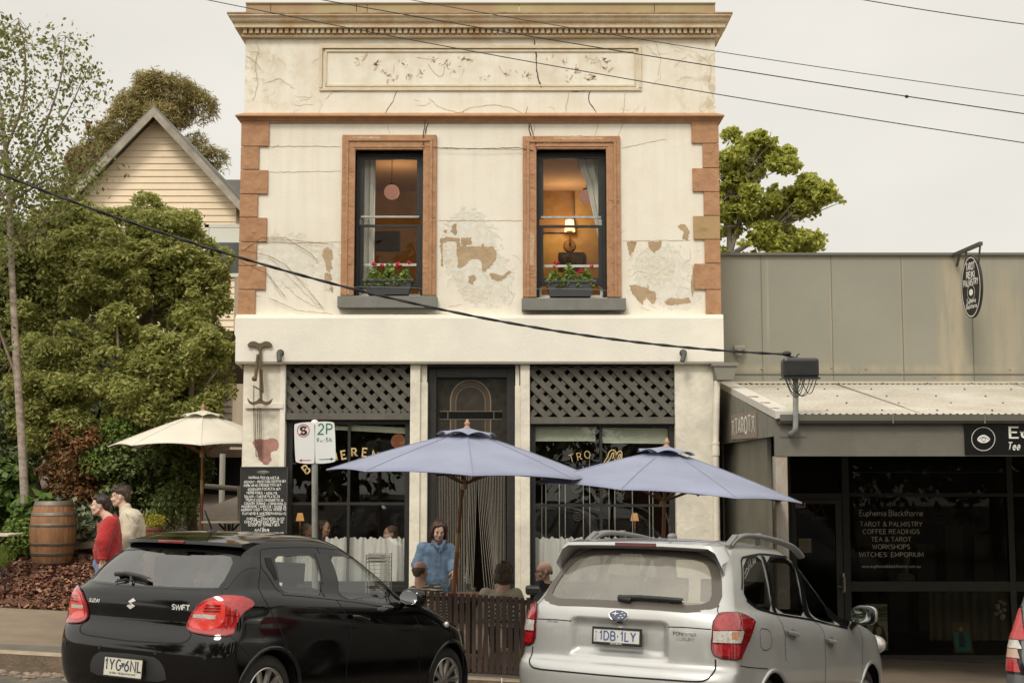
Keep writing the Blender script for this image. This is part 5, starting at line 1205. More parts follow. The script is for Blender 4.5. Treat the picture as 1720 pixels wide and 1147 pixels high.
def lattice(x0,x1,z0,z1):
 yb = YF+.05; fr = MB(); fr.box(x0,x1,yb-.03,yb+.12,z0-.09,z0); fr.box(x0,x1,yb,yb+.1,z1-.02,z1+.0); root = fr.build('lattice_panel',m_lattice,cafe)
 for sgn,y in ((1,yb),(-1,yb+.02)):
  m = MB(); st = .192; w_ = .076; H = z1-z0
  k = -int(H/st)-2
  while x0+k*st < x1+H:
   xa_ = x0+k*st-.04*(sgn > 0)+.006*math.sin(k*2.7+sgn); P0 = (xa_,z0); P1 = (xa_+H,z1)
   if sgn < 0: pass
   def cl_(t): return (P0[0]+(P1[0]-P0[0])*t,P0[1]+(P1[1]-P0[1])*t)
   t0 = max(0,(x0-P0[0])/(P1[0]-P0[0])); t1 = min(1,(x1-P0[0])/(P1[0]-P0[0]))
   if t1 > t0+.03:
    a,b = cl_(t0),cl_(t1)
    if sgn > 0: a,b = (x0+x1-a[0],a[1]),(x0+x1-b[0],b[1])
    d = np.array([b[0]-a[0],b[1]-a[1]]); d /= np.linalg.norm(d); nn = np.array([-d[1],d[0]])*w_/2
    V = [(a[0]-nn[0],y,a[1]-nn[1]),(b[0]-nn[0],y,b[1]-nn[1]),(b[0]+nn[0],y,b[1]+nn[1]),(a[0]+nn[0],y,a[1]+nn[1])]
    V += [(p[0],p[1]+.018,p[2]) for p in V]; m.add(V,[(0,1,2,3),(7,6,5,4),(0,4,5,1),(1,5,6,2),(2,6,7,3),(3,7,4,0)])
   k += 1
  m.build('lattice_slats',m_lattice,root)
lattice(X(479),X(689),Z(693),Z(614)); lattice(X(890),X(1133),Z(700),Z(615))
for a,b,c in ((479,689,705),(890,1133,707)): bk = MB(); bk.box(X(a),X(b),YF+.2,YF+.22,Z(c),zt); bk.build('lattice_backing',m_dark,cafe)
def shopwin(px0,px1,ptop,pbot,pm,pt,lab):
 x0,x1,z0,z1 = X(px0),X(px1),Z(pbot),Z(ptop); y = YF+.12; f = MB(); t = .075
 f.box(x0,x0+t,y,y+.1,z0,z1); f.box(x1-t,x1,y,y+.1,z0,z1); f.box(x0+t,x1-t,y,y+.1,z1-t*.9,z1); f.box(x0+t,x1-t,y,y+.1,z0,z0+.05)
 f.box(x0-.01,x1+.01,y-.13,y+.1,z0-.07,z0); w_ = f.build('window',m_blackw,cafe)
 q = MB(); q.box(X(pm)-.018,X(pm)+.018,y+.01,y+.05,z0+.05,z1-t*.9); q.box(x0+t,X(pm)-.018,y+.012,y+.048,Z(pt)-.018,Z(pt)+.018); q.box(X(pm)+.018,x1-t,y+.012,y+.048,Z(pt)-.018,Z(pt)+.018); q.build('glazing_bar',m_blackw,w_)
 for a,b in ((x0+t,X(pm)-.018),(X(pm)+.018,x1-t)):
  for c,d in ((z0+.05,Z(pt)-.018),(Z(pt)+.018,z1-t*.9)):
   g = MB(); g.box(a,b,y+.03,y+.036,c,d); g.build('pane',m_pane,w_)
 sb = MB(); sb.box(x0,x1,y+.0,y+.1,zb-.3,z0-.07); sb.build('stall_riser',m_blackw,cafe)
 sr = MB(); sr.box(x0,x1,y-.012,y+.0,zb-.3,z0-.12); 
 return w_
w_a = shopwin(480,689,703,984,585,846,'a'); w_b = shopwin(890,1134,707,984,1010,849,'b')
yg = YF+.149
for ch,px,py,rot,h in (('B',517,785,38,.175),('E',577,762,10,.17),('R',594,758,4,.17),('E',611,758,-4,.17),('N',628,763,-9,.17),('I',565,765,14,.17)):
 a = math.radians(rot); text('window_lettering',ch,(X(px),yg,Z(py+8)),(math.cos(a),0,math.sin(a)),(-math.sin(a),0,math.cos(a)),h*.62,m_gold,w_a,off=.002,w=.2,serif=.14)
for ch,px,py,rot in (('B',893,793,24),('I',916,786,22),('S',929,780,20),('T',962,771,14),('R',975,768,12),('O',988,765,8)):
 if px < 955: continue
 a = math.radians(rot); text('window_lettering',ch,(X(px),yg,Z(py+4)),(math.cos(a),0,math.sin(a)),(-math.sin(a),0,math.cos(a)),.095,m_gold,w_b,off=.002,w=.1)
fl_ = MB()
for q in ([(1015,776),(1021,768),(1024,758),(1030,754),(1036,758),(1036,766),(1032,776)],[(1018,778),(1026,770),(1029,760),(1033,760),(1030,770)],[(1034,776),(1036,764),(1040,757),(1045,757),(1046,765),(1043,776)],[(1038,772),(1041,762),(1044,763),(1041,772)],[(1022,776),(1026,778),(1030,776)]):
 v,f = ribbon2([(X(a),Z(b)) for a,b in rounded(q,2,False)],.014); k = len(fl_.v); fl_.v += [(p[0],yg-.002,p[1]) for p in v]; fl_.f += [tuple(i+k for i in t) for t in f]
fl_.build('window_emblem',m_gold,w_b)
def cafe_curtain(px0,px1,ptop,pbot,par,seed):
 r = random.Random(seed); y = YF+.235; n = 260; K = 14; m = MB(); x0,x1 = X(px0),X(px1); z1,z0 = Z(ptop,y),Z(pbot,y)
 ph = [r.uniform(0,6) for _ in range(4)]
 for i in range(n+1):
  u = i/n; s0 = u*(x1-x0)
  for k in range(K+1):
   v = k/K; z = z1+(z0-z1)*v
   fo_ = .017*math.sin(s0*44+ph[0]+2.2*math.sin(s0*5+ph[1])+.25*v)+.014*math.sin(s0*27+ph[2]+.5*v)+.006*math.sin(s0*83+ph[3])
   head = .016*math.sin(s0*52+ph[0]) if k == 0 else 0
   m.v.append((x0+s0+.006*math.sin(z*6+s0*9),y+fo_*(.55+.5*v)+(.006*math.sin(s0*110) if k < 2 else 0),z+head*.8+(.008*math.sin(s0*97) if k == 0 else 0)))
 for i in range(n):
  for k in range(K): p0 = i*(K+1)+k; m.f.append((p0,p0+1,p0+K+2,p0+K+1))
 m.build('cafe_curtain',M('sheer_white',(.70,.70,.69),.9,var=.06,vs=25),par,smooth=True)
cafe_curtain(545,683,903,978,w_a,1); cafe_curtain(487,545,907,978,w_a,3); cafe_curtain(893,1128,903,980,w_b,2)
def blind(px0,px1,ptop,pbot,par,tilt=0):
 y = YF+.19; m = MB(); z1,z0 = Z(ptop,y),Z(pbot,y); n = 9
 for i in range(n):
  z = z0+(z1-z0)*(i+.5)/n; h = (z1-z0)/n*.46; m.hexa([(X(px0),y-.008,z-h),(X(px1),y-.008,z-h+tilt),(X(px1),y+.012,z-h*.6+tilt),(X(px0),y+.012,z-h*.6),(X(px0),y-.008,z+h),(X(px1),y-.008,z+h+tilt),(X(px1),y+.012,z+h+tilt),(X(px0),y+.012,z+h)])
 m.build('blind',M('blind_pale',(.52,.56,.46),.6,var=.1,vs=10),par)
blind(895,1001,714,741,w_b); blind(1013,1124,718,744,w_b,-.01); blind(560,682,712,722,w_a,-.05); blind(497,583,709,716,w_a)
dx0,dx1 = X(718),X(865); df = MB(); yd = YF+.22
df.box(dx0,X(732),yd-.1,yd+.1,zb,Z(616)); df.box(X(851),dx1,yd-.1,yd+.1,zb,Z(616)); df.box(X(732),X(851),yd-.1,yd+.1,Z(633),Z(616)); df.box(X(732),X(851),yd-.05,yd+.06,Z(797),Z(789)); df.box(dx0,dx1,YF+.02,YF+.35,Z(616),zt-.001)
door = df.build('doorway',m_blackw,cafe,bevel=.006)
st = MB(); st.box(X(732),X(851),yd,yd+.03,Z(789),Z(633)); st.build('door_glass',M('stained_dark',(.030,.026,.018),.25,var=.4,vs=10,coat=.3),door)
def lead(pts,w0,mat,y,closed=False,name='leading'):
 v,f = ribbon2([(X(a),Z(b)) for a,b in pts],w0,closed); mesh(name,[(p[0],y,p[1]) for p in v],f,mat,door)
m_lead = M('lead_pale',(.17,.155,.12),.5); m_amb = M('amber_glass',(.075,.042,.02),.4,coat=.2); m_brg = M('brown_glass',(.040,.030,.022),.3,coat=.4,var=.3,vs=30)
def arch_pts(x0,x1,yt,yb_):
 r = (x1-x0)/2; cx = (x0+x1)/2; return [(x0,yb_),(x0,yt+r)]+[(cx+r*math.cos(math.radians(a)),yt+r-r*math.sin(math.radians(a))) for a in range(180,-1,-12)]+[(x1,yt+r),(x1,yb_)]
ins = arch_pts(764,815,646,788); co,T = cdt([(X(a),Z(b)) for a,b in ins]); mesh('arch_glass',[(p[0],yd-.002,p[1]) for p in co],[t if np.cross(co[t[1]]-co[t[0]],co[t[2]]-co[t[0]]) > 0 else t[::-1] for t in T],m_brg,door)
lead(arch_pts(760,819,642,788),.05,m_amb,yd-.004,name='arch_band'); lead(arch_pts(755.5,823.5,636.5,788),.018,m_lead,yd-.006); lead(arch_pts(764.5,814.5,647,788),.010,m_lead,yd-.006)
for q in ([(737,689.5),(843,689.5)],[(737,703),(843,703)],[(751,689.5),(751,703)],[(829,689.5),(829,703)]): lead(q,.008,m_lead,yd-.012)
bb = MB(); bb.box(X(737),X(843),yd-.010,yd-.001,Z(702.5),Z(690)); bb.build('name_glass',M('black_glass',(.006,.005,.005),.15),door)
bc = MB(); r = random.Random(9)
for i in range(44):
 t = i/43; x0 = X(732.5)+(X(848)-X(732.5))*t; sw_ = 0
 px_ = 732+116*t
 if 768 < px_ < 800: pull = (784-px_)*.25*(1 if px_ < 784 else .6)
 else: pull = 0
 x1_ = x0+r.gauss(0,.003)+(.16*math.exp(-((px_-812)/17)**2) if px_ > 800 else 0)+(-.05 if 786 < px_ < 800 else 0)
 pts = [(x0+(x1_-x0)*u**1.4+.0015*math.sin(u*5+i),YF+.17+.006*math.sin(i*1.7),Z(799)+(Z(1015)-Z(799))*u) for u in np.linspace(0,1,9)]
 bc.tube(pts,.0033,5)
bc.build('bead_curtain',M('bead_grey',(.34,.305,.25),.55,var=.3,vs=60),door)
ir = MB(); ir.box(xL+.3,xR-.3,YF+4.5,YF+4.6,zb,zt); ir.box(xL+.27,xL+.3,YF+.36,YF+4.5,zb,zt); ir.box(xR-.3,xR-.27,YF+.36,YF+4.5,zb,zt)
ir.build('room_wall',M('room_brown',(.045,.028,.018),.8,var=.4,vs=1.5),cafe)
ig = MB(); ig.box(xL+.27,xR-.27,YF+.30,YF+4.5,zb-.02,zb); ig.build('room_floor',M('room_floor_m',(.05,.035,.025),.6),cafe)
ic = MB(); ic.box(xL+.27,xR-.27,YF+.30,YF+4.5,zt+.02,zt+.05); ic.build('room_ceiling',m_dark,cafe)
wb = MB(); yb2 = YF+.45
for px_ in (911,918,941,951,982,993,1026,1036,1066,1095,1101): wb.tube([(X(px_),yb2,Z(905)),(X(px_),yb2,Z(765 if px_ > 985 else 782))],.006,6)
scr = MB()
for cx,cy in ((1018,828),(1045,825),(1007,850),(972,868),(1010,835),(970,820)): scr.tube([(X(cx+ (9-k*.45)*math.cos(k*.7)),yb2+.02,Z(cy+(9-k*.45)*math.sin(k*.7))) for k in range(18)],.005,5)
wg = wb.build('window_grille',M('grille_white',(.45,.45,.42),.5),w_b); scr.build('grille_scrolls',M('scroll_grey',(.10,.09,.08),.6),wg)
# ---------------------------------------------------------------- the single-storey tarot shop on the right
YS = 19.2; m_sheet = None
def shop_wall_mat():
 m = M('sheet_grey',(.24,.232,.19),.75,col2=(.275,.263,.21),vs=.9,vdet=8,bump=.12,bs=30); nt = m.node_tree; L = nt.links; b = nt.nodes['Principled BSDF']
 tc = nd(nt,'ShaderNodeTexCoord'); sp = nd(nt,'ShaderNodeSeparateXYZ'); L.new(tc.outputs['Object'],sp.inputs[0]); src = b.inputs['Base Color'].links[0].from_socket
 mp = nd(nt,'ShaderNodeMapping'); mp.inputs['Scale'].default_value = (4,1,.55); L.new(tc.outputs['Object'],mp.inputs[0]); n = nd(nt,'ShaderNodeTexNoise',Scale=1.4,Detail=9,Roughness=.6); L.new(mp.outputs[0],n.inputs['Vector'])
 def rg(o,a,b_,c=0,d=1):
  r = nd(nt,'ShaderNodeMapRange'); r.inputs['From Min'].default_value = a; r.inputs['From Max'].default_value = b_; r.inputs['To Min'].default_value = c; r.inputs['To Max'].default_value = d; L.new(o,r.inputs[0]); return r.outputs[0]
 def mt(op,a,b_):
  q = nd(nt,'ShaderNodeMath'); q.operation = op
  for k,v in ((0,a),(1,b_)):
   if isinstance(v,float): q.inputs[k].default_value = v
   else: L.new(v,q.inputs[k])
  return q.outputs[0]
 def band(px,wpx): a = PX(px,YS,520); w_ = wpx*YS/2300; d = mt('ABSOLUTE',mt('SUBTRACT',sp.outputs[0],float(a)),0.0); return rg(d,w_,w_*.35)
 run = mt('MULTIPLY',mt('MAXIMUM',band(1600,30),mt('MULTIPLY',band(1690,60),.45)),rg(sp.outputs[2],PZ(425,YS),PZ(500,YS),.55,1.0))
 tide = mt('MULTIPLY',rg(mt('ABSOLUTE',mt('SUBTRACT',sp.outputs[2],float(PZ(619,YS))),0.0),.09,.0),.75)
 hair = mt('MULTIPLY',mt('MAXIMUM',band(1397,3.5),mt('MAXIMUM',band(1516,5),band(1290,3))),.45)
 f = mt('MULTIPLY',mt('MAXIMUM',mt('MAXIMUM',run,tide),hair),rg(n.outputs['Fac'],.34,.62))
 mx = nd(nt,'ShaderNodeMix'); mx.data_type = 'RGBA'; L.new(f,mx.inputs['Factor']); L.new(src,mx.inputs['A']); mx.inputs['B'].default_value = (.42,.345,.23,1); L.new(mx.outputs['Result'],b.inputs['Base Color']); return m
m_sheet = shop_wall_mat()
m_beam = M('beam_grey',(.155,.145,.115),.6,var=.14,vs=3,bump=.1,bs=30)
m_fasc = M('gable_grey',(.20,.19,.155),.6,var=.12,vs=5,bump=.1)
m_alu = M('frame_bronze',(.038,.035,.028),.45,.3,var=.2,vs=6)
m_roof = bpy.data.materials.new('awning_iron'); m_roof.use_nodes = True
def roofmat():
 nt = m_roof.node_tree; L = nt.links; b = nt.nodes['Principled BSDF']; b.inputs['Roughness'].default_value = .65
 tc = nd(nt,'ShaderNodeTexCoord'); n = nd(nt,'ShaderNodeTexNoise',Scale=1.3,Detail=10,Roughness=.7); L.new(tc.outputs['Object'],n.inputs['Vector']); r = nd(nt,'ShaderNodeValToRGB'); r.color_ramp.elements[0].position = .32; r.color_ramp.elements[1].position = .68
 r.color_ramp.elements[0].color = (.40,.355,.28,1); r.color_ramp.elements[1].color = (.57,.54,.475,1); L.new(n.outputs['Fac'],r.inputs[0]); L.new(r.outputs[0],b.inputs['Base Color'])
roofmat()
shop = thing('tarot_shop','low grey sheet-clad shop with corrugated iron awning and dark window','building',(7,YS,-.3))
sx0 = PX(1211,YS,520); sx1 = 16.0; ztop = PZ(429,YS); zaw = PZ(645,YS)
wl = MB(); wl.box(sx0,sx1,YS+.02,YS+.2,zaw-.25,ztop); wl.box(sx0+.02,sx0+.2,YS+.2,YS+9,-.9,ztop-.02); wl.box(sx1-.2,sx1,YS+.2,YS+9,-1.2,ztop-.02); wl.box(sx0+.02,sx1,YS+9,YS+9.2,-1.2,ztop-.02); wl.box(sx0+.2,sx1-.2,YS+.2,YS+9,ztop-.5,ztop-.4); wl.build('wall',m_sheet,shop)
jn = MB()
M('joint_dark',(.16,.15,.115),.8)
for px in (1280,1398,1516,1633.5): x = PX(px,YS,520); jn = MB(); jn.box(x-.003,x+.003,YS+.012,YS+.0215,zaw,ztop); jn.build('sheet_joint',MATS['joint_dark'],shop)
jl = MB(); jl.box(sx0,sx1,YS+.008,YS+.0205,PZ(629,YS),PZ(627.5,YS))
jl.build('sheet_joint',MATS['joint_dark'],shop)
fx = MB(); r = random.Random(2)
for px,py in ((1280,619),(1397,617),(1447,627),(1516,627),(1570,632),(1455,619),(1633,640),(1697,620)): fx.ell((PX(px,YS,620),YS+.014,PZ(py,YS)),(.016,.012,.016),8,6)
fx.build('fixing',M('fixing_buff',(.36,.29,.18),.8),shop)
cap = MB(); cap.box(sx0-.02,sx1,YS-.03,YS+.26,ztop,ztop+.035); cap.build('parapet_cap',M('cap_grey',(.13,.125,.105),.6),shop)
YA = 15.15; zA1 = PZ(696,YA); xA0b = sx0+.02; xA0 = PX(1300,YA,700)
xa = (xA0b+xA0)/2; xa = PX(1301,YA,700)+.16; Yw = YS
nC = 150; L_ = sx1-xa; V = []; F = []; per = .076
m = MB(); xs = np.arange(0,int((sx1-xa)/per*6)+1)*per/6
for j,t in enumerate(np.linspace(0,1,5)):
 for x_ in xs:
  y = YS+(YA-.06-YS)*t; z = zaw+(zA1+.0-zaw)*t+.011*math.sin(2*PI*x_/per); m.v.append((xa+x_,y,z))
n = len(xs)
for j in range(4):
 for i in range(n-1): m.f.append((j*n+i,j*n+i+1,(j+1)*n+i+1,(j+1)*n+i))
aw = m.build('awning_roof',m_roof,shop,smooth=True)
sc_ = MB()
for t in (.02,.25,.5,.72,.93):
 for k,x_ in enumerate(np.arange(.25,10,.62)):
  y = YS+(YA-YS)*t; sc_.ell((xa+x_+.3*(t*3 % 1),y,zaw+(zA1-zaw)*t+.018),(.014,.014,.01),6,4)
sc_.build('roof_screw',M('screw_dark',(.10,.08,.06),.8),aw)
lap = MB()
for x_ in (1.45,3.9,6.4): lap.hexa([(xa+x_,YS,zaw+.012),(xa+x_+.02,YS,zaw+.012),(xa+x_+.02,YA,zA1+.012),(xa+x_,YA,zA1+.012),(xa+x_,YS,zaw+.017),(xa+x_+.02,YS,zaw+.017),(xa+x_+.02,YA,zA1+.017),(xa+x_,YA,zA1+.017)])
lap.build('roof_lap',MATS['joint_dark'],aw)
ap = MB(); ap.box(sx0,sx1,YS-.06,YS+.02,zaw+.005,zaw+.035); ap.build('apron_flashing',M('apron_pale',(.50,.46,.37),.6),shop)
bg_ = MB(); a0 = Vector((xa-.13,YS,zaw+.0)); a1 = Vector((xa-.13,YA-.05,zA1)); 
bg_.hexa([(xa-.16,YS,zaw-.05),(xa+.04,YS,zaw-.02),(xa+.04,YA-.06,zA1-.02),(xa-.16,YA-.06,zA1-.05),(xa-.16,YS,zaw+.035),(xa+.05,YS,zaw+.03),(xa+.05,YA-.06,zA1+.03),(xa-.16,YA-.06,zA1+.035)])
bg_.build('barge_capping',M('capping_white',(.60,.57,.50),.6,var=.1,vs=6),shop)
rr = random.Random(6); rp_ = MB()
for t in (.55,.74,.90):
 y = YS+(YA-YS)*t; z = zaw+(zA1-zaw)*t+.0375; a = rr.uniform(.02,.05); rp_.v += [(xa-.15,y,z),(xa-.15+a*3.3,y+.02,z-.002),(xa-.13+a*2,y-.18,z-.02+.004),(xa-.15,y-.15,z-.015)]; k = len(rp_.v); rp_.f.append((k-4,k-3,k-2,k-1))
rp_.build('rust_paint',M('rust_red',(.36,.10,.05),.7),shop)
gp = MB(); zg0 = PZ(742,YS-.05); zg1 = PZ(732,YA)
gp.hexa([(xa-.16,YA+.064,zg1),(xa-.12,YA+.064,zg1),(xa-.12,YS,zg1),(xa-.16,YS,zg1),(xa-.16,YA+.064,zA1-.05),(xa-.12,YA+.064,zA1-.05),(xa-.12,YS,zaw-.05),(xa-.16,YS,zaw-.05)]); gp.build('gable_panel',m_fasc,shop)
gj = MB()
for t in np.linspace(.03,.97,13):
 y = YS+(YA-YS)*t; z = zaw+(zA1-zaw)*t; gj = MB(); gj.box(xa-.163,xa-.1595,y-.003,y+.003,zg1,z-.05); gj.build('panel_groove',MATS['joint_dark'],shop)
zb1 = PZ(766,YA); zb2 = PZ(708,YA)
bm = MB(); bm.box(xa-.16,sx1,YA,YA+.06,zb1,zb2+.03); bm.build('fascia_beam',m_beam,shop)
gt = MB(); yg_ = YA-.005; zt0,zt1 = PZ(711,YA-.08),PZ(696,YA-.08)
pr_ = [(yg_,zt0),(yg_-.06,zt0),(yg_-.10,zt0+.03),(yg_-.115,zt1),(yg_-.10,zt1),(yg_-.09,zt0+.035),(yg_-.055,zt0+.012),(yg_,zt0+.012)]
for x in (xa-.12,sx1): gt.v += [(x,y,z) for y,z in pr_]
k = len(pr_); gt.f += [(i,(i+1) % k,k+(i+1) % k,k+i) for i in range(k)]+[tuple(range(k))[::-1],tuple(range(k,2*k))]; gt.build('gutter',M('gutter_grey',(.17,.16,.13),.5),shop,auto=30)
gb = MB()
for px in (1495,1648): x = PX(px,YA,700); gb.box(x-.008,x+.008,YA-.12,YA-.11,zt0,zt1+.01)
gb.build('gutter_bracket',M('gutter_grey',(.17,.16,.13)),shop)
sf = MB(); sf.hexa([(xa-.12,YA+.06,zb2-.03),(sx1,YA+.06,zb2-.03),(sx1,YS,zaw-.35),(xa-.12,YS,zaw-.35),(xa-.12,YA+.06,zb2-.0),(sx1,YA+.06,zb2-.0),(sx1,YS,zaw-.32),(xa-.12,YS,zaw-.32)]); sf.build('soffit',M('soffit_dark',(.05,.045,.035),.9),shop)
po = MB(); x0,x1 = PX(1303,YA+.03,840),PX(1323,YA+.03,840); po.box(x0,x1,YA+.01,YA+.13,-.5,zb1); po.build('awning_post',M('post_weathered',(.44,.42,.36),.85,col2=(.30,.22,.15),vs=4,vdet=10,bump=.4,stretch=(1,1,.35)),shop)
po2 = MB(); x0,x1 = PX(1298,YA+.2,840),PX(1303.5,YA+.2,840); po2.box(x0,x1,YA+.14,YA+.2,-.5,zb1); po2.build('awning_post',m_beam,shop)
ww = MB(); fz = lambda y: zaw+(zA1-zaw)*(YS-y)/(YS-YA)-.16; ww.hexa([(sx0+.012,15.95,-.7),(sx0+.06,15.95,-.7),(sx0+.06,YS,-.7),(sx0+.012,YS,-.7),(sx0+.012,15.95,fz(15.95)),(sx0+.06,15.95,fz(15.95)),(sx0+.06,YS,fz(YS)),(sx0+.012,YS,fz(YS))]); ww.build('wing_wall',M('wing_grey',(.17,.16,.12),.75,var=.2,vs=2),shop)
zs0 = -.50; zs1 = PZ(1103,YS); sf_ = MB(); yF = YS
def fx_(a,b,c,d,th=.06,y=yF): sf_.box(PX(a,y,900),PX(b,y,900) if b < 1900 else sx1,y,y+th,PZ(d,y),PZ(c,y))
for a,b in ((1323,1330),(1416,1428),(1694,1704)): fx_(a,b,760,1104)
fx_(1330,1416,828,838); fx_(1428,1694,828,834); fx_(1428,1694,976,993); fx_(1428,1694,1100,1108); fx_(1704,1990,828,834); fx_(1704,1990,976,993); fx_(1300,1990,745,762)
front = sf_.build('shopfront',m_alu,shop,bevel=.004)
bs_ = MB(); bs_.box(PX(1428,YS,1100),sx1,YS-.02,YS+.1,zs0-.3,PZ(1107,YS)); bs_.build('plinth',M('plinth_grey',(.055,.05,.04),.8,var=.3,vs=5),shop)
m_sg = glass('shop_glass_dark',(.86,.86,.82),.22,0,.02)
for a,b,c,d in ((1330,1416,762,828),(1428,1694,762,828),(1428,1694,834,976),(1428,1694,993,1100),(1704,1990,762,828),(1704,1990,834,976),(1704,1990,993,1100)):
 g = MB(); g.box(PX(a,yF,900),PX(b,yF,900) if b < 1900 else sx1-.1,yF+.03,yF+.036,PZ(d,yF),PZ(c,yF)); g.build('pane',m_sg,front)
dr = MB()
def dx_(a,b,c,d,y=yF+.02): dr.box(PX(a,y,900),PX(b,y,900),y,y+.05,PZ(d,y),PZ(c,y))
dx_(1330.5,1338,839,1104); dx_(1404,1415.5,839,1104); dx_(1338,1404,839,846); dx_(1338,1404,1080,1104); dd = dr.build('door',M('door_bronze',(.055,.050,.040),.45,.3),shop)
g = MB(); g.box(PX(1338,yF,900),PX(1404,yF,900),yF+.04,yF+.046,PZ(1080,yF),PZ(846,yF)); g.build('pane',m_sg,dd)
hh = MB(); xh = PX(1417,yF,980); hh.tube([(xh,yF-.05,PZ(968,yF)),(xh,yF-.05,PZ(992,yF))],.012,8); hh.tube([(xh,yF+.0,PZ(985,yF)),(xh,yF-.05,PZ(985,yF)),(xh-.10,yF-.05,PZ(984,yF))],.010,8); hh.box(xh-.015,xh+.015,yF-.012,yF+.002,PZ(994,yF),PZ(962,yF)); hh.build('handle',M('steel',(.40,.39,.36),.35,.8),dd)
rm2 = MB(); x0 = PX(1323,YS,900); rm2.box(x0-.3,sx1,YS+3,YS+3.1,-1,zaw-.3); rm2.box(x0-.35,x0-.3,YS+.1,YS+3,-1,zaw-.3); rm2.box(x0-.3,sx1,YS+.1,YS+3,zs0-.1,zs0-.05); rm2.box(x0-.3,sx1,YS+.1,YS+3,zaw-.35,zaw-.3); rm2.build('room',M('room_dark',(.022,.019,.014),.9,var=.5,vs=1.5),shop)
m_let = M('letter_cream',(.78,.75,.66),.6); m_letw = M('letter_white',(.80,.78,.72),.6)
def glasstext(s,px,py,wpx,caps,mat=m_let,**k):
 y = yF+.025; V,F,W = text2(s,caps*YS/2300,**k); t = wpx*YS/2300/max(W,.01)
 o = P(px,py,y); mesh('window_lettering',[(o.x+v[0]*t,y,o.z+v[1]) for v in V],F,mat,front)
glasstext('Euphemia Blackthorne',1497,866,105,9.5,w=.10,serif=.07)
for s,y,w_ in (('TAROT & PALMISTRY',883.5,103),('COFFEE READINGS',896,94),('TEA & TAROT',909,66),('WORKSHOPS',921.5,62),("WITCHES' EMPORIUM",934.5,107)): glasstext(s,1497,y,w_,7.2,w=.12,serif=.09)
glasstext('www.euphemiablackthorne.com.au',1497,953,97,5.2,w=.11)
nb = MB(); nb.box(PX(1336.5,yF,848),PX(1352.5,yF,848),yF-.004,yF+.002,PZ(852.5,yF),PZ(844,yF)); nbo = nb.build('street_number',M('number_white',(.6,.58,.5),.5),shop)
text('number_lettering','119',(PX(1344.5,yF,848),yF-.005,PZ(851.5,yF)),(1,0,0),(0,0,1),.055,M('ink',(.01,.01,.01),.6),nbo,w=.22,gap=.35,cond=.8)
pn = MB(); pn.box(PX(1342,yF,915),PX(1363,yF,915),yF+.008,yF+.018,PZ(928,yF),PZ(904,yF)); po_ = pn.build('paper_notice',M('paper_cream',(.34,.31,.22),.8,var=.2,vs=40),dd)
ln_ = MB()
for i in range(7): ln_.box(PX(1345,yF,915),PX(1360-(i*37 % 5),yF,915),yF+.006,yF+.008,PZ(908.5+2.7*i,yF)-.0022,PZ(908.5+2.7*i,yF)+.0022)
ln_.build('notice_lines',M('faint_ink',(.16,.14,.10),.7),po_)
dl = MB()
for q in ([(1350,861),(1354,846),(1360,858),(1368,861),(1376,856),(1380,846)],[(1380,846),(1385,862)],[(1366,846),(1372,858)]):
 v,f = ribbon2([(PX(a,yF,850),PZ(b,yF)) for a,b in rounded(q,2,False)],.006); k = len(dl.v); dl.v += [(p[0],yF+.036,p[1]) for p in v]; dl.f += [tuple(i+k for i in t) for t in f]
ey = [(1325+5*math.cos(t),879+3*math.sin(t)) for t in np.linspace(0,2*PI,13)[:-1]]; k = len(dl.v); dl.v += [(PX(a+3,yF,850),yF+.036,PZ(b,yF)) for a,b in ey]; dl.f.append(tuple(range(k,k+12)))
dl.build('door_drawing',M('sign_ochre',(.17,.07,.025),.7),dd)
text('door_lettering','TAROT READINGS',(PX(1367,yF,870),yF+.036,PZ(872,yF)),(1,0,0),(0,0,1),.036,MATS['sign_ochre'],dd,w=.14)
tb_ = MB(); tb_.box(PX(1432,YS+1.2,768),PX(1690,YS+1.2,768),YS+1.2,YS+1.23,PZ(793.5,YS+1.2),PZ(792.5,YS+1.2)); tb_.build('light_batten',M('batten',(.16,.15,.11),.6),shop)
# ---------------------------------------------------------------- things in the street and on the fronts
m_pole = M('galvanised',(.33,.33,.30),.45,.5,var=.2,vs=10)
m_signw = M('sign_white',(.72,.73,.70),.35)
m_red = M('sign_red',(.45,.03,.04),.4); m_green = M('sign_green',(.02,.17,.11),.4); m_blk = M('sign_black',(.008,.008,.008),.5)
def loc(px,py,Y): return P(px,py,Y)
Yp = 14.75; c = P(530,1100,Yp); g0 = Gh(c.x,Yp)
ps = thing('parking_sign','white two-part 2P and no-stopping sign on a grey pole at the kerb','sign',(c.x,Yp,g0))
m = MB(); m.tube([(c.x,Yp,g0-.1),(P(528.5,709,Yp).x,Yp,PZ(709,Yp))],.0335,16); m.build('pole',m_pole,ps,smooth=False,auto=40)
m = MB(); xc = P(528.5,709,Yp).x; m.lathe([(.04,-.03),(.042,0),(.03,.02),(.001,.03)],(xc,Yp,PZ(709,Yp)),n=16); m.build('pole_cap',m_signw,ps,auto=40)
def plate(pts,mat,y,th=.004): 
 r = rounded(pts,3,k=.08); co,T = cdt(r); n = len(co); V = [(a,y,b) for a,b in co]; return r,V,T
def xz(L,Y): return [(P(a,b,Y).x,PZ(b,Y)) for a,b in L]
yp = Yp-.045
for q,nm in (([(493.5,711),(528.3,707.5),(528.8,779.5),(496,777)],'l'),([(529,707.5),(562,708),(564.5,776),(529.3,779.5)],'r')):
 o = slab('sign_plate',rounded(xz(q,yp),3,k=.07),[],yp,.004,m_signw,ps)
def ctext(s,px,py,capx,wpx,mat,par,y,**k):
 V,F,W = text2(s,capx*y/2300,**k); t = wpx*y/2300/max(W,.001); o = P(px,py,y)
 return mesh('lettering',[(o.x+v[0]*t,y-.003,o.z+v[1]) for v in V],F,mat,par)
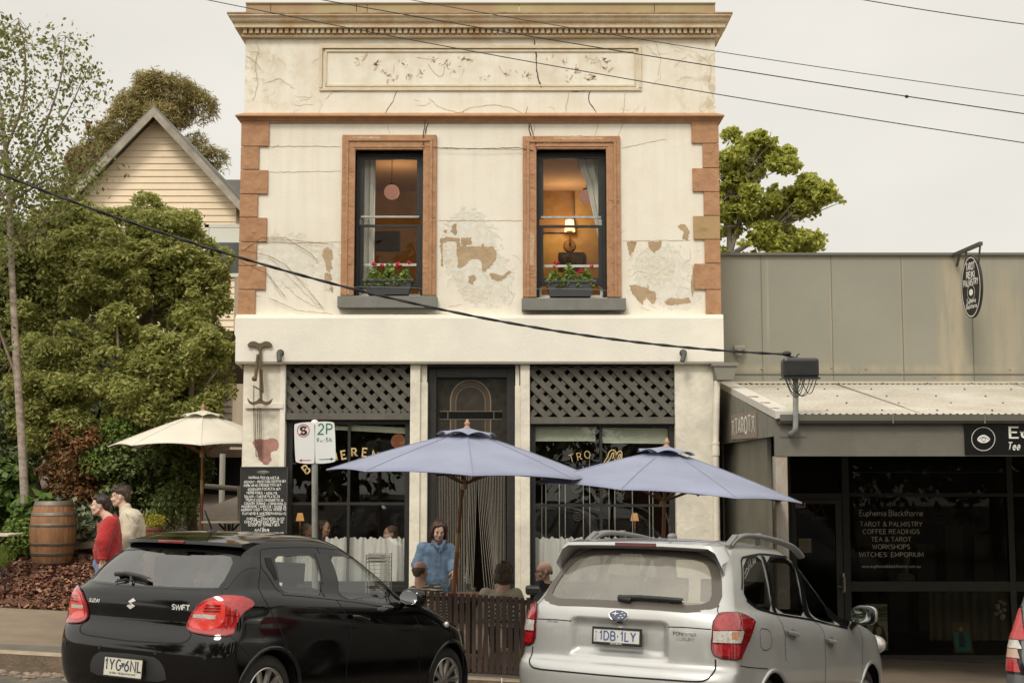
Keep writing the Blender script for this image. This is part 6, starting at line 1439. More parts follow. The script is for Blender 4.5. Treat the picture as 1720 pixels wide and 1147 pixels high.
def cline(pts,wpx,mat,par,y,closed=False,name='marking',off=.003):
 v,f = ribbon2(xz(pts,y),wpx*y/2300,closed); return mesh(name,[(p[0],y-off,p[1]) for p in v],f,mat,par)
ctext('2P',546,729,17,23.5,m_green,ps,yp,w=.13,gap=.3); ctext('9',534,742,6.5,3.5,m_green,ps,yp,w=.14); ctext('AM',539.8,742,2.6,4.5,m_green,ps,yp,w=.16); ctext('-5',547.6,741.5,6.5,7,m_green,ps,yp,w=.14)
ctext('30',554.8,738,2.6,3.6,m_green,ps,yp,w=.16); ctext('PM',555.2,741.5,2.6,4.5,m_green,ps,yp,w=.16)
cline([(509.5+10*math.cos(t),723+10.2*math.sin(t)) for t in np.linspace(0,2*PI,31)[:-1]],1.2,m_red,ps,yp,True)
ctext('S',509.5,729.3,12.5,9.5,m_blk,ps,yp,w=.24); cline([(502.5,731),(516.5,715)],1.3,m_red,ps,yp,off=.005)
cline([(505,773),(522,772.8)],1.1,m_red,ps,yp); cline([(536,771.5),(557,770.5)],1.1,m_green,ps,yp)
for q,mt in (([(502,773),(507,770.6),(507,775.4)],m_red),([(561,770.5),(555.5,768),(555.5,773)],m_green)):
 v = xz(q,yp); mesh('marking',[(a,yp-.003,b) for a,b in v],[(0,1,2) if mt is m_red else (0,2,1)],mt,ps)
Yc = YF-.07; cb = thing('menu_chalkboard','black chalkboard menu with handwritten white lines fixed to the café pier','chalkboard',(P(443,900,Yc).x,Yc,PZ(902,Yc)))
outer = xz([(404,785),(481.5,785),(482,903),(404.5,903)],Yc); hole = rounded(xz([(431,790),(453,790),(453,795.5),(431,795.5)],Yc),2,k=.3)
slab('board',outer,[hole],Yc,.018,M('chalkboard',(.022,.022,.021),.75,var=.5,vs=3.5,vdet=9),cb)
fr = MB(); 
for a,b,c_,d in ((403,404.6,785,903),(481,482.8,785,903),(403,482.8,783.6,785.4)): fr.box(P(a,840,Yc).x,P(b,840,Yc).x,Yc-.006,Yc+.02,PZ(d,Yc),PZ(c_,Yc))
fr.build('frame',M('chalk_frame',(.05,.045,.04),.7),cb)
m_chalk = M('chalk',(.86,.86,.82),.9)
random.seed(21)
lines = [('MARINATED OLIVES 8',443,804,50),('ANCHOVY + FRESH CURD CROSTINI 6EA',445,810.5,70),('PORK HEAD CROQUETTES 6EA',441,816.5,62),('ROSEMARY FOCACCIA 6EA',444,823,54),('HERB FRIES + AIOLI 15',440,829.5,50),('SALUMI + CHEESE PLATE 24',440,835.5,59),('TRUFFLE LEEKS VINAIGRETTE 26',444,841.5,63),('COUNTRY TERRINE + CORNICHONS 24',446,847.5,71),('MUSHROOMS + GNOCCHI + THYME 34',443,852.5,74),('MURRAY COD + SALSA VERDE 42',443,857.5,75),('FLATHEAD & WHITEBEAN RAGU 42',444,864,73),
 ('CHEESE + CRACKERS 16/22',446,873,62),('CHOC ESPRESSO TORTE 16',443,878,64),('SCOOP OF SORBET 8EA',443,883,52),('AN 85%',440,892,24),('SATURDAY ROAST OF WHITINGS',443,898,66)]
for s,x,y,w_ in lines:
 V,F,W = text2(s,3.9*Yc/2300,w=.17,gap=.26,jit=.08); t = w_*Yc/2300/W; o = P(x,y,Yc); tl = random.uniform(-.02,.02)
 mesh('chalk_lettering',[(o.x+v[0]*t,Yc-.002,o.z+v[1]+v[0]*tl) for v in V],F,m_chalk,cb)
cline([(431,867),(445,865)],.9,m_chalk,cb,Yc,off=.002); cline([(437,886.5),(444,886)],.6,m_chalk,cb,Yc,off=.002)
ib = thing('iron_bracket','rusty green wrought-iron scroll bracket with hanging chains on the white pier','bracket',(P(437,640,YF).x,YF-.05,PZ(640,YF)))
m_ir = M('iron_green',(.10,.11,.055),.6,.4,col2=(.16,.08,.045),vs=9,vdet=9); m_rust = M('iron_rust',(.13,.075,.05),.85,.2,var=.5,vs=20)
def horn(pts,th): 
 L_ = xz(pts,YF-.14); return slab('arm',rounded(L_,2,k=.18),[],YF-.165,.03,m_ir,ib)
horn([(436,587),(431,583),(425,581),(419,584),(415.5,580),(420,574.5),(428,573),(437,577.5),(446,573),(454,574.5),(458,580),(454,584),(448,581),(442,583),(438.5,587)],.02)
horn([(436,668),(432,673),(425,675.5),(419,673),(415.5,667),(418,677),(425,681),(437,677),(448,681),(455,678),(459,668),(454,673),(448,675),(442,673),(439,668)],.02)
m = MB()
for a,b,w_ in (((437,585),(438.5,672),.035),((433,595),(428,640),.03),((436,600),(430,640),.014),((439,620),(441,660),.03)):
 A,B = P(*a,YF-.16),P(*b,YF-.16); m.bar(A,B,w_,.03)
m.ell(P(427,636,YF-.17),(.035,.03,.035),10,8); m.bar(P(425,648,YF-.18),P(440,656,YF-.18),.02,.02); m.build('upright',m_ir,ib,bevel=.004)
m = MB()
for x0_,y0_,y1_ in ((426,650,682),(437,656,676)):
 k = 0; y = y0_
 while y < y1_: p0,p1 = P(x0_+k % 2*.6,y,YF-.15),P(x0_+k % 2*.6,y+3.4,YF-.15); m.tube([p0,(p0+p1)/2+Vector((.010 if k % 2 else 0,.012 if not k % 2 else 0,0)),p1,(p0+p1)/2-Vector((.010 if k % 2 else 0,.012 if not k % 2 else 0,0))],.0035,5,closed=True); y += 2.7; k += 1
m.build('chain',m_rust,ib)
m = MB()
for a,b in (((428,684),(430,765)),((432,684),(434,765)),((435,684),(437,765)),((438,684),(439,765)),((426,684),(427,740)),((428,742),(439,742)),((430,766),(439,766))): m.tube([P(*a,YF-.06),P(*b,YF-.045)],.0045,5)
for k in range(8): m.tube([P(429,744+k*2.8,YF-.05),P(439.5,744+k*2.8,YF-.05)],.003,4)
m.build('wire_rack',m_rust,ib)
for px in (470,1146.5):
 o = thing('overflow_pipe','dark overflow pipe on the white band %s' % ('beside the iron bracket' if px < 800 else 'near the grey rain head'),'pipe',(P(px,600,YF-.12).x,YF-.12,PZ(600,YF)),'overflow pipes on the café band')
 m = MB(); c0 = P(px+1,593,YF-.12); c1 = P(px-.5,607,YF-.24); m.tube([c0+Vector((0,.03,.0)),c0+Vector((0,-.05,0)),c0+Vector((0,-.10,-.03)),c1+Vector((0,0,.0))],[.036,.036,.034,.032],14); m.build('spout',M('pipe_dark',(.055,.055,.05),.5),o,auto=50)
 m = MB(); m.tube([c0+Vector((0,.02,0)),c0+Vector((0,-.012,0))],.05,16); m.build('collar',MATS['pipe_dark'],o,auto=50)
Yr = YF-.12; rh = thing('downpipe','cream downpipe with grey rain head at the joint between café and shop','drainpipe',(P(1203,900,Yr).x,Yr,-.3))
m = MB(); a = xz([(1196,613),(1237,613),(1230,639),(1203,639)],Yr); b = [(x_,z_) for x_,z_ in a]
V = [(p[0],Yr-.10,p[1]) for p in a]+[(p[0],Yr+.10,p[1]) for p in a]; m.add(V,[(3,2,1,0),(4,5,6,7),(0,1,5,4),(1,2,6,5),(2,3,7,6),(3,0,4,7)])
e = xz([(1194,610.5),(1238.5,610.5),(1238.5,616),(1194,616)],Yr); m.box(e[0][0],e[1][0],Yr-.12,Yr+.11,e[2][1],e[0][1]); m.build('rain_head',M('rainhead_grey',(.20,.19,.155),.55),rh,bevel=.004)
m = MB(); xp = P(1203,800,Yr).x; m.tube([(P(1203,640,Yr).x+.01,Yr,PZ(640,Yr)),(xp,Yr,PZ(745,Yr)),(xp,Yr,-.6)],.042,14); m.tube([(xp,Yr,PZ(748,Yr)),(xp,Yr,PZ(765,Yr))],.05,14); m.tube([(xp-.0,Yr,PZ(742,Yr)),(xp+.0,Yr,PZ(746,Yr))],.052,14); m.build('pipe',m_creamp,rh,auto=50)
wlp = thing('wall_lamp','small grey bulkhead lamp on the grey sheet wall above the awning','lamp',P(1240,590,YS-.05))
m = MB(); m.box(P(1231,590,YS).x,P(1250,590,YS).x,YS-.10,YS+.01,PZ(588,YS-.1),PZ(579.5,YS-.1)); m.build('housing',M('housing_grey',(.27,.26,.21),.5),wlp,bevel=.02)
m = MB(); m.ell(P(1241,592,YS-.06),(.062,.05,.055),14,8); m.build('lens',M('lens_grey',(.30,.29,.25),.3),wlp,True)
Yb = YA-.14; bx = thing('connection_box','black electricity connection box on a bent pipe in front of the awning','electrical box',P(1342,650,Yb))
m = MB(); a = P(1312.5,636,Yb),P(1372,602,Yb); V = MB(); V.box(a[0].x,a[1].x,Yb-.13,Yb+.06,a[0].z,a[1].z); V.build('cover',M('box_black',(.02,.02,.021),.35,var=.3,vs=9),bx,bevel=.035)
m = MB(); m.box(a[0].x-.006,a[1].x+.006,Yb-.135,Yb+.065,a[0].z-.012,a[0].z+.008); m.build('base_tray',MATS['box_black'],bx,bevel=.004)
m = MB(); m.tube([tuple(p) for p in rounded([P(1336.5,638,Yb),P(1336.5,712,Yb),P(1336,722,Yb),P(1331,728,Yb+.05),P(1328,728,Yb+.12)],2,False)],.031,14); m.build('bracket_pipe',m_pole,bx,auto=50)
m = MB(); b0 = P(1310,734,YA-.004),P(1354,720,YA-.004); m.box(b0[0].x,b0[1].x,YA-.008,YA+.001,b0[0].z,b0[1].z); m.build('fixing_plate',m_beam,bx)
m = MB()
for x0_,x1_,d in ((1321,1345,24),(1324,1350,22),(1331,1360,27),(1346,1371,24),(1319,1352,30),(1326,1366,28)):
 m.tube([P(x0_+(x1_-x0_)*t,637+d*4*t*(1-t)*(.8+.4*t),Yb-.07-.02*math.sin(t*5+x0_)) for t in np.linspace(0,1,12)],.0048,6)
m.build('cable_loop',M('cable_black',(.01,.01,.01),.5),bx)
m_cab = MATS['cable_black']
m = MB(); m.ell(P(1322,594,Yb),(.05,.035,.03),10,6); m.bar(P(1316,596,Yb),P(1338,602,Yb),.02); m.tube([P(1338,603,Yb),P(1339,596,Yb),P(1343,594,Yb)],.008,6); m.build('cable_clamp',m_cab,bx)
def span(name,label,A,B,sag,r,twist=0):
 n = 60; pts = []
 for i in range(n+1):
  t = i/n; p = A.lerp(B,t); p = p+Vector((0,0,-sag*4*t*(1-t))); pts.append(p)
 m = MB()
 if twist:
  for ph in (0,PI): m.tube([p+Vector((0,math.cos(i*1.6+ph),math.sin(i*1.6+ph)))*r*.7 for i,p in enumerate(pts)],r,6)
 else: m.tube(pts,r,6)
 o = m.build(name,m_cab); tag(o,label,'cable','overhead cables'); return o
def fitspan(name,label,pts,Y0,Y1,r,twist=0):
 (x0,y0),(xm,ym),(x1,y1) = pts; A,B = P(x0,y0,Y0),P(x1,y1,Y1)
 best = None
 for s in np.linspace(-.2,2.0,221):
  for t in np.linspace(.2,.8,121):
   p = A.lerp(B,t)+Vector((0,0,-s*4*t*(1-t))); 
   d = p-Vector((0,0,ZC)); f = d.y*cp+d.z*sp_; u = 860+FPX*d.x/f
   if abs(u-xm) < 4:
    vv = 573.5-FPX*(-d.y*sp_+d.z*cp)/f; e = abs(vv-ym)+abs(u-xm)*.3
    if best is None or e < best[0]: best = (e,s)
 return span(name,label,A,B,best[1] if best else .1,r,twist)
fitspan('service_cable','thick twisted black cable sagging across the café to the box over the awning',[(-60,268),(560,478),(1320,595)],13.0,Yb,.0105,1)
fitspan('power_line','lowest of the thin wires crossing the café parapet',[(250,-20),(820,91),(1800,252)],13.6,12.0,.0045)
fitspan('power_line','middle wire with a small black joint against the sky',[(430,-20),(1240,118),(1800,203)],13.4,12.0,.0050)
fitspan('power_line','faint upper wire crossing the cornice just above the others',[(580,-20),(1240,92),(1800,172)],13.2,12.0,.0036)
fitspan('power_line','short wire in the top right corner of the sky',[(1300,-28),(1580,22),(1800,51)],12.8,12.0,.0045)
m = MB(); q = P(1523,162.5,12.35); m.ell(q,(.020,.012,.016),8,6); tag(m.build('wire_joint',m_cab),'small black joint on the middle overhead wire','cable joint')
hx = thing('hanging_sign','black oval hanging sign reading TAROT REIKI PALMISTRY on a steel arm','sign',P(1632,480,18.6))
A_,B_ = P(1616,482,18.85),P(1650,482,18.30); A_.z = B_.z = (A_.z+B_.z)/2; xd = (B_-A_); hw = xd.length/2; xd.normalize(); nn = xd.cross(Vector((0,0,1))); cc_ = (A_+B_)/2; hh_ = 53*18.57/2300
def ov(name,sc,mat,off,th=0,ring=None):
 t = np.linspace(0,2*PI,49)[:-1]; V = [tuple(cc_+xd*hw*sc*math.cos(a)+Vector((0,0,hh_*sc2(sc)*math.sin(a)))+nn*off) for a in t]
 if ring:
  V2 = [tuple(cc_+xd*hw*ring*math.cos(a)+Vector((0,0,hh_*sc2(ring)*math.sin(a)))+nn*off) for a in t]; n = 48; return mesh(name,V+V2,[(i,(i+1) % n,n+(i+1) % n,n+i) for i in range(n)],mat,hx)
 V2 = [tuple(Vector(v)-nn*th) for v in V]; n = 48
 return mesh(name,V+V2,[tuple(range(n)),tuple(range(n,2*n))[::-1]]+[(i,n+i,n+(i+1) % n,(i+1) % n) for i in range(n)],mat,hx)
sc2 = lambda s: 1-(1-s)*.55
ov('board',1,M('sign_board_black',(.014,.013,.012),.45),.015,.03); ov('rim_line',.93,m_letw,.018,ring=.88)
def ot(s,dy,cap,wid,**k):
 V,F,W = text2(s,cap,**k); t = wid/W; mesh('lettering',[tuple(cc_+xd*v[0]*t+Vector((0,0,dy+v[1]))+nn*.018) for v in V],F,m_letw,hx)
ot('TAROT',.235,.095,.24,w=.2,serif=.12); ot('REIKI',.125,.085,.22,w=.2,serif=.12); ot('PALMISTRY',.02,.085,.40,w=.2,serif=.1); ot('Euphemia',-.22,.062,.24,w=.17,serif=.08); ot('Blackthorne',-.295,.062,.29,w=.17,serif=.08)
t = np.linspace(0,2*PI,25)[:-1]; mesh('eye_emblem',[tuple(cc_+xd*(.10*math.cos(a))*.55+Vector((0,0,-.075+.045*math.sin(a)))+nn*.018) for a in t],[tuple(range(24))],m_letw,hx)
mesh('eye_ring',[tuple(cc_+xd*(r_*math.cos(a))+Vector((0,0,-.075+r_*math.sin(a)))+nn*.018) for r_ in (.105,.099) for a in t],[(i,(i+1) % 24,24+(i+1) % 24,24+i) for i in range(24)],m_letw,hx)
m = MB(); q0,q1 = P(1604,429,YS),P(1648,409,18.18); m.bar(q0+Vector((-.02,0,0)),q1,.045,.05); m.bar(P(1607,447,YS-.02),P(1613,424,18.95),.03,.03)
top1,top2 = q0.lerp(q1,.45),q0.lerp(q1,.97)
m.bar(top1,cc_+xd*(-hw*.62)+Vector((0,0,hh_*.80)),.022); m.bar(top2,cc_+xd*(hw*.72)+Vector((0,0,hh_*.72)),.022); m.build('arm',M('arm_steel',(.09,.085,.075),.5,.4),hx)
ls = thing('shop_sign','long black shop sign with an eye in a circle and white lettering on the beam','sign',P(1700,735,YA-.02))
m = MB(); x0_,x1_ = P(1620,737,YA-.012).x,P(1905,737,YA-.012).x; ysg = YA-.02; m.box(x0_,x1_,ysg,YA-.001,PZ(763,ysg),PZ(711.5,ysg)); m.build('board',M('sign_gloss_black',(.006,.006,.006),.25),ls)
cline([(1651.5+19.5*math.cos(a),737+19.5*math.sin(a)) for a in np.linspace(0,2*PI,41)[:-1]],.9,m_letw,ls,ysg,True)
ev = rounded([(1640,738.5),(1645,732),(1652,729.5),(1659,732.5),(1664,738),(1657,743.5),(1648,744)],2); v = xz(ev,ysg); co,T = cdt(v); mesh('eye_emblem',[(p[0],ysg-.003,p[1]) for p in co],[tt if np.cross(co[tt[1]]-co[tt[0]],co[tt[2]]-co[tt[0]]) > 0 else tt[::-1] for tt in T],m_letw,ls)
cline(rounded([(1643,738),(1648,734),(1655,734),(1661,738.5)],2,False),.8,m_blk,ls,ysg,off=.005); cline([(1652+3.2*math.cos(a),738+3.2*math.sin(a)) for a in np.linspace(0,2*PI,15)[:-1]],.8,m_blk,ls,ysg,True,off=.005)
for s,x_,y_,cap,wd in (('Euphemia',1771,735,17.5,150),('Tea',1702.5,755,12,20)):
 if s == 'Tea': ctext(s,x_,y_,cap,wd,m_letw,ls,ysg,w=.16,serif=.09,slant=.22)
 else: ctext('Eu',1713,y_,cap,33,m_letw,ls,ysg,w=.15,serif=.12); ctext('phemia Blackthorne',1810,y_,cap,150,m_letw,ls,ysg,w=.15,serif=.12)
ts = thing('tarot_sign','small brown TAROT sign with crossed wands on the side of the awning','sign',P(1249,712,16))
xg = xa-.168
def gy(px):   # distance of the gable plane (x = xg) seen at column px
 return xg*FPX/(px-860)*(cp+.06*sp_) if False else xg/((px-860)/FPX)*(cp-((573.5-712)/FPX)*sp_)
y0_,y1_ = gy(1229.5),gy(1271); zA_,zB_ = P(1229.5,738,y0_).z,P(1229.5,697,y0_).z; zC_,zD_ = P(1271,735,y1_).z,P(1271,689,y1_).z
zlo,zhi = (zA_+zC_)/2,(zB_+zD_)/2
m = MB(); m.hexa([(xg-.012,y1_,zC_),(xg+.0,y1_,zC_),(xg+.0,y0_,zA_),(xg-.012,y0_,zA_),(xg-.012,y1_,zD_),(xg+.0,y1_,zD_),(xg+.0,y0_,zB_),(xg-.012,y0_,zB_)]); m.build('board',M('tarot_board',(.26,.21,.16),.7),ts)
V,F,W = text2('TAROT',1,w=.16,serif=.12); hz = (zhi-zlo)*.62; wid = abs(y1_-y0_)*.62; ym = (y0_+y1_)/2
mesh('lettering',[(xg-.015,ym-v[0]/W*wid,zlo+(zhi-zlo)*.19+v[1]*hz+(v[0]/W)*.0) for v in V],F,m_letw,ts)
V = []; F = []
for s_ in (-1,1):
 for q in ([(-.045,0),(.045,1)],[(.045,0),(-.045,1)],[(-.05,.9),(.05,.9)],[(-.02,.5),(.03,.55)]):
  v,f = ribbon2([(s_*wid*.66+a*2.3,b*hz) for a,b in q],.022); k = len(V); V += v; F += [tuple(i+k for i in t_) for t_ in f]
mesh('wands_emblem',[(xg-.015,ym-v[0],zlo+(zhi-zlo)*.19+v[1]) for v in V],F,m_letw,ts)
# ---- umbrellas
def umbrella(label,apex,R,drop,rot,tilt,cloth,pole_to,group=None,vent=.22,scal=.02,thick_pole=.024):
 ax = Vector(apex); root = thing('market_umbrella',label,'umbrella',pole_to,group)
 Q = Matrix.Rotation(math.radians(tilt),3,'Y'); n = 8
 def pt(r,a,z): return ax+Q @ Vector((r*math.cos(a),r*math.sin(a),z))
 m = MB(); K = 10; S = 8
 for k in range(K+1):
  t = k/K; r = .03+(R-.03)*t
  for i in range(n*S):
   a = math.radians(rot)+2*PI*i/(n*S); f = (i % S)/S; ed = math.cos(PI/n)/math.cos((f-.5)*2*PI/n)
   sag = 4*f*(1-f); z = -drop*(t**1.06)+.05*t*(1-t)+scal*sag*t*t-.07*sag*t*(1-t)*(1.2+.3*math.sin(i*1.7))
   m.v.append(pt(r*(ed*t+(1-t)) if t > .2 else r*ed,a,z))
 N = n*S
 for k in range(K):
  for i in range(N): m.f.append((k*N+i,(k+1)*N+i,(k+1)*N+(i+1) % N,k*N+(i+1) % N))
 cn = m.build('canopy',cloth,root,smooth=True); cn.data.set_sharp_from_angle(angle=math.radians(20))
 sd = cn.modifiers.new('s','SOLIDIFY'); sd.thickness = .004; sd.offset = -1
 m = MB()
 for k in range(5):
  t = k/4; r = .03+vent*1.3*t
  for i in range(N):
   a = math.radians(rot)+2*PI*i/N; f = (i % S)/S; ed = math.cos(PI/n)/math.cos((f-.5)*2*PI/n); m.v.append(pt(r*ed,a,.055-drop*(r/R)*.9+.035*4*f*(1-f)*t*t))
 for k in range(4):
  for i in range(N): m.f.append((k*N+i,(k+1)*N+i,(k+1)*N+(i+1) % N,k*N+(i+1) % N))
 v = m.build('vent_flap',cloth,root,smooth=True)
 m2 = MB()
 for i in range(n):
  a = math.radians(rot)+2*PI*i/n; pr2 = [pt(.03+(R-.03)*t,a,-drop*(t**1.06)+.05*t*(1-t)+.004) for t in np.linspace(.15,1,8)]; m2.tube(pr2,.0035,4)
 rim = []
 for i in range(n*S): f = (i % S)/S; ed = math.cos(PI/n)/math.cos((f-.5)*2*PI/n); rim.append(pt(R*ed,math.radians(rot)+2*PI*i/(n*S),-drop+scal*4*f*(1-f)-.002))
 m2.tube(rim,.005,5,closed=True); m2.build('seam',M(cloth.name+'_seam',tuple(c*.8 for c in cloth.node_tree.nodes['Principled BSDF'].inputs['Base Color'].default_value[:3]),.9),root); sd = v.modifiers.new('s','SOLIDIFY'); sd.thickness = .004
 up = Q @ Vector((0,0,1)); m = MB(); m.tube([ax+up*h for h in (.02,.06,.062,.075,.09,.10,.115,.13,.14)],[.030,.034,.022,.020,.030,.030,.016,.014,.004],12); m.build('finial',M('finial_wood',(.42,.24,.15),.5),root,True)
 m = MB(); hub = ax-up*(drop+.10)
 for i in range(n):
  a = math.radians(rot)+2*PI*i/n; m.bar(pt(.04,a,-.04),pt(R*.985,a,-drop-.012),.014,.022); m.bar(hub,pt(R*.48,a,-drop*.5-.01),.012,.018)
 m.build('rib_frame',M('umbrella_wood',(.22,.105,.05),.55,var=.3,vs=10),root)
 top = ax-up*.0; bot = Vector(pole_to); jt = top.lerp(bot,.46)
 m = MB(); m.tube([top,jt],thick_pole*.85,14); m.tube([jt,bot+Vector((0,0,.04))],thick_pole,14); m.build('pole',M('pole_wood',(.24,.085,.03),.4,var=.3,vs=6,coat=.3),root,auto=50)
 m = MB(); d_ = (bot-top).normalized(); m.tube([jt-d_*.10,jt+d_*.10],thick_pole*1.12,14); m.tube([hub-up*.05,hub+up*.05],thick_pole*1.5,12); m.build('ferrule',M('ferrule_brass',(.36,.26,.14),.45,.5),root,auto=50)
 m = MB(); m.lathe([(.26,0),(.26,.04),(.22,.06),(.045,.07),(.045,.30),(.001,.30)],bot,n=28); m.build('base',M('base_iron',(.03,.03,.03),.6),root,auto=40)
 return root
m_bluec = M('canvas_blue',(.325,.355,.485),.85,var=.16,vs=1.3,bump=.12,bs=300,sheen=.2)
m_whitec = M('canvas_white',(.82,.78,.68),.85,var=.08,vs=2,bump=.1,bs=300)
for mm in (m_bluec,m_whitec):
 nt = mm.node_tree; b = nt.nodes['Principled BSDF']; t = nd(nt,'ShaderNodeBsdfTranslucent'); nt.links.new(b.inputs['Base Color'].links[0].from_socket,t.inputs[0]); x = nd(nt,'ShaderNodeMixShader'); x.inputs[0].default_value = .22; nt.links.new(b.outputs[0],x.inputs[1]); nt.links.new(t.outputs[0],x.inputs[2]); nt.links.new(x.outputs[0],nt.nodes['Material Output'].inputs[0])
def gpt(px,Y): x = P(px,1000,Y).x; return Vector((x,Y,Gh(x,Y)))
umbrella('pale blue canvas umbrella in front of the café door',P(784,726,14.5),1.45,.45,5,2.2,m_bluec,gpt(752,14.98),'pale blue umbrellas')
umbrella('pale blue canvas umbrella behind the silver wagon, tilted to the right',P(1119,757,14.6),1.46,.44,22.5,4.3,m_bluec,gpt(1104,14.62),'pale blue umbrellas')
umbrella('off-white canvas umbrella in the garden beside the café',P(341,694,20.3),1.34,.50,12,0,m_whitec,Vector((P(339,880,20.3).x,20.3,Gh(-4.6,20.3)+.04)),None,scal=.035)
# ---- picket screen at the kerb
Yf = 14.78; fc = thing('slatted_screen','low dark brown slatted timber screen between the two parked cars','fence',(P(795,1130,Yf).x,Yf,0))
m_slat = M('slat_brown',(.065,.042,.032),.75,var=.4,vs=5,bump=.3,bs=30,stretch=(3,3,.5))
r = random.Random(3); sl = []
for i in range(20):
 px = 694+i*10.2; yt = 991.5+(px-700)*.065+r.uniform(-.5,.5); yb_ = 1123+(px-700)*.055; x_ = P(px,1060,Yf).x; w_ = .0225*r.uniform(.92,1.08); m = MB(); m.box(x_-w_,x_+w_,Yf-.012,Yf+.006,PZ(yb_,Yf),PZ(yt,Yf)); m.build('slat',m_slat,fc)
m = MB()
for y_ in (1002,1116): m.hexa([(P(690,y_,Yf).x,Yf+.006,PZ(y_+3,Yf)),(P(898,y_,Yf).x,Yf+.006,PZ(y_+12,Yf)),(P(898,y_,Yf).x,Yf+.04,PZ(y_+12,Yf)),(P(690,y_,Yf).x,Yf+.04,PZ(y_+3,Yf)),(P(690,y_,Yf).x,Yf+.006,PZ(y_-3,Yf)),(P(898,y_,Yf).x,Yf+.006,PZ(y_+6,Yf)),(P(898,y_,Yf).x,Yf+.04,PZ(y_+6,Yf)),(P(690,y_,Yf).x,Yf+.04,PZ(y_-3,Yf))])
m.box(P(700,1060,Yf).x,P(706,1060,Yf).x,Yf+.04,Yf+.08,0,PZ(1000,Yf)); m.box(P(876,1060,Yf).x,P(882,1060,Yf).x,Yf+.04,Yf+.08,-.05,PZ(1008,Yf)); m.build('rail',m_slat,fc)
# ---- tables, chairs, glassware in front of the café
m_cane = M('cane',(.36,.19,.08),.5,var=.3,vs=20); m_top = M('table_top',(.24,.11,.06),.45,var=.3,vs=6)
m_weave = bpy.data.materials.new('woven_black_white'); m_weave.use_nodes = True; nt = m_weave.node_tree; tc = nd(nt,'ShaderNodeTexCoord'); ck = nd(nt,'ShaderNodeTexChecker',Scale=42); ck.inputs[1].default_value = (.015,.015,.015,1); ck.inputs[2].default_value = (.5,.47,.4,1); nt.links.new(tc.outputs['Object'],ck.inputs[0]); nt.links.new(ck.outputs[0],nt.nodes['Principled BSDF'].inputs['Base Color'])
def bistro_chair(label,x,y,rz,group='bistro chairs on the pavement'):
 g = Gh(x,y); root = thing('bistro_chair',label,'chair',(x,y,g),group); R_ = Matrix.Rotation(rz,3,'Z'); T = lambda v: Vector((x,y,g))+R_ @ Vector(v)
 m = MB(); m.lathe([(.001,.43),(.20,.43),(.215,.445),(.20,.46),(.001,.46)],(0,0,0),n=24); m.v = [tuple(T(v)) for v in m.v]; m.build('seat',m_weave,root)
 m = MB(); a = np.linspace(-.42,PI+.42,22); pts = [(.20*math.cos(t),-.19-.04*max(0,math.sin(t)),.58+.20*math.sin(t)) for t in a]; m.tube([T((-.19,-.12,.44))]+[T(p) for p in pts[::-1]]+[T((.19,-.12,.44))],.013,8); m.build('back_frame',m_cane,root,auto=60)
 m = MB(); co = [(.19*s_*math.cos(t),.58+.185*math.sin(t)*q) for s_,q in ((1,1),) for t in np.linspace(-.4,PI+.4,20)]; m.v = [tuple(T((p[0],-.205-.03*max(0,(p[1]-.58)/.2),p[1]))) for p in co]; m.f = [tuple(range(20))]; m.build('backrest',m_weave,root)
 for sx_ in (-1,1):
  for sy_ in (-1,1): m = MB(); m.tube([T((.16*sx_,.14*sy_,.44)),T((.20*sx_,.20*sy_,0))],.012,8); m.build('leg',m_cane,root)
 return root
def cafe_table(label,x,y,top,h=.73,r=.31,sq=False,mt=None,group=None,name='cafe_table'):
 g = Gh(x,y); root = thing(name,label,'table',(x,y,g),group); m = MB()
 if sq: m.box(x-r,x+r,y-r,y+r,g+h-.03,g+h)
 else: m.lathe([(.001,h-.03),(r,h-.03),(r+.006,h-.015),(r,h),(.001,h)],(x,y,g),n=36)
 m.build('top',mt or m_top,root,bevel=.004); m = MB(); m.tube([(x,y,g+.05),(x,y,g+h-.03)],.025,10); m.build('column',m_blk,root)
 m = MB()
 for k in range(4): a = PI/4+k*PI/2; m.tube([(x,y,g+.10),(x+.15*math.cos(a),y+.15*math.sin(a),g+.06),(x+.26*math.cos(a),y+.26*math.sin(a),g+.015)],.014,6); m.tube([(x,y,g+h-.20),(x+.10*math.cos(a),y+.10*math.sin(a),g+h-.10),(x+.20*math.cos(a),y+.20*math.sin(a),g+h-.03)],.010,6)
 m.build('foot',m_blk,root); return root
tx,ty = P(790,1020,15.9).x,15.9
cafe_table('round brown table with a bottle on it, behind the slatted screen',tx,ty,None,.72,.36)
tz = Gh(tx,ty)+.72
bistro_chair('cane bistro chair with a woven back under the man in stripes',P(722,1040,15.45).x,15.5,-.5)
bistro_chair('cane bistro chair with a woven back under the woman in cream',P(842,1040,15.45).x,15.45,.1)
bistro_chair('cane bistro chair under the man in black by the right-hand window',P(918,1040,16.6).x,16.6,1.2)
m_gls = glass('clear_glass',(.93,.94,.91),1,0,.08)
bo = thing('wine_bottle','clear glass bottle standing on the round café table','bottle',(P(784,990,15.9).x,15.85,tz)); m = MB(); m.lathe([(.001,0),(.036,0),(.038,.01),(.038,.17),(.034,.20),(.016,.235),(.013,.25),(.013,.31),(.016,.312),(.016,.325),(.001,.325)],bo.location,n=24); m.build('glass_body',m_gls,bo,True); m = MB(); m.lathe([(.001,0),(.0385,0),(.0385,.07),(.001,.07)],bo.location+Vector((0,0,.06)),n=24,cap=False); m.build('label_band',M('label_grey',(.18,.18,.17),.7),bo)
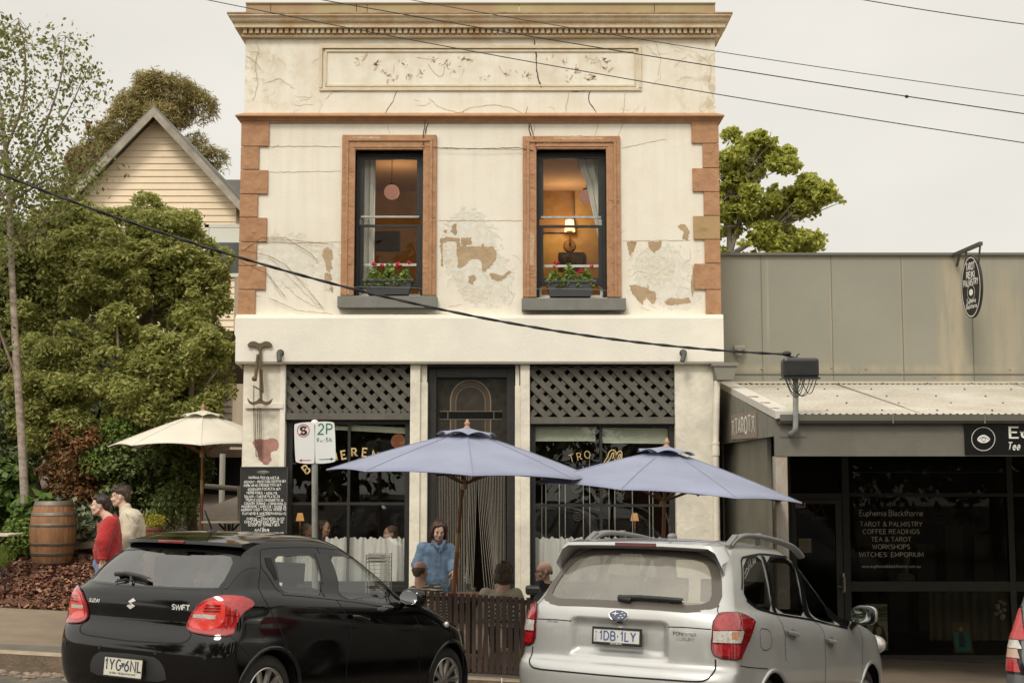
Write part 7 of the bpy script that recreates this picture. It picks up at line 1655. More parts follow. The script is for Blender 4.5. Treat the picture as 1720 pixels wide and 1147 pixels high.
for lab,px,h in (('tall stemmed wine glass left of the bottle',752,.2),('small tumbler of water right of the bottle',795,.09)):
 q = (P(px,990,15.85).x,15.8,tz); g_ = thing('drinking_glass',lab,'glass',q,'glasses on the café table'); m = MB()
 if h > .1: m.lathe([(.034,0),(.034,.003),(.004,.008),(.004,.09),(.025,.11),(.04,.15),(.036,.21)],q,n=20,cap=False)
 else: m.lathe([(.001,0),(.028,0),(.034,.09)],q,n=20,cap=False)
 m.build('bowl',m_gls,g_,True)
wr_ = thing('wire_trolley','wire rack trolley with metal trays below the left café window','trolley',(P(636,980,17.3).x,17.3,Gh(-1.7,17.3))); x0_,x1_ = P(617,960,17.3).x,P(655,960,17.3).x; g = Gh(-1.7,17.3); zt_ = PZ(930,17.3); m = MB()
for x_ in (x0_,x1_):
 for y_ in (17.15,17.5): m.tube([(x_,y_,g),(x_,y_,zt_)],.008,6)
for z_ in np.linspace(zt_-.55,zt_,12): m.tube([(x1_,17.15,z_),(x1_,17.5,z_)],.003,4); m.tube([(x0_,17.5,z_),(x1_,17.5,z_)],.003,4); m.tube([(x0_+.18,17.15,z_),(x1_,17.15,z_)],.003,4)
for x_ in np.linspace(x0_+.18,x1_,8): m.tube([(x_,17.15,zt_-.55),(x_,17.15,zt_)],.003,4)
m.build('wire_frame',m_pole,wr_); m = MB()
for z_ in (zt_-.01,zt_-.05,zt_-.09): m.box(x0_,x1_-.06,17.16,17.48,z_-.012,z_)
m.build('tray',M('tray_steel',(.45,.43,.38),.35,.7),wr_)
m = MB(); m.box(P(883,993,17.6).x,P(911,993,17.6).x,17.75,17.95,PZ(999,17.75),PZ(984,17.75)); o = m.build('wall_heater',m_blackw,bevel=.03); tag(o,'small black box heater fixed on the post beside the right café window','heater')
# ---- upstairs: planters, lamps, pictures
def planter(label,px0,px1,pyt,pyb,fl,seed):
 Y = YF-.10; x0,x1,z0,z1 = P(px0,pyt,Y).x,P(px1,pyt,Y).x,PZ(pyb,Y),PZ(pyt,Y); root = thing('window_planter',label,'planter',((x0+x1)/2,Y,z0),'geranium planters on the window sills'); e = .065
 m = MB(); m.hexa([(x0+e,Y-.06,z0),(x1-e,Y-.06,z0),(x1-e,Y+.10,z0),(x0+e,Y+.10,z0),(x0,Y-.10,z1),(x1,Y-.10,z1),(x1,Y+.13,z1),(x0,Y+.13,z1)]); m.box(x0-.008,x1+.008,Y-.108,Y+.135,z1-.03,z1+.004); m.build('trough',M('planter_slate',(.075,.075,.08),.55),root,bevel=.005)
 m = MB(); m.tube([(x0-.28,YF-.02,z0+.10),(x0-.05,Y-.115,z0+.10),(x1+.02,Y-.115,z0+.085),(x1+.22,YF-.02,z0+.09)],.0025,4); m.build('retaining_wire',M('wire_grey',(.3,.3,.28),.5),root)
 r = np.random.default_rng(seed); N_ = 720; u = r.random(N_); cx = x0+.03+(x1-x0-.06)*u; hgt = .24*np.sin(PI*np.clip(u,.04,.96))**.4*(.75+.4*np.sin(u*17+seed)); hz = r.random(N_)**.7*hgt; cz = z1-.03+hz; cy_ = Y+.01+r.normal(0,.06,N_); out = r.random(N_) < .22; cz[out] -= .05; cy_[out] = Y-.10
 V = leaf_quads(np.stack([cx,cy_,cz],1),r,.024,.9,up=.4); quads('foliage',V,4,leafmat('geranium_leaf',(.10,.17,.03),(.27,.33,.08)),root)
 m = MB(); pm = MB(); rr = random.Random(seed)
 for (fx_,fy_,s_) in fl:
  c_ = P(fx_,fy_,Y-.03); 
  for _ in range(26): d = Vector((rr.gauss(0,1),rr.gauss(0,1),rr.gauss(0,.8))).normalized(); q = c_+d*s_*rr.uniform(.6,1); pm.ell(q,(s_*.32,s_*.32,s_*.22),6,4)
  m.tube([c_,(c_.x+rr.uniform(-.03,.03),Y,z1)],.0025,4)
 m.build('stem',M('stem_green',(.12,.18,.05),.7),root); pm.build('flower_head',M('geranium_red',(.58,.010,.04),.6,var=.4,vs=40),root); return root
def leafmat(name,c0,c1,trans=.25,rough=.55):
 if name in MATS: return MATS[name]
 m = bpy.data.materials.new(name); m.use_nodes = True; nt = m.node_tree; L = nt.links; b = nt.nodes['Principled BSDF']; g = nd(nt,'ShaderNodeNewGeometry'); rp = nd(nt,'ShaderNodeValToRGB'); rp.color_ramp.elements[0].color = (*c0,1); rp.color_ramp.elements[1].color = (*c1,1)
 L.new(g.outputs['Random Per Island'],rp.inputs[0]); L.new(rp.outputs[0],b.inputs['Base Color']); b.inputs['Roughness'].default_value = rough; b.inputs['Specular IOR Level'].default_value = .3
 t = nd(nt,'ShaderNodeBsdfTranslucent'); L.new(rp.outputs[0],t.inputs[0]); mx = nd(nt,'ShaderNodeMixShader'); mx.inputs[0].default_value = trans; L.new(b.outputs[0],mx.inputs[1]); L.new(t.outputs[0],mx.inputs[2]); L.new(mx.outputs[0],nt.nodes['Material Output'].inputs[0]); MATS[name] = m; return m
def leaf_quads(c,r,size,asp=.5,up=.3,outw=None,droop=0):
 """one small 4-sided leaf per centre"""
 n = len(c); nrm = r.normal(0,1,(n,3)); nrm[:,2] = np.abs(nrm[:,2])*.6+up
 if outw is not None: nrm += outw
 nrm /= np.linalg.norm(nrm,axis=1)[:,None]; t = r.normal(0,1,(n,3)); t -= nrm*(t*nrm).sum(1)[:,None]; t[:,2] -= droop; t -= nrm*(t*nrm).sum(1)[:,None]; t /= np.linalg.norm(t,axis=1)[:,None]; b = np.cross(nrm,t)
 s = (size*r.uniform(.6,1.4,n))[:,None]; t = t*s; b = b*s*asp
 return np.stack([c-t,c-b*.9+t*.1,c+t,c+b*.9+t*.1],1)
planter('slate planter of red geraniums on the left upstairs sill',611,694,470.5,496,[(628,444,.034),(642,446,.030),(669,445,.045),(687,441,.03)],5)
planter('slate planter of red geraniums on the right upstairs sill',916,1000,472.5,499,[(935,442,.036),(976,456,.042),(994,448,.028),(931,448,.02)],6)
m_globe = M('globe_pink',(.62,.30,.21),.35,emit=.38)
for lab,px,py,Y,r_ in (('pinkish globe pendant lamp behind the left upstairs window',658,323,19.6,.112),('globe pendant lamp half behind the curtain of the right upstairs window',985,331,19.7,.112)):
 c_ = P(px,py,Y); g_ = thing('pendant_lamp',lab,'lamp',c_,'globe lamps upstairs'); m = MB(); m.ell(c_,r_,24,14); m.build('globe',m_globe,g_,True); m = MB(); m.tube([c_+Vector((0,0,r_*.93)),c_+Vector((0,0,r_*1.12))],.045,12); m.tube([c_+Vector((0,0,r_)),(c_.x,Y,Z(225)-.0)],.005,6); m.build('cord',m_blk,g_)
c_ = P(957,380,YF+3.65); g_ = thing('sconce_lamp','lit wall lamp with a pale shade behind the right upstairs window','lamp',c_); m = MB(); m.lathe([(.088,-.09),(.066,.10)],c_,n=24,cap=False)
msh = M('lampshade_lit',(1.0,.66,.34),.8,emit=1.25); m.build('lamp_shade',msh,g_,True); m = MB(); m.tube([c_+Vector((0,0,-.1)),c_+Vector((0,.02,-.27)),c_+Vector((0,.12,-.30))],.009,8); m.lathe([(.001,0),(.09,0),(.1,.01),(.001,.02)],c_+Vector((0,.10,-.30)),axis='y',n=20); m.build('wall_mount',M('brass_dark',(.20,.11,.04),.4,.6),g_)
pl_ = bpy.data.lights.new('sconce_light','POINT'); pl_.energy = 15; pl_.color = (1,.70,.40); pl_.shadow_soft_size = .09; po_l = bpy.data.objects.new('sconce_light',pl_); COL.objects.link(po_l); po_l.location = c_+Vector((-.1,-.45,.05))
l2 = bpy.data.lights.new('room_fill_light','POINT'); l2.energy = 9; l2.color = (1,.66,.36); l2.shadow_soft_size = .12; o2 = bpy.data.objects.new('room_fill_light',l2); COL.objects.link(o2); o2.location = P(668,330,20.0)  # added fill light behind the globe, warms the left upstairs room
def picture(lab,px,py,w_,h_,Y,c0,c1,frame=(.02,.014,.01)):
 c_ = P(px,py,Y); o = thing('framed_picture',lab,'picture',c_); m = MB(); m.box(c_.x-w_/2,c_.x+w_/2,Y-.02,Y+.01,c_.z-h_/2,c_.z+h_/2); m.build('frame',M('pf%d' % px,frame,.5),o); m = MB(); m.box(c_.x-w_/2+.04,c_.x+w_/2-.04,Y-.024,Y-.019,c_.z-h_/2+.04,c_.z+h_/2-.04); m.build('print',M('pp%d' % px,c0,.7,col2=c1,vs=7),o)
picture('dark framed picture low on the wall behind the left upstairs window',650,405,.42,.32,YF+3.75,(.07,.035,.015),(.03,.015,.008)); picture('dark framed picture at the foot of the right upstairs window',960,437,.42,.25,YF+3.75,(.05,.03,.015),(.02,.012,.008)); picture('large pale print behind the upper sash of the right upstairs window',925,340,.75,1.0,YF+3.74,(.30,.16,.055),(.25,.13,.04),(.20,.11,.04))
# ---- lit table lamps inside downstairs
for lab,px,py,Y in (('small lit amber table lamp behind the right café window',1066,868,20.2),('small lit amber table lamp behind the left café window',504,868,20.0)):
 c_ = P(px,py,Y); g_ = thing('table_lamp',lab,'lamp',c_+Vector((0,0,-.35)),'amber table lamps inside'); m = MB(); m.lathe([(.062,-.055),(.038,.055)],c_,n=20,cap=False); m.build('lamp_shade',M('shade_amber',(.95,.50,.16),.8,emit=.42),g_,True); m = MB(); m.tube([c_+Vector((0,0,-.07)),c_+Vector((0,0,-.33))],.008,8); m.lathe([(.06,-.35),(.055,-.33),(.001,-.32)],c_,n=16); m.build('base',M('brass_dark',(.2,.1,.04)),g_)
 l_ = bpy.data.lights.new('table_light','POINT'); l_.energy = 2.0; l_.color = (1,.6,.3); l_.shadow_soft_size = .06; lo_ = bpy.data.objects.new('table_light',l_); COL.objects.link(lo_); lo_.location = c_+Vector((0,0,-.12))
c_ = P(669,741,20.3); g_ = thing('pendant_lamp','orange globe lamp at the top right of the left café window','lamp',c_); m = MB(); m.ell(c_,.11,20,12); m.build('globe',M('globe_orange',(.55,.20,.10),.4,emit=.25),g_,True); m = MB(); m.tube([c_+Vector((0,0,.1)),c_+Vector((0,0,.5))],.005,6); m.build('cord',m_blk,g_)
# ---- shop window contents
ps_ = thing('poster','green and cream POKER HANDS poster with a crowned woman in the shop window','poster',P(1478,1080,YS+.3)); Yq = YS+.3
m = MB(); a,b = P(1455,1014,Yq),P(1492,1092,Yq); m.box(a.x,b.x,Yq,Yq+.01,b.z,a.z); m.build('sheet',M('poster_cream',(.30,.285,.21),.7,var=.1,vs=10),ps_)
m = MB(); m.box(a.x,b.x,Yq-.004,Yq,PZ(1036,Yq),PZ(1029,Yq)); m.box(a.x,b.x,Yq-.004,Yq,b.z,PZ(1080,Yq)); m.build('green_band',M('poster_green',(.05,.14,.05),.7),ps_)
ctext('POKER HANDS',1474,1027,8,34,m_blk,ps_,Yq-.002,w=.2,cond=.7); ctext('Know Your Fortune',1474,1034.5,4,33,MATS['poster_cream'],ps_,Yq-.004,w=.14); ctext('By Cards',1477,1042,4.5,26,MATS['poster_green'],ps_,Yq-.002,w=.2)
fg = MB()
for q in ([(1466,1080),(1463,1066),(1468,1050),(1472,1042),(1476,1050),(1484,1052),(1488,1066),(1491,1080)],):
 co,T = cdt(rounded(xz(q,Yq),2)); fg.add([(p[0],Yq-.006,p[1]) for p in co],[t if np.cross(co[t[1]]-co[t[0]],co[t[2]]-co[t[0]]) > 0 else t[::-1] for t in T])
fg.build('figure_dark',M('poster_brown',(.05,.03,.02),.7),ps_)
co = rounded(xz([(1472,1053),(1478,1051),(1481,1058),(1479,1066),(1474,1066),(1471,1060)],Yq),2); m = MB(); m.add([(p[0],Yq-.008,p[1]) for p in co],[tuple(range(len(co)))[::-1]]); m.build('figure_face',M('poster_skin',(.34,.29,.21),.7),ps_)
tp = thing('tarot_print','framed turquoise tarot print leaning in the shop window','picture',P(1620,1095,YS+.5)); Yq = YS+.5
def lean(name,pts,y,th,mat): return slab(name,xz(pts,y),[],y,th,mat,tp)
lean('frame',[(1598,1046),(1628,1044),(1636,1097),(1604,1098)],Yq,.03,M('frame_gilt',(.10,.06,.03),.5)); lean('print',[(1602,1062),(1627,1060),(1632,1093),(1607,1094)],Yq-.005,.004,M('print_teal',(.02,.15,.17),.5,col2=(.05,.24,.12),vs=5)); lean('robe',[(1611,1062),(1617,1060),(1622,1080),(1621,1086),(1611,1086)],Yq-.009,.003,M('robe_dark',(.01,.03,.05),.6)); lean('halo',[(1610,1056),(1614,1052),(1618,1056),(1614,1061)],Yq-.010,.003,M('halo_straw',(.36,.24,.10),.6))
dkb = thing('display_bench','low dark display bench behind the shop glass','bench',P(1560,1090,YS+.6)); m = MB(); m.box(P(1432,1090,YS).x,P(1692,1090,YS).x,YS+.35,YS+1.1,zs0,PZ(1098,YS+.4)); m.build('bench_top',M('bench_brown',(.05,.035,.022),.6),dkb)
bs2 = thing('display_bust','pale mannequin head and shoulders behind the upper shop glass','mannequin',P(1517,968,YS+.8)); m = MB(); c_ = P(1520,940,YS+.8); m.ell(c_,(.07,.09,.10),14,10); m.ell(c_+Vector((0,0,-.15)),(.045,.05,.10),12,8); m.ell(c_+Vector((0,0,-.27)),(.14,.08,.09),14,10); m.box(c_.x-.16,c_.x+.16,YS+.65,YS+.95,c_.z-.40,c_.z-.33); b_ = m.build('bust',M('bust_bone',(.14,.125,.10),.7),bs2,True)
cb_ = thing('curtain_panel','drab draped cloth behind the lower shop glass','curtain',P(1600,1030,YS+1.2)); m = MB()
for i in range(61):
 x_ = P(1560,1000,YS+1.2).x+(P(1694,1000,YS+1.2).x-P(1560,1000,YS+1.2).x)*i/60
 for z_ in (PZ(994,YS+1.2),PZ(1075,YS+1.2)): m.v.append((x_,YS+1.2+.02*math.sin(i*.9),z_))
m.f = [(2*i,2*i+1,2*i+3,2*i+2) for i in range(60)]; m.build('cloth',M('cloth_olive',(.11,.10,.07),.9),cb_,True)
vz = thing('white_figurine','white twisted figurine at the right end of the shop window','ornament',P(1686,1030,YS+.5)); m = MB()
for k in range(9): m.ell(P(1680+7*math.sin(k*1.9),1010+k*3.4,YS+.5),(.035,.03,.03),8,6)
m.build('figure',M('plaster_white',(.35,.34,.30),.6),vz,True)
lb = thing('shop_ledger','dark bookcase shapes in the depth of the shop','cabinet',P(1600,960,YS+2.6)); m = MB()
for k in range(5): m.box(P(1440+48*k,900,YS+2.6).x,P(1470+48*k,900,YS+2.6).x,YS+2.5,YS+2.8,-.3,PZ(880+17*(k % 3),YS+2.6))
m.build('case',M('case_brown',(.03,.02,.012),.7),lb)
# ---- garden things
def barrel():
 Y = 20.5; c_ = P(87,953,Y); g = Gh(c_.x,Y)+.03; root = thing('wine_barrel','upright oak wine barrel with grey hoops on the mulch','barrel',(c_.x,Y,g)); H = .93; R0,R1 = .262,.335
 m = MB(); prof = []; 
 f = lambda t: R0+(R1-R0)*math.sin(PI*t)**.8
 n = 26
 for k in range(15):
  t = k/14
  for j in range(n*4):
   a = 2*PI*j/(n*4); gr = .005 if j % 4 == 0 else 0; r = f(t)-gr; m.v.append((c_.x+r*math.cos(a),Y+r*math.sin(a),g+H*t))
 N = n*4
 for k in range(14):
  for j in range(N): m.f.append((k*N+j,k*N+(j+1) % N,(k+1)*N+(j+1) % N,(k+1)*N+j))
 m.build('staves',M('oak_stave',(.27,.13,.055),.6,var=.45,vs=3,vdet=9,bump=.3,bs=30,stretch=(3,3,.5)),root,auto=30)
 m = MB(); m.lathe([(R0-.02,H-.03),(.001,H-.03)],(c_.x,Y,g),n=40,cap=False); m.build('barrel_head',M('oak_head',(.20,.11,.06),.7,var=.3,vs=8),root)
 for t0,t1 in ((.0,.05),(.14,.19),(.30,.345),(.60,.65),(.77,.82),(.93,1.0)):
  if t0 == 0: t0,t1 = .005,.04
  m = MB(); m.lathe([(f(t0)+.004,t0*H),(f(t0)+.007,t0*H+.003),(f(t1)+.007,t1*H-.003),(f(t1)+.004,t1*H)],(c_.x,Y,g),n=48,cap=False); m.build('hoop',M('hoop_steel',(.19,.17,.145),.55,.6,var=.35,vs=7),root,auto=50)
barrel()
def bench():
 Y = 21.3; a = P(122,885,Y); x0,x1 = a.x,a.x+1.15; g = Gh(-6,Y); root = thing('garden_bench','weathered plank bench half hidden by the oak barrel','bench',((x0+x1)/2,Y,g)); z = PZ(890,Y); m = MB(); mw = M('plank_grey',(.25,.18,.12),.8,var=.35,vs=5,bump=.3)
 for k in range(3): m.box(x0,x1,Y-.25+k*.19,Y-.25+k*.19+.17,z-.04,z)
 m.build('seat',mw,root)
 for x_ in (x0+.1,x1-.12): m = MB(); m.bar((x_,Y-.2,z-.04),(x_-.05,Y-.35,g),.05,.08); m.bar((x_,Y+.2,z-.04),(x_+.05,Y+.35,g),.05,.08); m.build('leg',mw,root)
 m = MB(); m.bar((x0+.05,Y-.3,g+.16),(x1-.05,Y-.3,g+.25),.04,.10); m.build('stretcher',mw,root)
bench()
m_wt = M('table_cream',(.52,.47,.38),.6,var=.1,vs=4)
def gtable(lab,px,py,Y,r,name='garden_table'):
 c_ = P(px,py,Y); g = Gh(c_.x,Y)+.03; root = thing(name,lab,'table',(c_.x,Y,g),'garden tables'); m = MB(); m.box(c_.x-r,c_.x+r,Y-.3,Y+.3,c_.z-.03,c_.z); m.build('top',m_wt,root,bevel=.008); h = c_.z-g; m = MB()
 for s_ in (-1,1):
  m.tube([tuple(q) for q in rounded([(c_.x+s_*.16,Y,c_.z-.03),(c_.x+s_*.10,Y,c_.z-.10),(c_.x+s_*.03,Y,c_.z-.16),(c_.x+s_*.03,Y,g+.2),(c_.x+s_*.12,Y,g+.08),(c_.x+s_*.24,Y,g+.02)],2,False)],.016,8)
  m.tube([tuple(q) for q in rounded([(c_.x+s_*.06,Y-.02,c_.z-.03),(c_.x+s_*.05,Y-.02,c_.z-.12),(c_.x+s_*.01,Y-.02,g+.2)],2,False)],.014,8)
 m.bar((c_.x,Y,c_.z-.05),(c_.x,Y,g+.1),.05,.03); m.build('cast_leg',M('cast_iron',(.012,.012,.012),.5),root)
gtable('cream table on black cast-iron legs left of the chalkboard',385,874,20.4,.35); gtable('cream table top just above the roof of the black hatchback',345,893,19.2,.27); gtable('white table cut off by the left edge beside the barrel',-6,896,19.6,.28)
m = MB(); c_ = P(0,965,18.7); o = thing('folding_chair','black metal chair foot poking in at the left edge on the mulch','chair',(c_.x-.2,18.7,Gh(c_.x,18.7))); m.tube([tuple(q) for q in rounded([(c_.x-.5,18.7,c_.z+.35),(c_.x-.15,18.7,c_.z+.10),(c_.x+.05,18.7,c_.z-.02),(c_.x+.09,18.7,Gh(c_.x,18.7)+.03)],2,False)],.014,8); m.build('leg',M('cast_iron',(.012,.012,.012),.5),o); m = MB(); m.box(c_.x-.8,c_.x-.4,18.5,18.9,c_.z+.33,c_.z+.36); m.build('seat',MATS['cast_iron'],o)
c_ = P(257,893,19.8); fp = thing('flower_pot','terracotta pot of yellow-green plant behind the man in cream','plant pot',(c_.x,19.8,c_.z-.12)); m = MB(); m.lathe([(.001,-.16),(.10,-.16),(.13,.03),(.145,.03),(.145,.07),(.125,.07),(.12,.05),(.001,.05)],c_,n=24); m.build('pot',M('terracotta_pot',(.20,.075,.045),.8,var=.3,vs=9),fp,auto=40)
r_ = np.random.default_rng(4); cc = np.array(c_)+r_.normal(0,1,(900,3))*[.085,.08,.055]+[0,0,.14]; quads('foliage',leaf_quads(cc,r_,.020,.5),4,leafmat('euonymus',(.20,.20,.03),(.55,.48,.07)),fp)
st_ = MB(); gz = Gh(c_.x,19.8); st_.lathe([(.12,gz-c_.z),(.12,-.17),(.001,-.17)],c_,n=16); o = st_.build('pot_stand',m_soil,fp)
m = MB(); m.tube([P(330,815,24),P(405,821,23.2)],.045,10); m.tube([P(402,817,23.2),P(403,900,22.8)],.035,8); m.build('rail_bar',M('rail_pale',(.30,.27,.21),.7)); o = bpy.context.scene.objects.get('rail_bar') or COL.objects['rail_bar']; o.name = 'ramp_rail'; tag(o,'pale pipe rail at the head of the gravel drive','handrail')
# ---------------------------------------------------------------- trees, shrubs and the weatherboard house
m_bark = M('bark_grey',(.20,.165,.125),.9,var=.4,vs=6,bump=.5,bs=25); m_birch = M('bark_birch',(.46,.39,.32),.8,col2=(.16,.12,.09),vs=7,vdet=9,bump=.3,stretch=(1,1,2.2))
m_bark_d = M('bark_dark',(.05,.038,.028),.95,var=.4,vs=6)
def crown(name,blobs,n,size,mat,par,seed,asp=.5,shell=.7,up=.35,droop=0,clump=.11,per=14,outn=.8,lump=.30,fill=.10):
 """leaves set on many small lumps that cover the big lumps; blobs = (x,y,z,rx,ry,rz)"""
 r = np.random.default_rng(seed); B = np.array(blobs,float); B[:,3:] = np.maximum(B[:,3:]-lump*.55,B[:,3:]*.45); A_ = B[:,3]*B[:,5]+B[:,3]*B[:,4]; nl = max(6,int(A_.sum()/(lump*lump)*3.0)); k = r.choice(len(B),nl,p=A_/A_.sum())
 d = r.normal(0,1,(nl,3)); d /= np.linalg.norm(d,axis=1)[:,None]; cen = B[k,:3]+d*B[k,3:]*(shell+(1.08-shell)*r.random(nl)**.6)[:,None]
 keep = np.ones(nl,bool)
 for j in range(len(B)): q = (cen-B[j,:3])/B[j,3:]; keep &= ((q**2).sum(1) > .42) | (k == j)
 cen,d = cen[keep],d[keep]; lr = lump*r.uniform(.45,1.25,len(cen)); m = r.choice(len(cen),int(n*(1-fill)),p=lr**2/(lr**2).sum())
 e = r.normal(0,1,(len(m),3)); e /= np.linalg.norm(e,axis=1)[:,None]; e += d[m]*.55+np.array([0,0,.35]); e /= np.linalg.norm(e,axis=1)[:,None]
 e2 = np.round(e*3.2+cen[m]*7)/3.2-cen[m]*7/3.2; e2 /= np.linalg.norm(e2,axis=1)[:,None]+1e-6; e = e*.45+e2*.55       # gather the leaves into rosettes
 p = cen[m]+e*(lr[m]*r.uniform(.78,1.12,len(m)))[:,None]*np.array([1,1,.85])+r.normal(0,size*.5,(len(m),3))
 nf = int(n*fill); kf = r.choice(len(B),nf,p=A_/A_.sum()); df = r.normal(0,1,(nf,3)); df /= np.linalg.norm(df,axis=1)[:,None]; pf = B[kf,:3]+df*B[kf,3:]*r.uniform(.3,.85,nf)[:,None]
 return quads(name,leaf_quads(np.concatenate([p,pf]),r,size,asp,up,np.concatenate([e,df])*outn,droop),4,mat,par)
def limbs(name,segs,mat,par):
 m = MB()
 for pts,r0,r1 in segs: pts = [tuple(p) for p in rounded(pts,2,False)]; m.tube(pts,list(np.linspace(r0,r1,len(pts))),9)
 return m.build(name,mat,par,smooth=True)
def BL(Y,L_,dep=.8):
 out = []
 for px,py,rx,ry in L_:
  s = Y/2300; c_ = P(px,py,Y); out.append((c_.x,Y+random.uniform(-.3,.3)*dep,c_.z,rx*s,rx*s*dep,ry*s))
 return out
def wander(a,b,n=5,w=.12,seed=1):
 r = random.Random(seed); a = Vector(a); b = Vector(b); return [a.lerp(b,i/n)+(Vector((r.uniform(-w,w),r.uniform(-w,w),0)) if 0 < i < n else Vector()) for i in range(n+1)]
def tree(name,label,cat,Y,blobs,base_px,n,size,mat,bark,seed,tr=.12,group=None,dep=.8,**k):
 random.seed(seed); B = BL(Y,blobs,dep); bx_ = P(base_px,800,Y).x; g = Gh(bx_,Y); root = thing(name,label,cat,(bx_,Y,g),group)
 top = max(b[2] for b in B); segs = [(wander((bx_,Y,g-.1),(B[0][0],B[0][1],B[0][2]),4,.1,seed),tr,tr*.35)]
 for j,b in enumerate(B[1:]): q = Vector((bx_,Y,g)).lerp(Vector(B[0][:3]),random.uniform(.35,.8)); segs.append((wander(q,b[:3],3,.12,seed+j),tr*.5,tr*.12))
 limbs('trunk',segs,bark,root); crown('crown',B,n,size,mat,root,seed,**k); return root
L_pit = leafmat('leaf_pittosporum',(.22,.255,.06),(.60,.59,.22),.5)
L_pit2 = leafmat('leaf_pittosporum_dark',(.08,.11,.022),(.27,.29,.08),.3)
tree('bushy_tree','broad olive-green bushy tree filling the upper left, leafy top in front of the gable','tree',23.2,[(200,470,130,90),(120,430,90,70),(290,440,85,80),(325,500,58,80),(240,370,55,45),(262,345,22,32),(60,480,70,90),(150,380,60,40),(300,390,45,40),(345,560,36,60),(95,360,42,35),(338,440,36,46),(310,375,28,22)],210,82000,.044,L_pit,m_bark,11,.14,'bushy green trees beside the café',lump=.21,fill=.22,shell=.62,outn=.45,up=.6)
tree('bushy_tree','rounded olive-green tree low on the left behind the barrel','tree',21.9,[(95,640,68,75),(70,600,40,45),(125,590,40,45),(95,720,62,60),(60,680,40,60),(105,555,26,30)],95,27000,.041,L_pit,m_bark,12,.1,'bushy green trees beside the café',lump=.18,fill=.22,shell=.62,outn=.45,up=.6)
tree('bushy_tree','olive-green pyramid tree in the middle between the others, above the dark shrub','tree',21.7,[(215,640,58,70),(205,560,36,50),(240,600,42,55),(230,700,60,50),(200,530,20,30),(270,660,40,60),(268,590,28,36)],225,27000,.041,L_pit,m_bark,13,.1,'bushy green trees beside the café',lump=.18,fill=.22,shell=.62,outn=.45,up=.6)
tree('bushy_tree','olive-green tree closest to the café corner over the white umbrella','tree',22.0,[(330,600,50,65),(325,530,34,45),(350,650,40,55),(300,650,44,55),(330,690,50,40),(378,610,26,30),(392,600,18,18)],330,23000,.041,L_pit,m_bark,14,.1,'bushy green trees beside the café',lump=.18,fill=.22,shell=.62,outn=.45,up=.6)
tree('bushy_tree','darker olive tree at the far left edge behind the birch','tree',23.0,[(5,560,50,90),(20,430,50,70),(-40,480,60,90),(10,660,50,60)],0,18000,.050,L_pit2,m_bark,15,.12,'bushy green trees beside the café',lump=.21,fill=.22,shell=.62,outn=.45,up=.6)
L_red = leafmat('leaf_redtip',(.10,.09,.03),(.30,.12,.05),.25); L_dk = leafmat('leaf_viburnum',(.05,.075,.018),(.19,.24,.07),.2,.4); L_lg = leafmat('leaf_bright',(.08,.13,.02),(.22,.30,.06),.3)
tree('red_shrub','reddish-tipped shrub behind the oak barrel','shrub',21.6,[(135,770,52,55),(120,730,32,34),(165,760,34,42),(110,810,45,45),(150,830,50,45),(178,800,36,40)],145,15000,.034,L_red,m_bark_d,21,.05,lump=.13,asp=.55,fill=.35)
tree('dark_shrub','large dark glossy-leaved shrub under the white umbrella','shrub',21.4,[(270,790,60,60),(215,800,45,55),(310,800,40,55),(250,840,60,40),(200,770,36,40),(300,760,40,36),(335,790,22,44)],265,17000,.036,L_dk,m_bark_d,22,.05,lump=.18,asp=.6)
tree('vine_shrub','pale-edged climbing shrub round the birch trunk','shrub',21.7,[(20,740,50,45),(60,720,30,30),(-10,700,40,50),(40,770,40,30)],25,9000,.034,leafmat('leaf_vine',(.07,.10,.035),(.24,.29,.13),.25),m_bark_d,23,.04,per=12,clump=.09)
tree('broadleaf_shrub','broad-leaved bright green shrub at the left edge','shrub',21.2,[(25,830,45,45),(-10,840,45,50),(60,850,30,36)],20,2600,.085,leafmat('leaf_broad',(.055,.10,.02),(.16,.24,.055),.3),m_bark_d,24,.03,per=6,clump=.10,asp=.85)
tree('leafy_plant','light green leafy clump just left of the barrel','plant',20.7,[(30,900,30,26),(5,905,26,28),(48,880,20,26)],25,4500,.034,L_lg,m_bark_d,25,.02,per=10,clump=.07,asp=.4)
tree('leafy_plant','bright green shrub between the red shrub and the dark one','plant',21.5,[(195,740,26,26),(180,770,18,22)],190,3200,.034,L_lg,m_bark_d,26,.02,per=10,clump=.08)
tree('leafy_plant','grey-green leafy plant behind the barrel and bench','plant',21.1,[(118,870,20,18),(140,880,14,12)],122,900,.055,leafmat('leaf_sage',(.10,.13,.07),(.26,.30,.18),.2),m_bark_d,27,.02,per=6,clump=.06,asp=.6)
tree('leafy_plant','low mixed plants at the foot of the dark shrub by the ramp','plant',20.6,[(290,870,30,10),(320,860,20,10),(262,868,24,12),(300,850,20,12)],290,3000,.028,L_dk,m_bark_d,28,.015,per=8,clump=.05)
r_ = np.random.default_rng(3); N_ = 3600; x_ = rng.uniform(-9.4,-7.35,N_); y_ = rng.uniform(20.0,21.2,N_); z_ = np.array([Gh(a,b) for a,b in zip(x_,y_)])+.03; h_ = rng.uniform(.08,.24,N_); a_ = rng.random(N_)*2*PI; ln = rng.normal(0,.07,(N_,2))
b0 = np.stack([x_,y_,z_],1); dd_ = np.stack([np.cos(a_)*.006,np.sin(a_)*.006,0*a_],1); t1 = b0+np.stack([ln[:,0],ln[:,1],h_],1)
tag(quads('grass',np.stack([b0-dd_,b0+dd_,t1+dd_*.2,t1-dd_*.2],1),4,leafmat('grass_blade',(.09,.15,.02),(.28,.36,.07),.3)),kind='stuff')
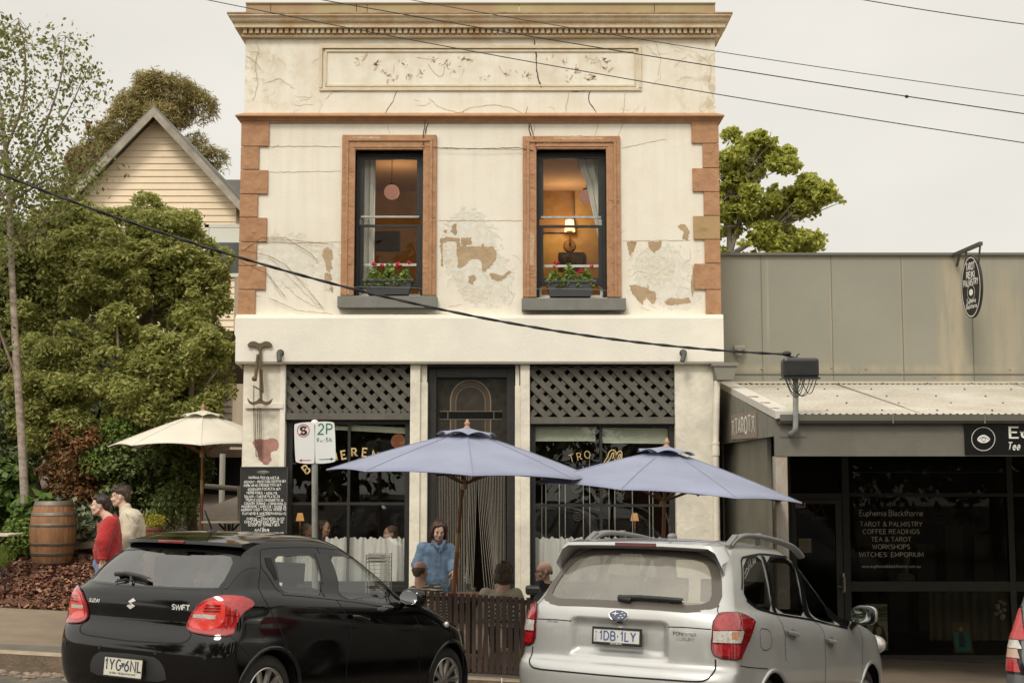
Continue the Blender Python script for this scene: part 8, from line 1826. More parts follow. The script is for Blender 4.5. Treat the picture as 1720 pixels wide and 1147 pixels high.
Yb_ = 20.8; bt = thing('birch_tree','slim pale-barked birch with sparse hanging leaves at the left edge','tree',(P(42,880,Yb_).x,Yb_,Gh(-7.4,Yb_)))
tp_ = [P(44,900,Yb_),P(40,800,Yb_),P(34,700,Yb_),P(27,600,Yb_),P(22,500,Yb_),P(17,400,Yb_),P(15,320,Yb_),P(10,250,Yb_),P(-4,150,Yb_+.2),P(-25,40,Yb_+.3)]
limbs('trunk',[(tp_,.070,.025)],m_birch,bt)
br = [((15,320),(70,230),(105,130),(110,60),0),((14,300),(60,270),(110,200),(150,110),.3),((10,250),(40,180),(45,90),(30,30),-.3),((16,340),(80,300),(130,280),(165,250),.4),((12,280),(-20,220),(-30,120),(-10,40),.2),((20,420),(60,390),(95,350),(110,300),-.2),((18,360),(-10,300),(-30,260),(-40,200),0),((30,640),(0,560),(-20,500),(-30,450),0)]
segs = []; lc = []; r_ = np.random.default_rng(17)
for q in br:
 Ys = [Yb_,Yb_+q[4]*.6,Yb_+q[4]*1.2,Yb_+q[4]*1.6]; pts = [P(a,b,y) for (a,b),y in zip(q[:4],Ys)]; segs.append((pts,.026,.004))
 cu = rounded(pts,3,False)
 for i,p in enumerate(cu):
  t = i/len(cu)
  if t < .18: continue
  for _ in range(2):
   d = r_.normal(0,1,3)*[.32,.3,.2]; d[2] -= .10; e = np.array(p)+d*(1.1-.5*t)
   if r_.random() < .55: segs.append(([p,tuple(np.array(p)*.5+e*.5+[0,0,.03]),tuple(e)],.005,.002))
   for _ in range(12): lc.append(e+r_.normal(0,1,3)*[.09,.09,.11]-[0,0,.05])
for a,b,n_ in ((20,370,18),(50,335,16),(85,300,9),(0,330,16),(30,290,16),(15,220,14),(25,150,12),(0,90,10),(110,290,5),(40,410,12),(60,250,8),(-10,420,12),(5,480,8)):
 for _ in range(n_): e = np.array(P(a+r_.normal(0,22),b+r_.normal(0,20),Yb_+r_.normal(0,.4))); lc += [e+r_.normal(0,1,3)*[.08,.08,.10] for _ in range(12)]
limbs('branches',segs,M('twig_birch',(.23,.16,.12),.85),bt); quads('crown',leaf_quads(np.array(lc),r_,.038,.62,.1,None,.8),4,leafmat('leaf_birch',(.10,.12,.03),(.30,.31,.10),.4),bt)
Yq = 48; s = Yq/2300; pn_ = thing('pine_tree','dark brownish-green pine rising behind the pointed gable','tree',(P(270,700,Yq).x,Yq,1.0)); random.seed(5)
B = BL(Yq,[(260,170,55,42),(225,200,42,40),(300,190,46,45),(330,235,36,40),(190,225,30,30),(360,275,24,26),(250,215,60,50),(160,260,40,40),(215,270,50,40),(320,280,40,30),(150,300,40,34),(240,140,22,16),(285,150,26,20)],.7)
segs = [(wander((P(270,700,Yq).x,Yq,1),(B[0][0],Yq,B[0][2]),5,.15,3),.42,.10)]+[(wander(Vector((P(268,300,Yq).x,Yq,B[6][2]-2+.3*j)),b[:3],3,.15,j),.12,.03) for j,b in enumerate(B)]
limbs('trunk',segs,m_bark_d,pn_); crown('crown',B,42000,.125,leafmat('needle_pine',(.17,.15,.055),(.50,.41,.17),.4),pn_,31,asp=.14,up=.7,lump=.6,shell=.45)
tree('autumn_tree','thin reddish-leaved tree between the birch and the gable','tree',34,[(150,250,26,36),(135,300,30,36),(160,290,24,30),(150,210,14,26),(120,330,34,26)],145,3400,.07,leafmat('leaf_copper',(.12,.07,.035),(.30,.17,.09),.3),m_bark_d,33,.08,lump=.4,shell=.3)
Yq = 30; pt_ = thing('plane_tree','bright yellow-green tree rising behind the grey parapet, right of the café','tree',(P(1200,700,Yq).x,Yq,-.3)); random.seed(8); Bp = []
for px,py,k_,sx_,sy_ in ((1225,300,16,26,36),(1262,250,10,22,14),(1290,245,4,8,6),(1240,380,20,34,30),(1290,340,14,26,20),(1335,330,9,20,10),(1375,330,7,16,8),(1398,334,3,7,5),(1300,400,14,32,18),(1345,412,7,16,9),(1310,275,4,9,9),(1350,355,4,14,7),(1195,330,12,20,60)):
 Bp += BL(Yq,[(px+max(-1.6*sx_,min(1.6*sx_,random.gauss(0,sx_))),max(238,min(440,py+random.gauss(0,sy_))),random.uniform(8,15),random.uniform(6,11)) for _ in range(int(k_*2))],1.0)
Bp = [(b[0],b[1]+random.gauss(0,.3),b[2],b[3],b[3],b[5]) for b in Bp]; hub_ = [P(1185,520,Yq),P(1225,430,Yq),P(1240,380,Yq),P(1290,390,Yq),P(1225,330,Yq)]
segs = [([(P(1200,700,Yq).x,Yq,-.5)]+[tuple(h) for h in hub_[:2]],.2,.10)]+[([tuple(hub_[1]),tuple(h)],.07,.035) for h in hub_[2:]]
for j,b in enumerate(Bp): h = min(hub_[1:],key=lambda q: (q-Vector(b[:3])).length); segs.append((wander(h,b[:3],3,.06,j),.022,.004)) if j % 2 else None
limbs('trunk',segs,m_bark,pt_); crown('crown',Bp,26000,.064,leafmat('leaf_plane',(.26,.29,.04),(.60,.60,.16),.5),pt_,41,lump=.22,shell=.1,outn=.3,asp=.7,fill=.1)
tree('dark_tree','dark mass of evergreen trees behind the bushy trees at the left','tree',30,[(30,560,120,120),(150,620,120,90),(260,640,110,90),(60,700,120,80),(200,740,110,60),(-60,640,100,120)],60,22000,.085,leafmat('leaf_evergreen',(.030,.042,.012),(.09,.11,.03),.15),m_bark_d,43,.2,per=12,clump=.25)  # dark green leaves, tone varied at random per leaf
# ---- weatherboard house
Yh = 31.0; hs = thing('weatherboard_house','cream weatherboard house with a steep pointed gable behind the trees','house',(P(265,700,Yh).x,Yh,1.4))
m_wb = M('weatherboard_cream',(.80,.655,.47),.7,var=.10,vs=1.2,bump=.1,bs=40); m_wg = M('weatherboard_grey',(.40,.33,.26),.75,var=.15,vs=2); m_iron = M('roof_iron_grey',(.155,.15,.13),.6,var=.25,vs=2.5)
x0,x1 = P(128,330,Yh).x,P(470,330,Yh).x; ax_,az_ = P(266,196,Yh).x,PZ(196,Yh); ez = PZ(338,Yh)
bw = 11.2*Yh/2300; zt_ = az_-.05; m = MB(); mg = MB(); z = zt_; zlow = PZ(640,Yh)
sl_ = (az_-ez)/(ax_-x0)
while z > PZ(840,Yh):
 zb2_ = z-bw; 
 def xs_(zz): 
  if zz >= ez: return ax_-(az_-zz)/sl_,ax_+(az_-zz)/sl_
  return x0+.0,ax_+(az_-ez)/sl_
 a0,b0_ = xs_(zb2_); a1,b1 = xs_(z); q = MB() if False else (m if zb2_ > zlow else mg)
 if a1 < b1 and zb2_ > PZ(755,Yh):
  q.hexa([(a0,Yh-.030,zb2_),(b0_,Yh-.030,zb2_),(b0_,Yh+.06,zb2_),(a0,Yh+.06,zb2_),(a1,Yh-.006,z),(b1,Yh-.006,z),(b1,Yh+.06,z),(a1,Yh+.06,z)])
 z = zb2_
m.build('wall',m_wb,hs); mg.build('wall',m_wg,hs)
bx2 = MB(); bx2.box(x0+.05,ax_+(az_-ez)/sl_-.05,Yh+.07,Yh+6,PZ(755,Yh),ez); bx2.build('side_wall',m_wb,hs)
for sgn in (-1,1):
 e = ax_+sgn*((az_-ez)/sl_+.28); ze = ez-.28*sl_; th = .10; nx_,nz_ = sgn*sl_/math.hypot(1,sl_),1/math.hypot(1,sl_)
 m = MB(); m.hexa([(ax_,Yh-.42,az_+.05),(e,Yh-.42,ze+.05),(e,Yh+6.5,ze+.05),(ax_,Yh+6.5,az_+.05),(ax_,Yh-.42,az_+.16),(e+nx_*.08,Yh-.42,ze+.16),(e+nx_*.08,Yh+6.5,ze+.16),(ax_,Yh+6.5,az_+.16)]); m.build('roof',m_iron,hs)
 m = MB(); m.hexa([(ax_,Yh-.46,az_-.12),(e,Yh-.46,ze-.12),(e,Yh-.42,ze-.12),(ax_,Yh-.42,az_-.12),(ax_,Yh-.46,az_+.10),(e,Yh-.46,ze+.10),(e,Yh-.42,ze+.10),(ax_,Yh-.42,az_+.10)]); m.build('barge_board',M('barge_weathered',(.40,.36,.29),.8,col2=(.22,.19,.15),vs=3,vdet=9),hs)
m = MB(); m.box(P(345,377,Yh).x,P(352,377,Yh).x,Yh-.06,Yh,PZ(460,Yh),PZ(378,Yh)); m.box(P(345,377,Yh).x,P(470,377,Yh).x,Yh-.06,Yh,PZ(383,Yh),PZ(377,Yh)); m.box(P(345,450,Yh).x,P(470,450,Yh).x,Yh-.08,Yh,PZ(466,Yh),PZ(460,Yh)); w_ = m.build('window',M('trim_white',(.60,.57,.48),.6),hs)
m = MB(); m.box(P(352,400,Yh).x,P(470,400,Yh).x,Yh-.05,Yh-.04,PZ(408,Yh),PZ(383,Yh)); m.build('blind',M('blind_white',(.62,.62,.55),.7),w_); m = MB(); m.box(P(352,430,Yh).x,P(470,430,Yh).x,Yh-.05,Yh-.04,PZ(460,Yh),PZ(408,Yh)); m.build('pane',M('pane_dark',(.07,.075,.08),.08),w_)
m = MB(); m.box(P(363,560,Yh).x,P(470,560,Yh).x,Yh-.05,Yh-.035,PZ(640,Yh),PZ(556,Yh)); m.box(P(362,600,Yh).x,P(366,600,Yh).x,Yh-.07,Yh-.03,PZ(645,Yh),PZ(552,Yh)); m.box(P(362,640,Yh).x,P(470,640,Yh).x,Yh-.09,Yh-.03,PZ(645,Yh),PZ(640,Yh)); m.build('window',M('pane_black',(.03,.022,.015),.15),hs)
m = MB(); m.box(P(360,300,Yh+3).x,P(520,300,Yh+3).x,Yh+3,Yh+9,PZ(330,Yh+3),PZ(302,Yh+3)); m.build('roof',m_iron,hs)
m = MB(); m.box(P(300,760,Yh).x,P(470,760,Yh).x,Yh-.1,Yh+.1,PZ(768,Yh),PZ(755,Yh)); m.build('floor_beam',M('beam_brown',(.10,.07,.045),.8),hs)
m = MB(); m.box(P(100,800,Yh+3).x,P(480,800,Yh+3).x,Yh+3,Yh+3.2,0,PZ(755,Yh+3)); m.box(P(100,760,Yh).x,P(110,760,Yh).x,Yh,Yh+3,0,PZ(755,Yh)); m.build('undercroft',m_dark,hs)
m = MB(); a,b = P(374,762,Yh-2.5),P(378,832,27); m.tube([a,(a.x,a.y,Gh(a.x,a.y)-.1)],.06,10); m.build('verandah_post',M('post_pale',(.38,.36,.31),.7),hs)
# ---------------------------------------------------------------- people
def capsule(m,a,b,ra,rb,n=12):
 a = Vector(a); b = Vector(b); d = (b-a); L_ = d.length
 if L_ < 1e-6: return m.ell(a,ra,n,8)
 d.normalize(); pts = []; rs = []
 for t in (-1,-.8,-.5,0): pts.append(a+d*ra*t); rs.append(max(1e-4,ra*math.sqrt(max(0,1-t*t))))
 for t in (0,.5,.8,1): pts.append(b+d*rb*t); rs.append(max(1e-4,rb*math.sqrt(max(0,1-t*t))))
 return m.tube(pts,rs,n)
def fuse(m,name,mat,par,vox,sm_=4,sub=0):
 o = m.build(name,mat,par,smooth=True); r = o.modifiers.new('fuse','REMESH'); r.mode = 'VOXEL'; r.voxel_size = vox; r.use_smooth_shade = True
 if sm_: s = o.modifiers.new('soften','SMOOTH'); s.iterations = sm_; s.factor = .5
 return o
def frame(f,u=(0,0,1)):
 f = Vector(f).normalized(); r = f.cross(Vector(u)).normalized(); u = r.cross(f); return Matrix((r,f,u)).transposed()
def hand(m,w,d,palm,side,s=1.0,curl=.9,hold=None):
 """palm + five bent fingers of different lengths rooted in it; w wrist, d = direction of the fingers, palm = palm normal"""
 d = Vector(d).normalized(); pn_ = Vector(palm); pn_ = (pn_-d*pn_.dot(d)).normalized(); x = d.cross(pn_)*side
 c_ = Vector(w)+d*.045*s
 for k in (-1.5,-.5,.5,1.5): capsule(m,Vector(w)+x*k*.012*s+d*.01*s,Vector(w)+x*k*.019*s+d*.085*s,.014*s,.0115*s,8)
 for k,ln_ in zip((-1.5,-.5,.5,1.5),(.066,.078,.084,.074)):
  p = Vector(w)+x*k*.0205*s+d*.088*s; dr_ = d.copy(); seg = (.45,.32,.23); rr_ = .0090*s
  for j,q in enumerate(seg):
   ang = curl*(.55,.85,.6)[j]; dr_ = (dr_*math.cos(ang)+pn_*math.sin(ang)).normalized(); p2 = p+dr_*ln_*s*q; capsule(m,p,p2,rr_,rr_*.88,7); p = p2; rr_ *= .9
 p = Vector(w)+x*.028*s+d*.022*s; dr_ = (x*.75+d*.6+pn_*.25).normalized()
 for j,q in enumerate((.038,.030,.024)): p2 = p+dr_*q*s; capsule(m,p,p2,(.0125,.0105,.0095)[j]*s,(.0105,.0095,.008)[j]*s,7); p = p2; dr_ = (dr_+d*.5*curl+pn_*.35*curl-x*.2).normalized()
def head(m,c_,F,s=1.0,nose=1,chin=1):
 T = lambda x,y,z: Vector(c_)+F @ Vector((x*s,y*s,z*s))
 R = F
 m.ell(T(0,-.012,.030),(.074*s,.094*s,.084*s),18,12,R); m.ell(T(0,.030,-.018),(.060*s,.058*s,.078*s),16,12,R); m.ell(T(0,.042,-.070),(.042*s,.040*s,.038*s),12,8,R)
 m.ell(T(0,.068,-.092),(.020*s,.016*s,.015*s),10,6,R); capsule(m,T(0,.082,.012),T(0,.098,-.024),.008*s,.0105*s,8); m.ell(T(.010,.090,-.028),(.008*s,.008*s,.007*s),8,6,R); m.ell(T(-.010,.090,-.028),(.008*s,.008*s,.007*s),8,6,R)
 for q in (-1,1):
  m.ell(T(q*.030,.080,.022),(.020*s,.010*s,.007*s),10,6,R); m.ell(T(q*.040,.060,-.026),(.022*s,.022*s,.022*s),10,6,R); m.ell(T(q*.076,-.012,-.006),(.011*s,.019*s,.031*s),10,8,R); capsule(m,T(q*.055,-.005,-.045),T(q*.030,.045,-.080),.018*s,.018*s,8)
 m.ell(T(0,.083,-.052),(.021*s,.012*s,.006*s),10,6,R); m.ell(T(0,.080,-.062),(.018*s,.012*s,.007*s),10,6,R)
 return T
def face(T,F,par,s,eye=(.04,.03,.025),brow=(.05,.03,.02),lip=(.33,.11,.09),shut=False):
 for q in (-1,1):
  if not shut: m = MB(); m.ell(T(q*.031,.0775,.006),(.0115*s,.0075*s,.0045*s),10,8,F); m.build('eye',M('eye_white',(.36,.29,.25),.5),par,True); m = MB(); m.ell(T(q*.031,.0835,.006),(.0055*s,.004*s,.0048*s),8,6,F); m.build('iris',M('iris_dark',eye,.2),par,True)
  m = MB(); m.tube([T(q*.014,.093,.026),T(q*.030,.091,.033),T(q*.048,.080,.027)],[.0035*s,.0045*s,.0025*s],6); m.build('eyebrow',M('brow%d' % int(brow[0]*1000),brow,.9),par)
 m = MB(); m.ell(T(0,.0915,-.0525),(.020*s,.006*s,.0045*s),10,6,F); m.ell(T(0,.0885,-.0605),(.016*s,.006*s,.005*s),10,6,F); m.build('mouth',M('lip_%d' % int(lip[0]*100),lip,.5),par,True)
def skin(n,c_): return M('skin_'+n,c_,.55,var=.10,vs=14,bump=.05,bs=120)
def person(label,pos,skinm,hc,hf,s=1.0,pelvis=None,neck=None,sh=None,elb=None,wr=None,knee=None,foot=None,hands=None,vox=.009,shut=False,lip=(.33,.11,.09),brow=(.05,.03,.02),belly=1.0,fem=0):
 """one continuous body grown round the joints"""
 root = thing('person',label,'person',pos,None); F = frame(*hf); m = MB(); T = head(m,hc,F,s)
 capsule(m,T(0,-.018,-.055),neck,.052*s,.058*s); chest = (Vector(sh[0])+Vector(sh[1]))/2; pel = Vector(pelvis)
 capsule(m,Vector(neck),chest+Vector((0,0,-.04)),.06,.10*s)
 for q in (0,1): capsule(m,chest+Vector((0,0,-.03)),sh[q],.09*s,.062*s); capsule(m,sh[q],elb[q],.052*s,.041*s); capsule(m,elb[q],wr[q],.041*s,.028*s)
 mid = chest.lerp(pel,.5); ax = (Vector(sh[1])-Vector(sh[0])).normalized()
 for k in (-1,0,1): capsule(m,chest+ax*.07*k+Vector((0,0,-.06)),mid+ax*.055*k,.10*s,.105*s*belly); capsule(m,mid+ax*.055*k,pel+ax*.07*k,.105*s*belly,.115*s)
 for q in (0,1):
  hp = pel+ax*(.09 if q else -.09); capsule(m,hp,knee[q],.085*s,.056*s); capsule(m,knee[q],foot[q],.056*s,.036*s); fd = F @ Vector((0,1,0)); fd.z = 0; fd = fd.normalized() if fd.length > .1 else Vector((0,-1,0)); capsule(m,Vector(foot[q])+Vector((0,0,-.04)),Vector(foot[q])+fd*.16+Vector((0,0,-.06)),.04,.03)
 if hands:
  for q,hh in enumerate(hands):
   if hh: hand(m,wr[q],hh[0],hh[1],hh[2],s,hh[3] if len(hh) > 3 else .9)
 body = fuse(m,'body',skinm,root,vox,2); face(T,F,body,s,lip=lip,brow=brow,shut=shut)
 return root,T,F
def garment(name,mat,par,segs,vox=.012,sm_=4,wr=None):
 m = MB()
 for a,b,ra,rb in segs: capsule(m,a,b,ra,rb,14)
 o = fuse(m,name,mat,par,vox,sm_)
 for nm,sz,st in (('folds',.16,.034),('creases',.055,.009)):
  tx_ = bpy.data.textures.get(nm) or bpy.data.textures.new(nm,'CLOUDS'); tx_.noise_scale = sz; tx_.noise_depth = 2; d = o.modifiers.new(nm,'DISPLACE'); d.texture = tx_; d.strength = st; d.mid_level = .5; d.texture_coords = 'GLOBAL'
 return o
def wisps(T,par,mat,pts,n,ln,fall,seed=1,rad=.0022):
 """loose strands over the hair: pts = (x,y,z) rim points in head space"""
 r = random.Random(seed); m = MB()
 for _ in range(n):
  a = r.choice(pts); p = T(a[0]+r.gauss(0,.012),a[1]+r.gauss(0,.012),a[2]+r.gauss(0,.012)); c0 = T(0,-.01,.03); o_ = (p-c0).normalized(); q = [p+o_*.004]
  for k in range(4): q.append(q[-1]+(o_*(.30-.10*k)+V3((r.gauss(0,.25),r.gauss(0,.25),-fall+r.gauss(0,.2)))).normalized()*ln/4)
  m.tube(q,[rad,rad,rad*.8,rad*.6,rad*.3],4)
 m.build('hair_strands',mat,par)
SKULL = [(.084*math.cos(a)*math.sin(b),-.025+.098*math.sin(a)*math.sin(b),.045+.086*math.cos(b)) for a in np.linspace(0,2*PI,14) for b in (.2,.6,1.0,1.4)]
def fabric(name,col,var=.15,vs=9,bump=.5,bs=9,col2=None): return M(name,col,.9,var=var,vs=vs,bump=bump,bs=bs,col2=col2,sheen=.15)
V3 = Vector
Y = 15.5; H = lambda px,py,dy=0: P(px,py,Y+dy)
gx = P(183,1070,Y).x; g0 = Gh(gx,Y)
hc = H(168,849); sh = (H(186,882,-.17),H(188,880,.17)); 
segs_kn = (V3((gx-.12,Y-.10,g0+.48)),V3((gx+.06,Y+.10,g0+.48))); ft = (V3((gx-.02,Y-.1,g0+.10)),V3((gx+.30,Y+.1,g0+.12)))
sk1 = skin('fair',(.66,.44,.34))
r1,T,F = person('woman in a baggy red sweater and jeans with dark hair tied back, walking left',(gx,Y,g0),sk1,hc,((-1,-.12,-.02),),1.0,pelvis=H(181,952),neck=H(181,868),sh=sh,elb=(H(176,915,-.23),H(188,915,.23)),wr=(H(172.5,941,-.26),H(180,941,.2)),knee=segs_kn,foot=ft,hands=(((-.10,.1,-1),(-.3,1,0),1,1.1),None),vox=.0075)
m_rs = fabric('sweater_red',(.40,.022,.022),.16,30,.6,70)
sl0,sl1 = H(186,878,-.16),H(187,877,.17)
garment('sweater',m_rs,r1,[(H(184,874),H(181,884),.07,.12),(sl0,H(174,908,-.24),.085,.085),(H(174,908,-.24),H(172,931,-.25),.088,.060),(sl1,H(190,915,.24),.10,.09),(H(190,915,.24),H(182,935,.22),.09,.06),(H(185,885,-.08),H(177,930,-.09),.118,.135),(H(185,885,.08),H(179,932,.09),.118,.135),(H(188,895,0),H(186,932,0),.112,.128)],.012,4)
m = MB(); m.tube([H(172,935.5,-.27),H(171.7,939,-.27)],.050,16); m.build('cuff',m_rs,r1,True)
m_jn = fabric('denim',(.115,.20,.34),.25,12,.4,40); garment('jeans',m_jn,r1,[(H(176,945),H(186,950),.13,.13),(H(179,950,-.08),segs_kn[0],.105,.085),(segs_kn[0],ft[0],.085,.075),(H(182,950,.09),segs_kn[1],.105,.085),(segs_kn[1],ft[1],.085,.075)],.014,4)
hr = MB(); s = 1; hr.ell(T(0,-.026,.042),(.081,.096,.084),20,14,F); hr.ell(T(0,-.075,.0),(.070,.045,.075),16,10,F); hr.ell(T(0,.03,.088),(.062,.05,.032),14,8,F); capsule(hr,T(0,-.10,-.03),T(0,-.11,-.10),.038,.030); capsule(hr,T(0,-.11,-.10),T(0.02,-.13,-.22),.030,.022); capsule(hr,T(0.02,-.13,-.22),T(.02,-.14,-.32),.022,.012)
m_hdk = M('hair_dark',(.032,.018,.012),.5,var=.5,vs=40,bump=.4,bs=60,stretch=(1,1,.2)); fuse(hr,'hair',m_hdk,r1,.008,2); wisps(T,r1,m_hdk,[p for p in SKULL if p[1] < .0],90,.05,.5); wisps(T,r1,m_hdk,[(0,-.11,-.05),(.01,-.12,-.12),(.02,-.13,-.2)],50,.12,1.2)
Y = 16.3; gx = P(212,1070,Y).x; g0 = Gh(gx,Y); hc = H(201,834)
r2,T,F = person('man in a cream jacket with tousled brown hair, walking left behind the woman in red',(gx,Y,g0),sk1,hc,((-1,-.18,-.08),),1.02,pelvis=H(218,935),neck=H(210,856),sh=(H(222,872,-.20),H(224,870,.2)),elb=(H(214,905,-.26),H(230,905,.26)),wr=(H(208,938,-.24),H(224,938,.24)),knee=(V3((gx-.15,Y-.1,g0+.5)),V3((gx+.1,Y+.1,g0+.5))),foot=(V3((gx-.1,Y-.1,g0+.1)),V3((gx+.32,Y+.1,g0+.12))),hands=(((-.2,0,-1),(0,1,0),1),((-.2,0,-1),(0,-1,0),-1)),vox=.009)
m_cj = fabric('jacket_cream',(.52,.46,.345),.16,6,.8,7); garment('jacket',m_cj,r2,[(H(211,857),H(217,868),.075,.12),(H(214,850.5,-.03),H(206,860,-.05),.045,.035),(H(222,871,-.17),H(213,905,-.27),.095,.078),(H(213,905,-.27),H(206,934,-.25),.078,.055),(H(224,870,.18),H(231,905,.27),.095,.078),(H(231,905,.27),H(224,934,.25),.078,.055),(H(220,874,-.08),H(216,925,-.09),.145,.150),(H(222,874,.08),H(221,926,.09),.145,.150),(H(226,885),H(226,925),.125,.13)],.012,3)
m = MB()
for q in ([(211,862),(215,866),(217,880),(214,900)],[(222,868),(230,878),(236,893)],[(216,905),(214,915),(210,925)]): m.tube([tuple(H(a,b,-.25-.03*(i % 2))) for i,(a,b) in enumerate(rounded(q,2,False))],.003,5)
m.build('seam',M('seam_blue',(.25,.25,.27),.9),r2)
garment('trousers',fabric('trousers_dark',(.06,.055,.05)),r2,[(H(214,938),H(222,938),.13,.13),(H(216,940,-.09),V3((gx-.15,Y-.1,g0+.5)),.11,.085),(V3((gx-.15,Y-.1,g0+.5)),V3((gx-.1,Y-.1,g0+.12)),.085,.07),(H(222,940,.09),V3((gx+.1,Y+.1,g0+.5)),.11,.085),(V3((gx+.1,Y+.1,g0+.5)),V3((gx+.32,Y+.1,g0+.14)),.085,.07)],.014,3)
hr = MB(); hr.ell(T(0,-.026,.048),(.082,.100,.080),20,14,F); hr.ell(T(0,.045,.082),(.062,.050,.030),14,8,F); hr.ell(T(0,.078,.066),(.042,.018,.016),12,8,F); hr.ell(T(0,-.085,.0),(.074,.040,.075),16,10,F)
for k in range(26): rr_ = random.Random(k); hr.ell(T(rr_.uniform(-.055,.055),rr_.uniform(-.09,.06),.105+rr_.uniform(-.02,.018)),(.020,.026,.014),8,6,F)
fuse(hr,'hair',M('hair_brown',(.055,.030,.019),.55,var=.5,vs=35,bump=.6,bs=50),r2,.009,1); wisps(T,r2,MATS['hair_brown'],[p for p in SKULL if p[1] < .06],160,.055,.35,2)
Y = 16.95; gx = P(735,1000,Y).x; g0 = Gh(gx,Y); hc = H(737,891,-.12)
r3,T,F = person('woman in a loose blue shirt with shoulder-length brown hair standing at the table',(gx,Y,g0),skin('fair2',(.66,.44,.34)),hc,((.18,-1,-.42),),.98,pelvis=H(731,985,.05),neck=H(733,908,.0),sh=(H(711,921),H(755,921)),elb=(H(702,950,-.02),H(763,946,.02)),wr=(H(706,972,-.25),H(761,962,-.22)),knee=(V3((gx-.1,Y,g0+.45)),V3((gx+.1,Y,g0+.45))),foot=(V3((gx-.11,Y+.02,g0+.1)),V3((gx+.11,Y+.02,g0+.1))),hands=(((.1,-.6,-.7),(0,-.7,.7),1),((.12,-.7,-.55),(-.8,-.1,-.5),-1,1.2)),vox=.0075,lip=(.36,.10,.08))
m_bs = fabric('shirt_blue',(.115,.18,.27),.3,9,.9,8)
garment('shirt',m_bs,r3,[(H(733,914),H(733,922),.07,.105),(H(712,921),H(701,948,-.02),.090,.076),(H(701,948,-.02),H(706,967,-.22),.072,.050),(H(753,922),H(762,944,.02),.088,.078),(H(762,944,.02),H(760,958,-.18),.076,.055),(H(724,925),H(721,985),.108,.122),(H(744,925),H(743,985),.108,.122),(H(733,925),H(731,990),.115,.125)],.011,3)
m = MB()
for q in ([(727,908),(731,915),(737,919)],[(747,907),(744,914),(738,919)]):
 pts = [H(a,b,-.13-.02*i) for i,(a,b) in enumerate(q)]; m.bar(pts[0],pts[1],.035,.012,up=(0,-1,0)); m.bar(pts[1],pts[2],.035,.012,up=(0,-1,0))
m.build('collar',m_bs,r3,bevel=.004); m = MB()
for k in range(5): m.ell(H(738-.3*k,926+11*k,-.155),(.006,.004,.006),8,6)
m.build('button',M('button_pale',(.30,.30,.28),.5),r3); m = MB(); m.tube([H(738,920,-.150),H(737,950,-.156),H(736,985,-.158)],.004,6); m.build('placket',m_bs,r3)
garment('trousers',MATS['trousers_dark'],r3,[(H(725,985),H(738,985),.13,.13),(H(724,990),V3((gx-.1,Y,g0+.45)),.10,.08),(V3((gx-.1,Y,g0+.45)),V3((gx-.11,Y,g0+.12)),.08,.065),(H(740,990),V3((gx+.1,Y,g0+.45)),.10,.08),(V3((gx+.1,Y,g0+.45)),V3((gx+.11,Y,g0+.12)),.08,.065)],.014,3)
hr = MB(); hr.ell(T(0,-.030,.046),(.088,.098,.082),20,14,F)
for q in (-1,1):
 p = T(q*.055,.012,.06); d_ = V3((0,0,-1)); hr.ell(T(q*.074,-.018,.02),(.026,.055,.075),14,10,F); capsule(hr,T(q*.084,-.03,.0),T(q*.094,-.055,-.04)+V3((q*.014,.01,-.06)),.028,.034); capsule(hr,T(q*.058,.040,.078),T(q*.086,.010,-.01),.014,.018)
hr.ell(T(.02,.050,.092),(.040,.024,.014),12,8,F); capsule(hr,T(0,-.085,.02),T(0,-.12,-.03)+V3((0,.03,-.07)),.066,.050)
fuse(hr,'hair',M('hair_chestnut',(.060,.028,.018),.45,var=.5,vs=40,bump=.5,bs=60,stretch=(1,1,.2)),r3,.008,2); wisps(T,r3,MATS['hair_chestnut'],[p for p in SKULL if p[1] < .03]+[(s_*.09,-.02,-.03) for s_ in (-1,1)]*8,170,.13,1.6,3)
def seated(label,Y,hpx,hpy,face_dir,skinm,s,shx,shy,lean_=0,**k):
 H = lambda px,py,dy=0: P(px,py,Y+dy); hc = H(hpx,hpy); gx = hc.x; g = Gh(gx,Y); fd = V3(face_dir); fd.z = 0; fd.normalize(); rt = fd.cross(V3((0,0,1)))
 sp2 = (H(shx[0],shy),H(shx[1],shy)); mid = (sp2[0]+sp2[1])/2; hw_ = .19*s; sh = (mid-rt*hw_,mid+rt*hw_); pel = V3((gx,Y,g+.55))-fd*.02; kn = (pel-rt*.13+fd*.42+V3((0,0,-.03)),pel+rt*.13+fd*.42+V3((0,0,-.03)))
 el = (sh[0]-rt*.05+fd*.05+V3((0,0,-.27)),sh[1]+rt*.05+fd*.05+V3((0,0,-.27))); wr_ = (el[0]+fd*.25+rt*.05+V3((0,0,.05)),el[1]+fd*.25-rt*.05+V3((0,0,.05))); ft = (kn[0]+V3((0,0,-.40)),kn[1]+V3((0,0,-.40)))
 R,T,F = person(label,(gx,Y,g),skinm,hc,(face_dir,),s,pelvis=pel,neck=hc+V3((0,0,-.13*s))-F0(face_dir)*.02,sh=sh,elb=el,wr=wr_,knee=kn,foot=ft,hands=((fd+V3((0,0,-.3)),V3((0,0,-1)),-1),(fd+V3((0,0,-.3)),V3((0,0,-1)),1)),**k)
 return R,T,F,dict(sh=sh,el=el,wr=wr_,pel=pel,mid=mid,fd=fd,rt=rt,kn=kn,ft=ft,hc=hc)
def F0(f): return V3(f).normalized()
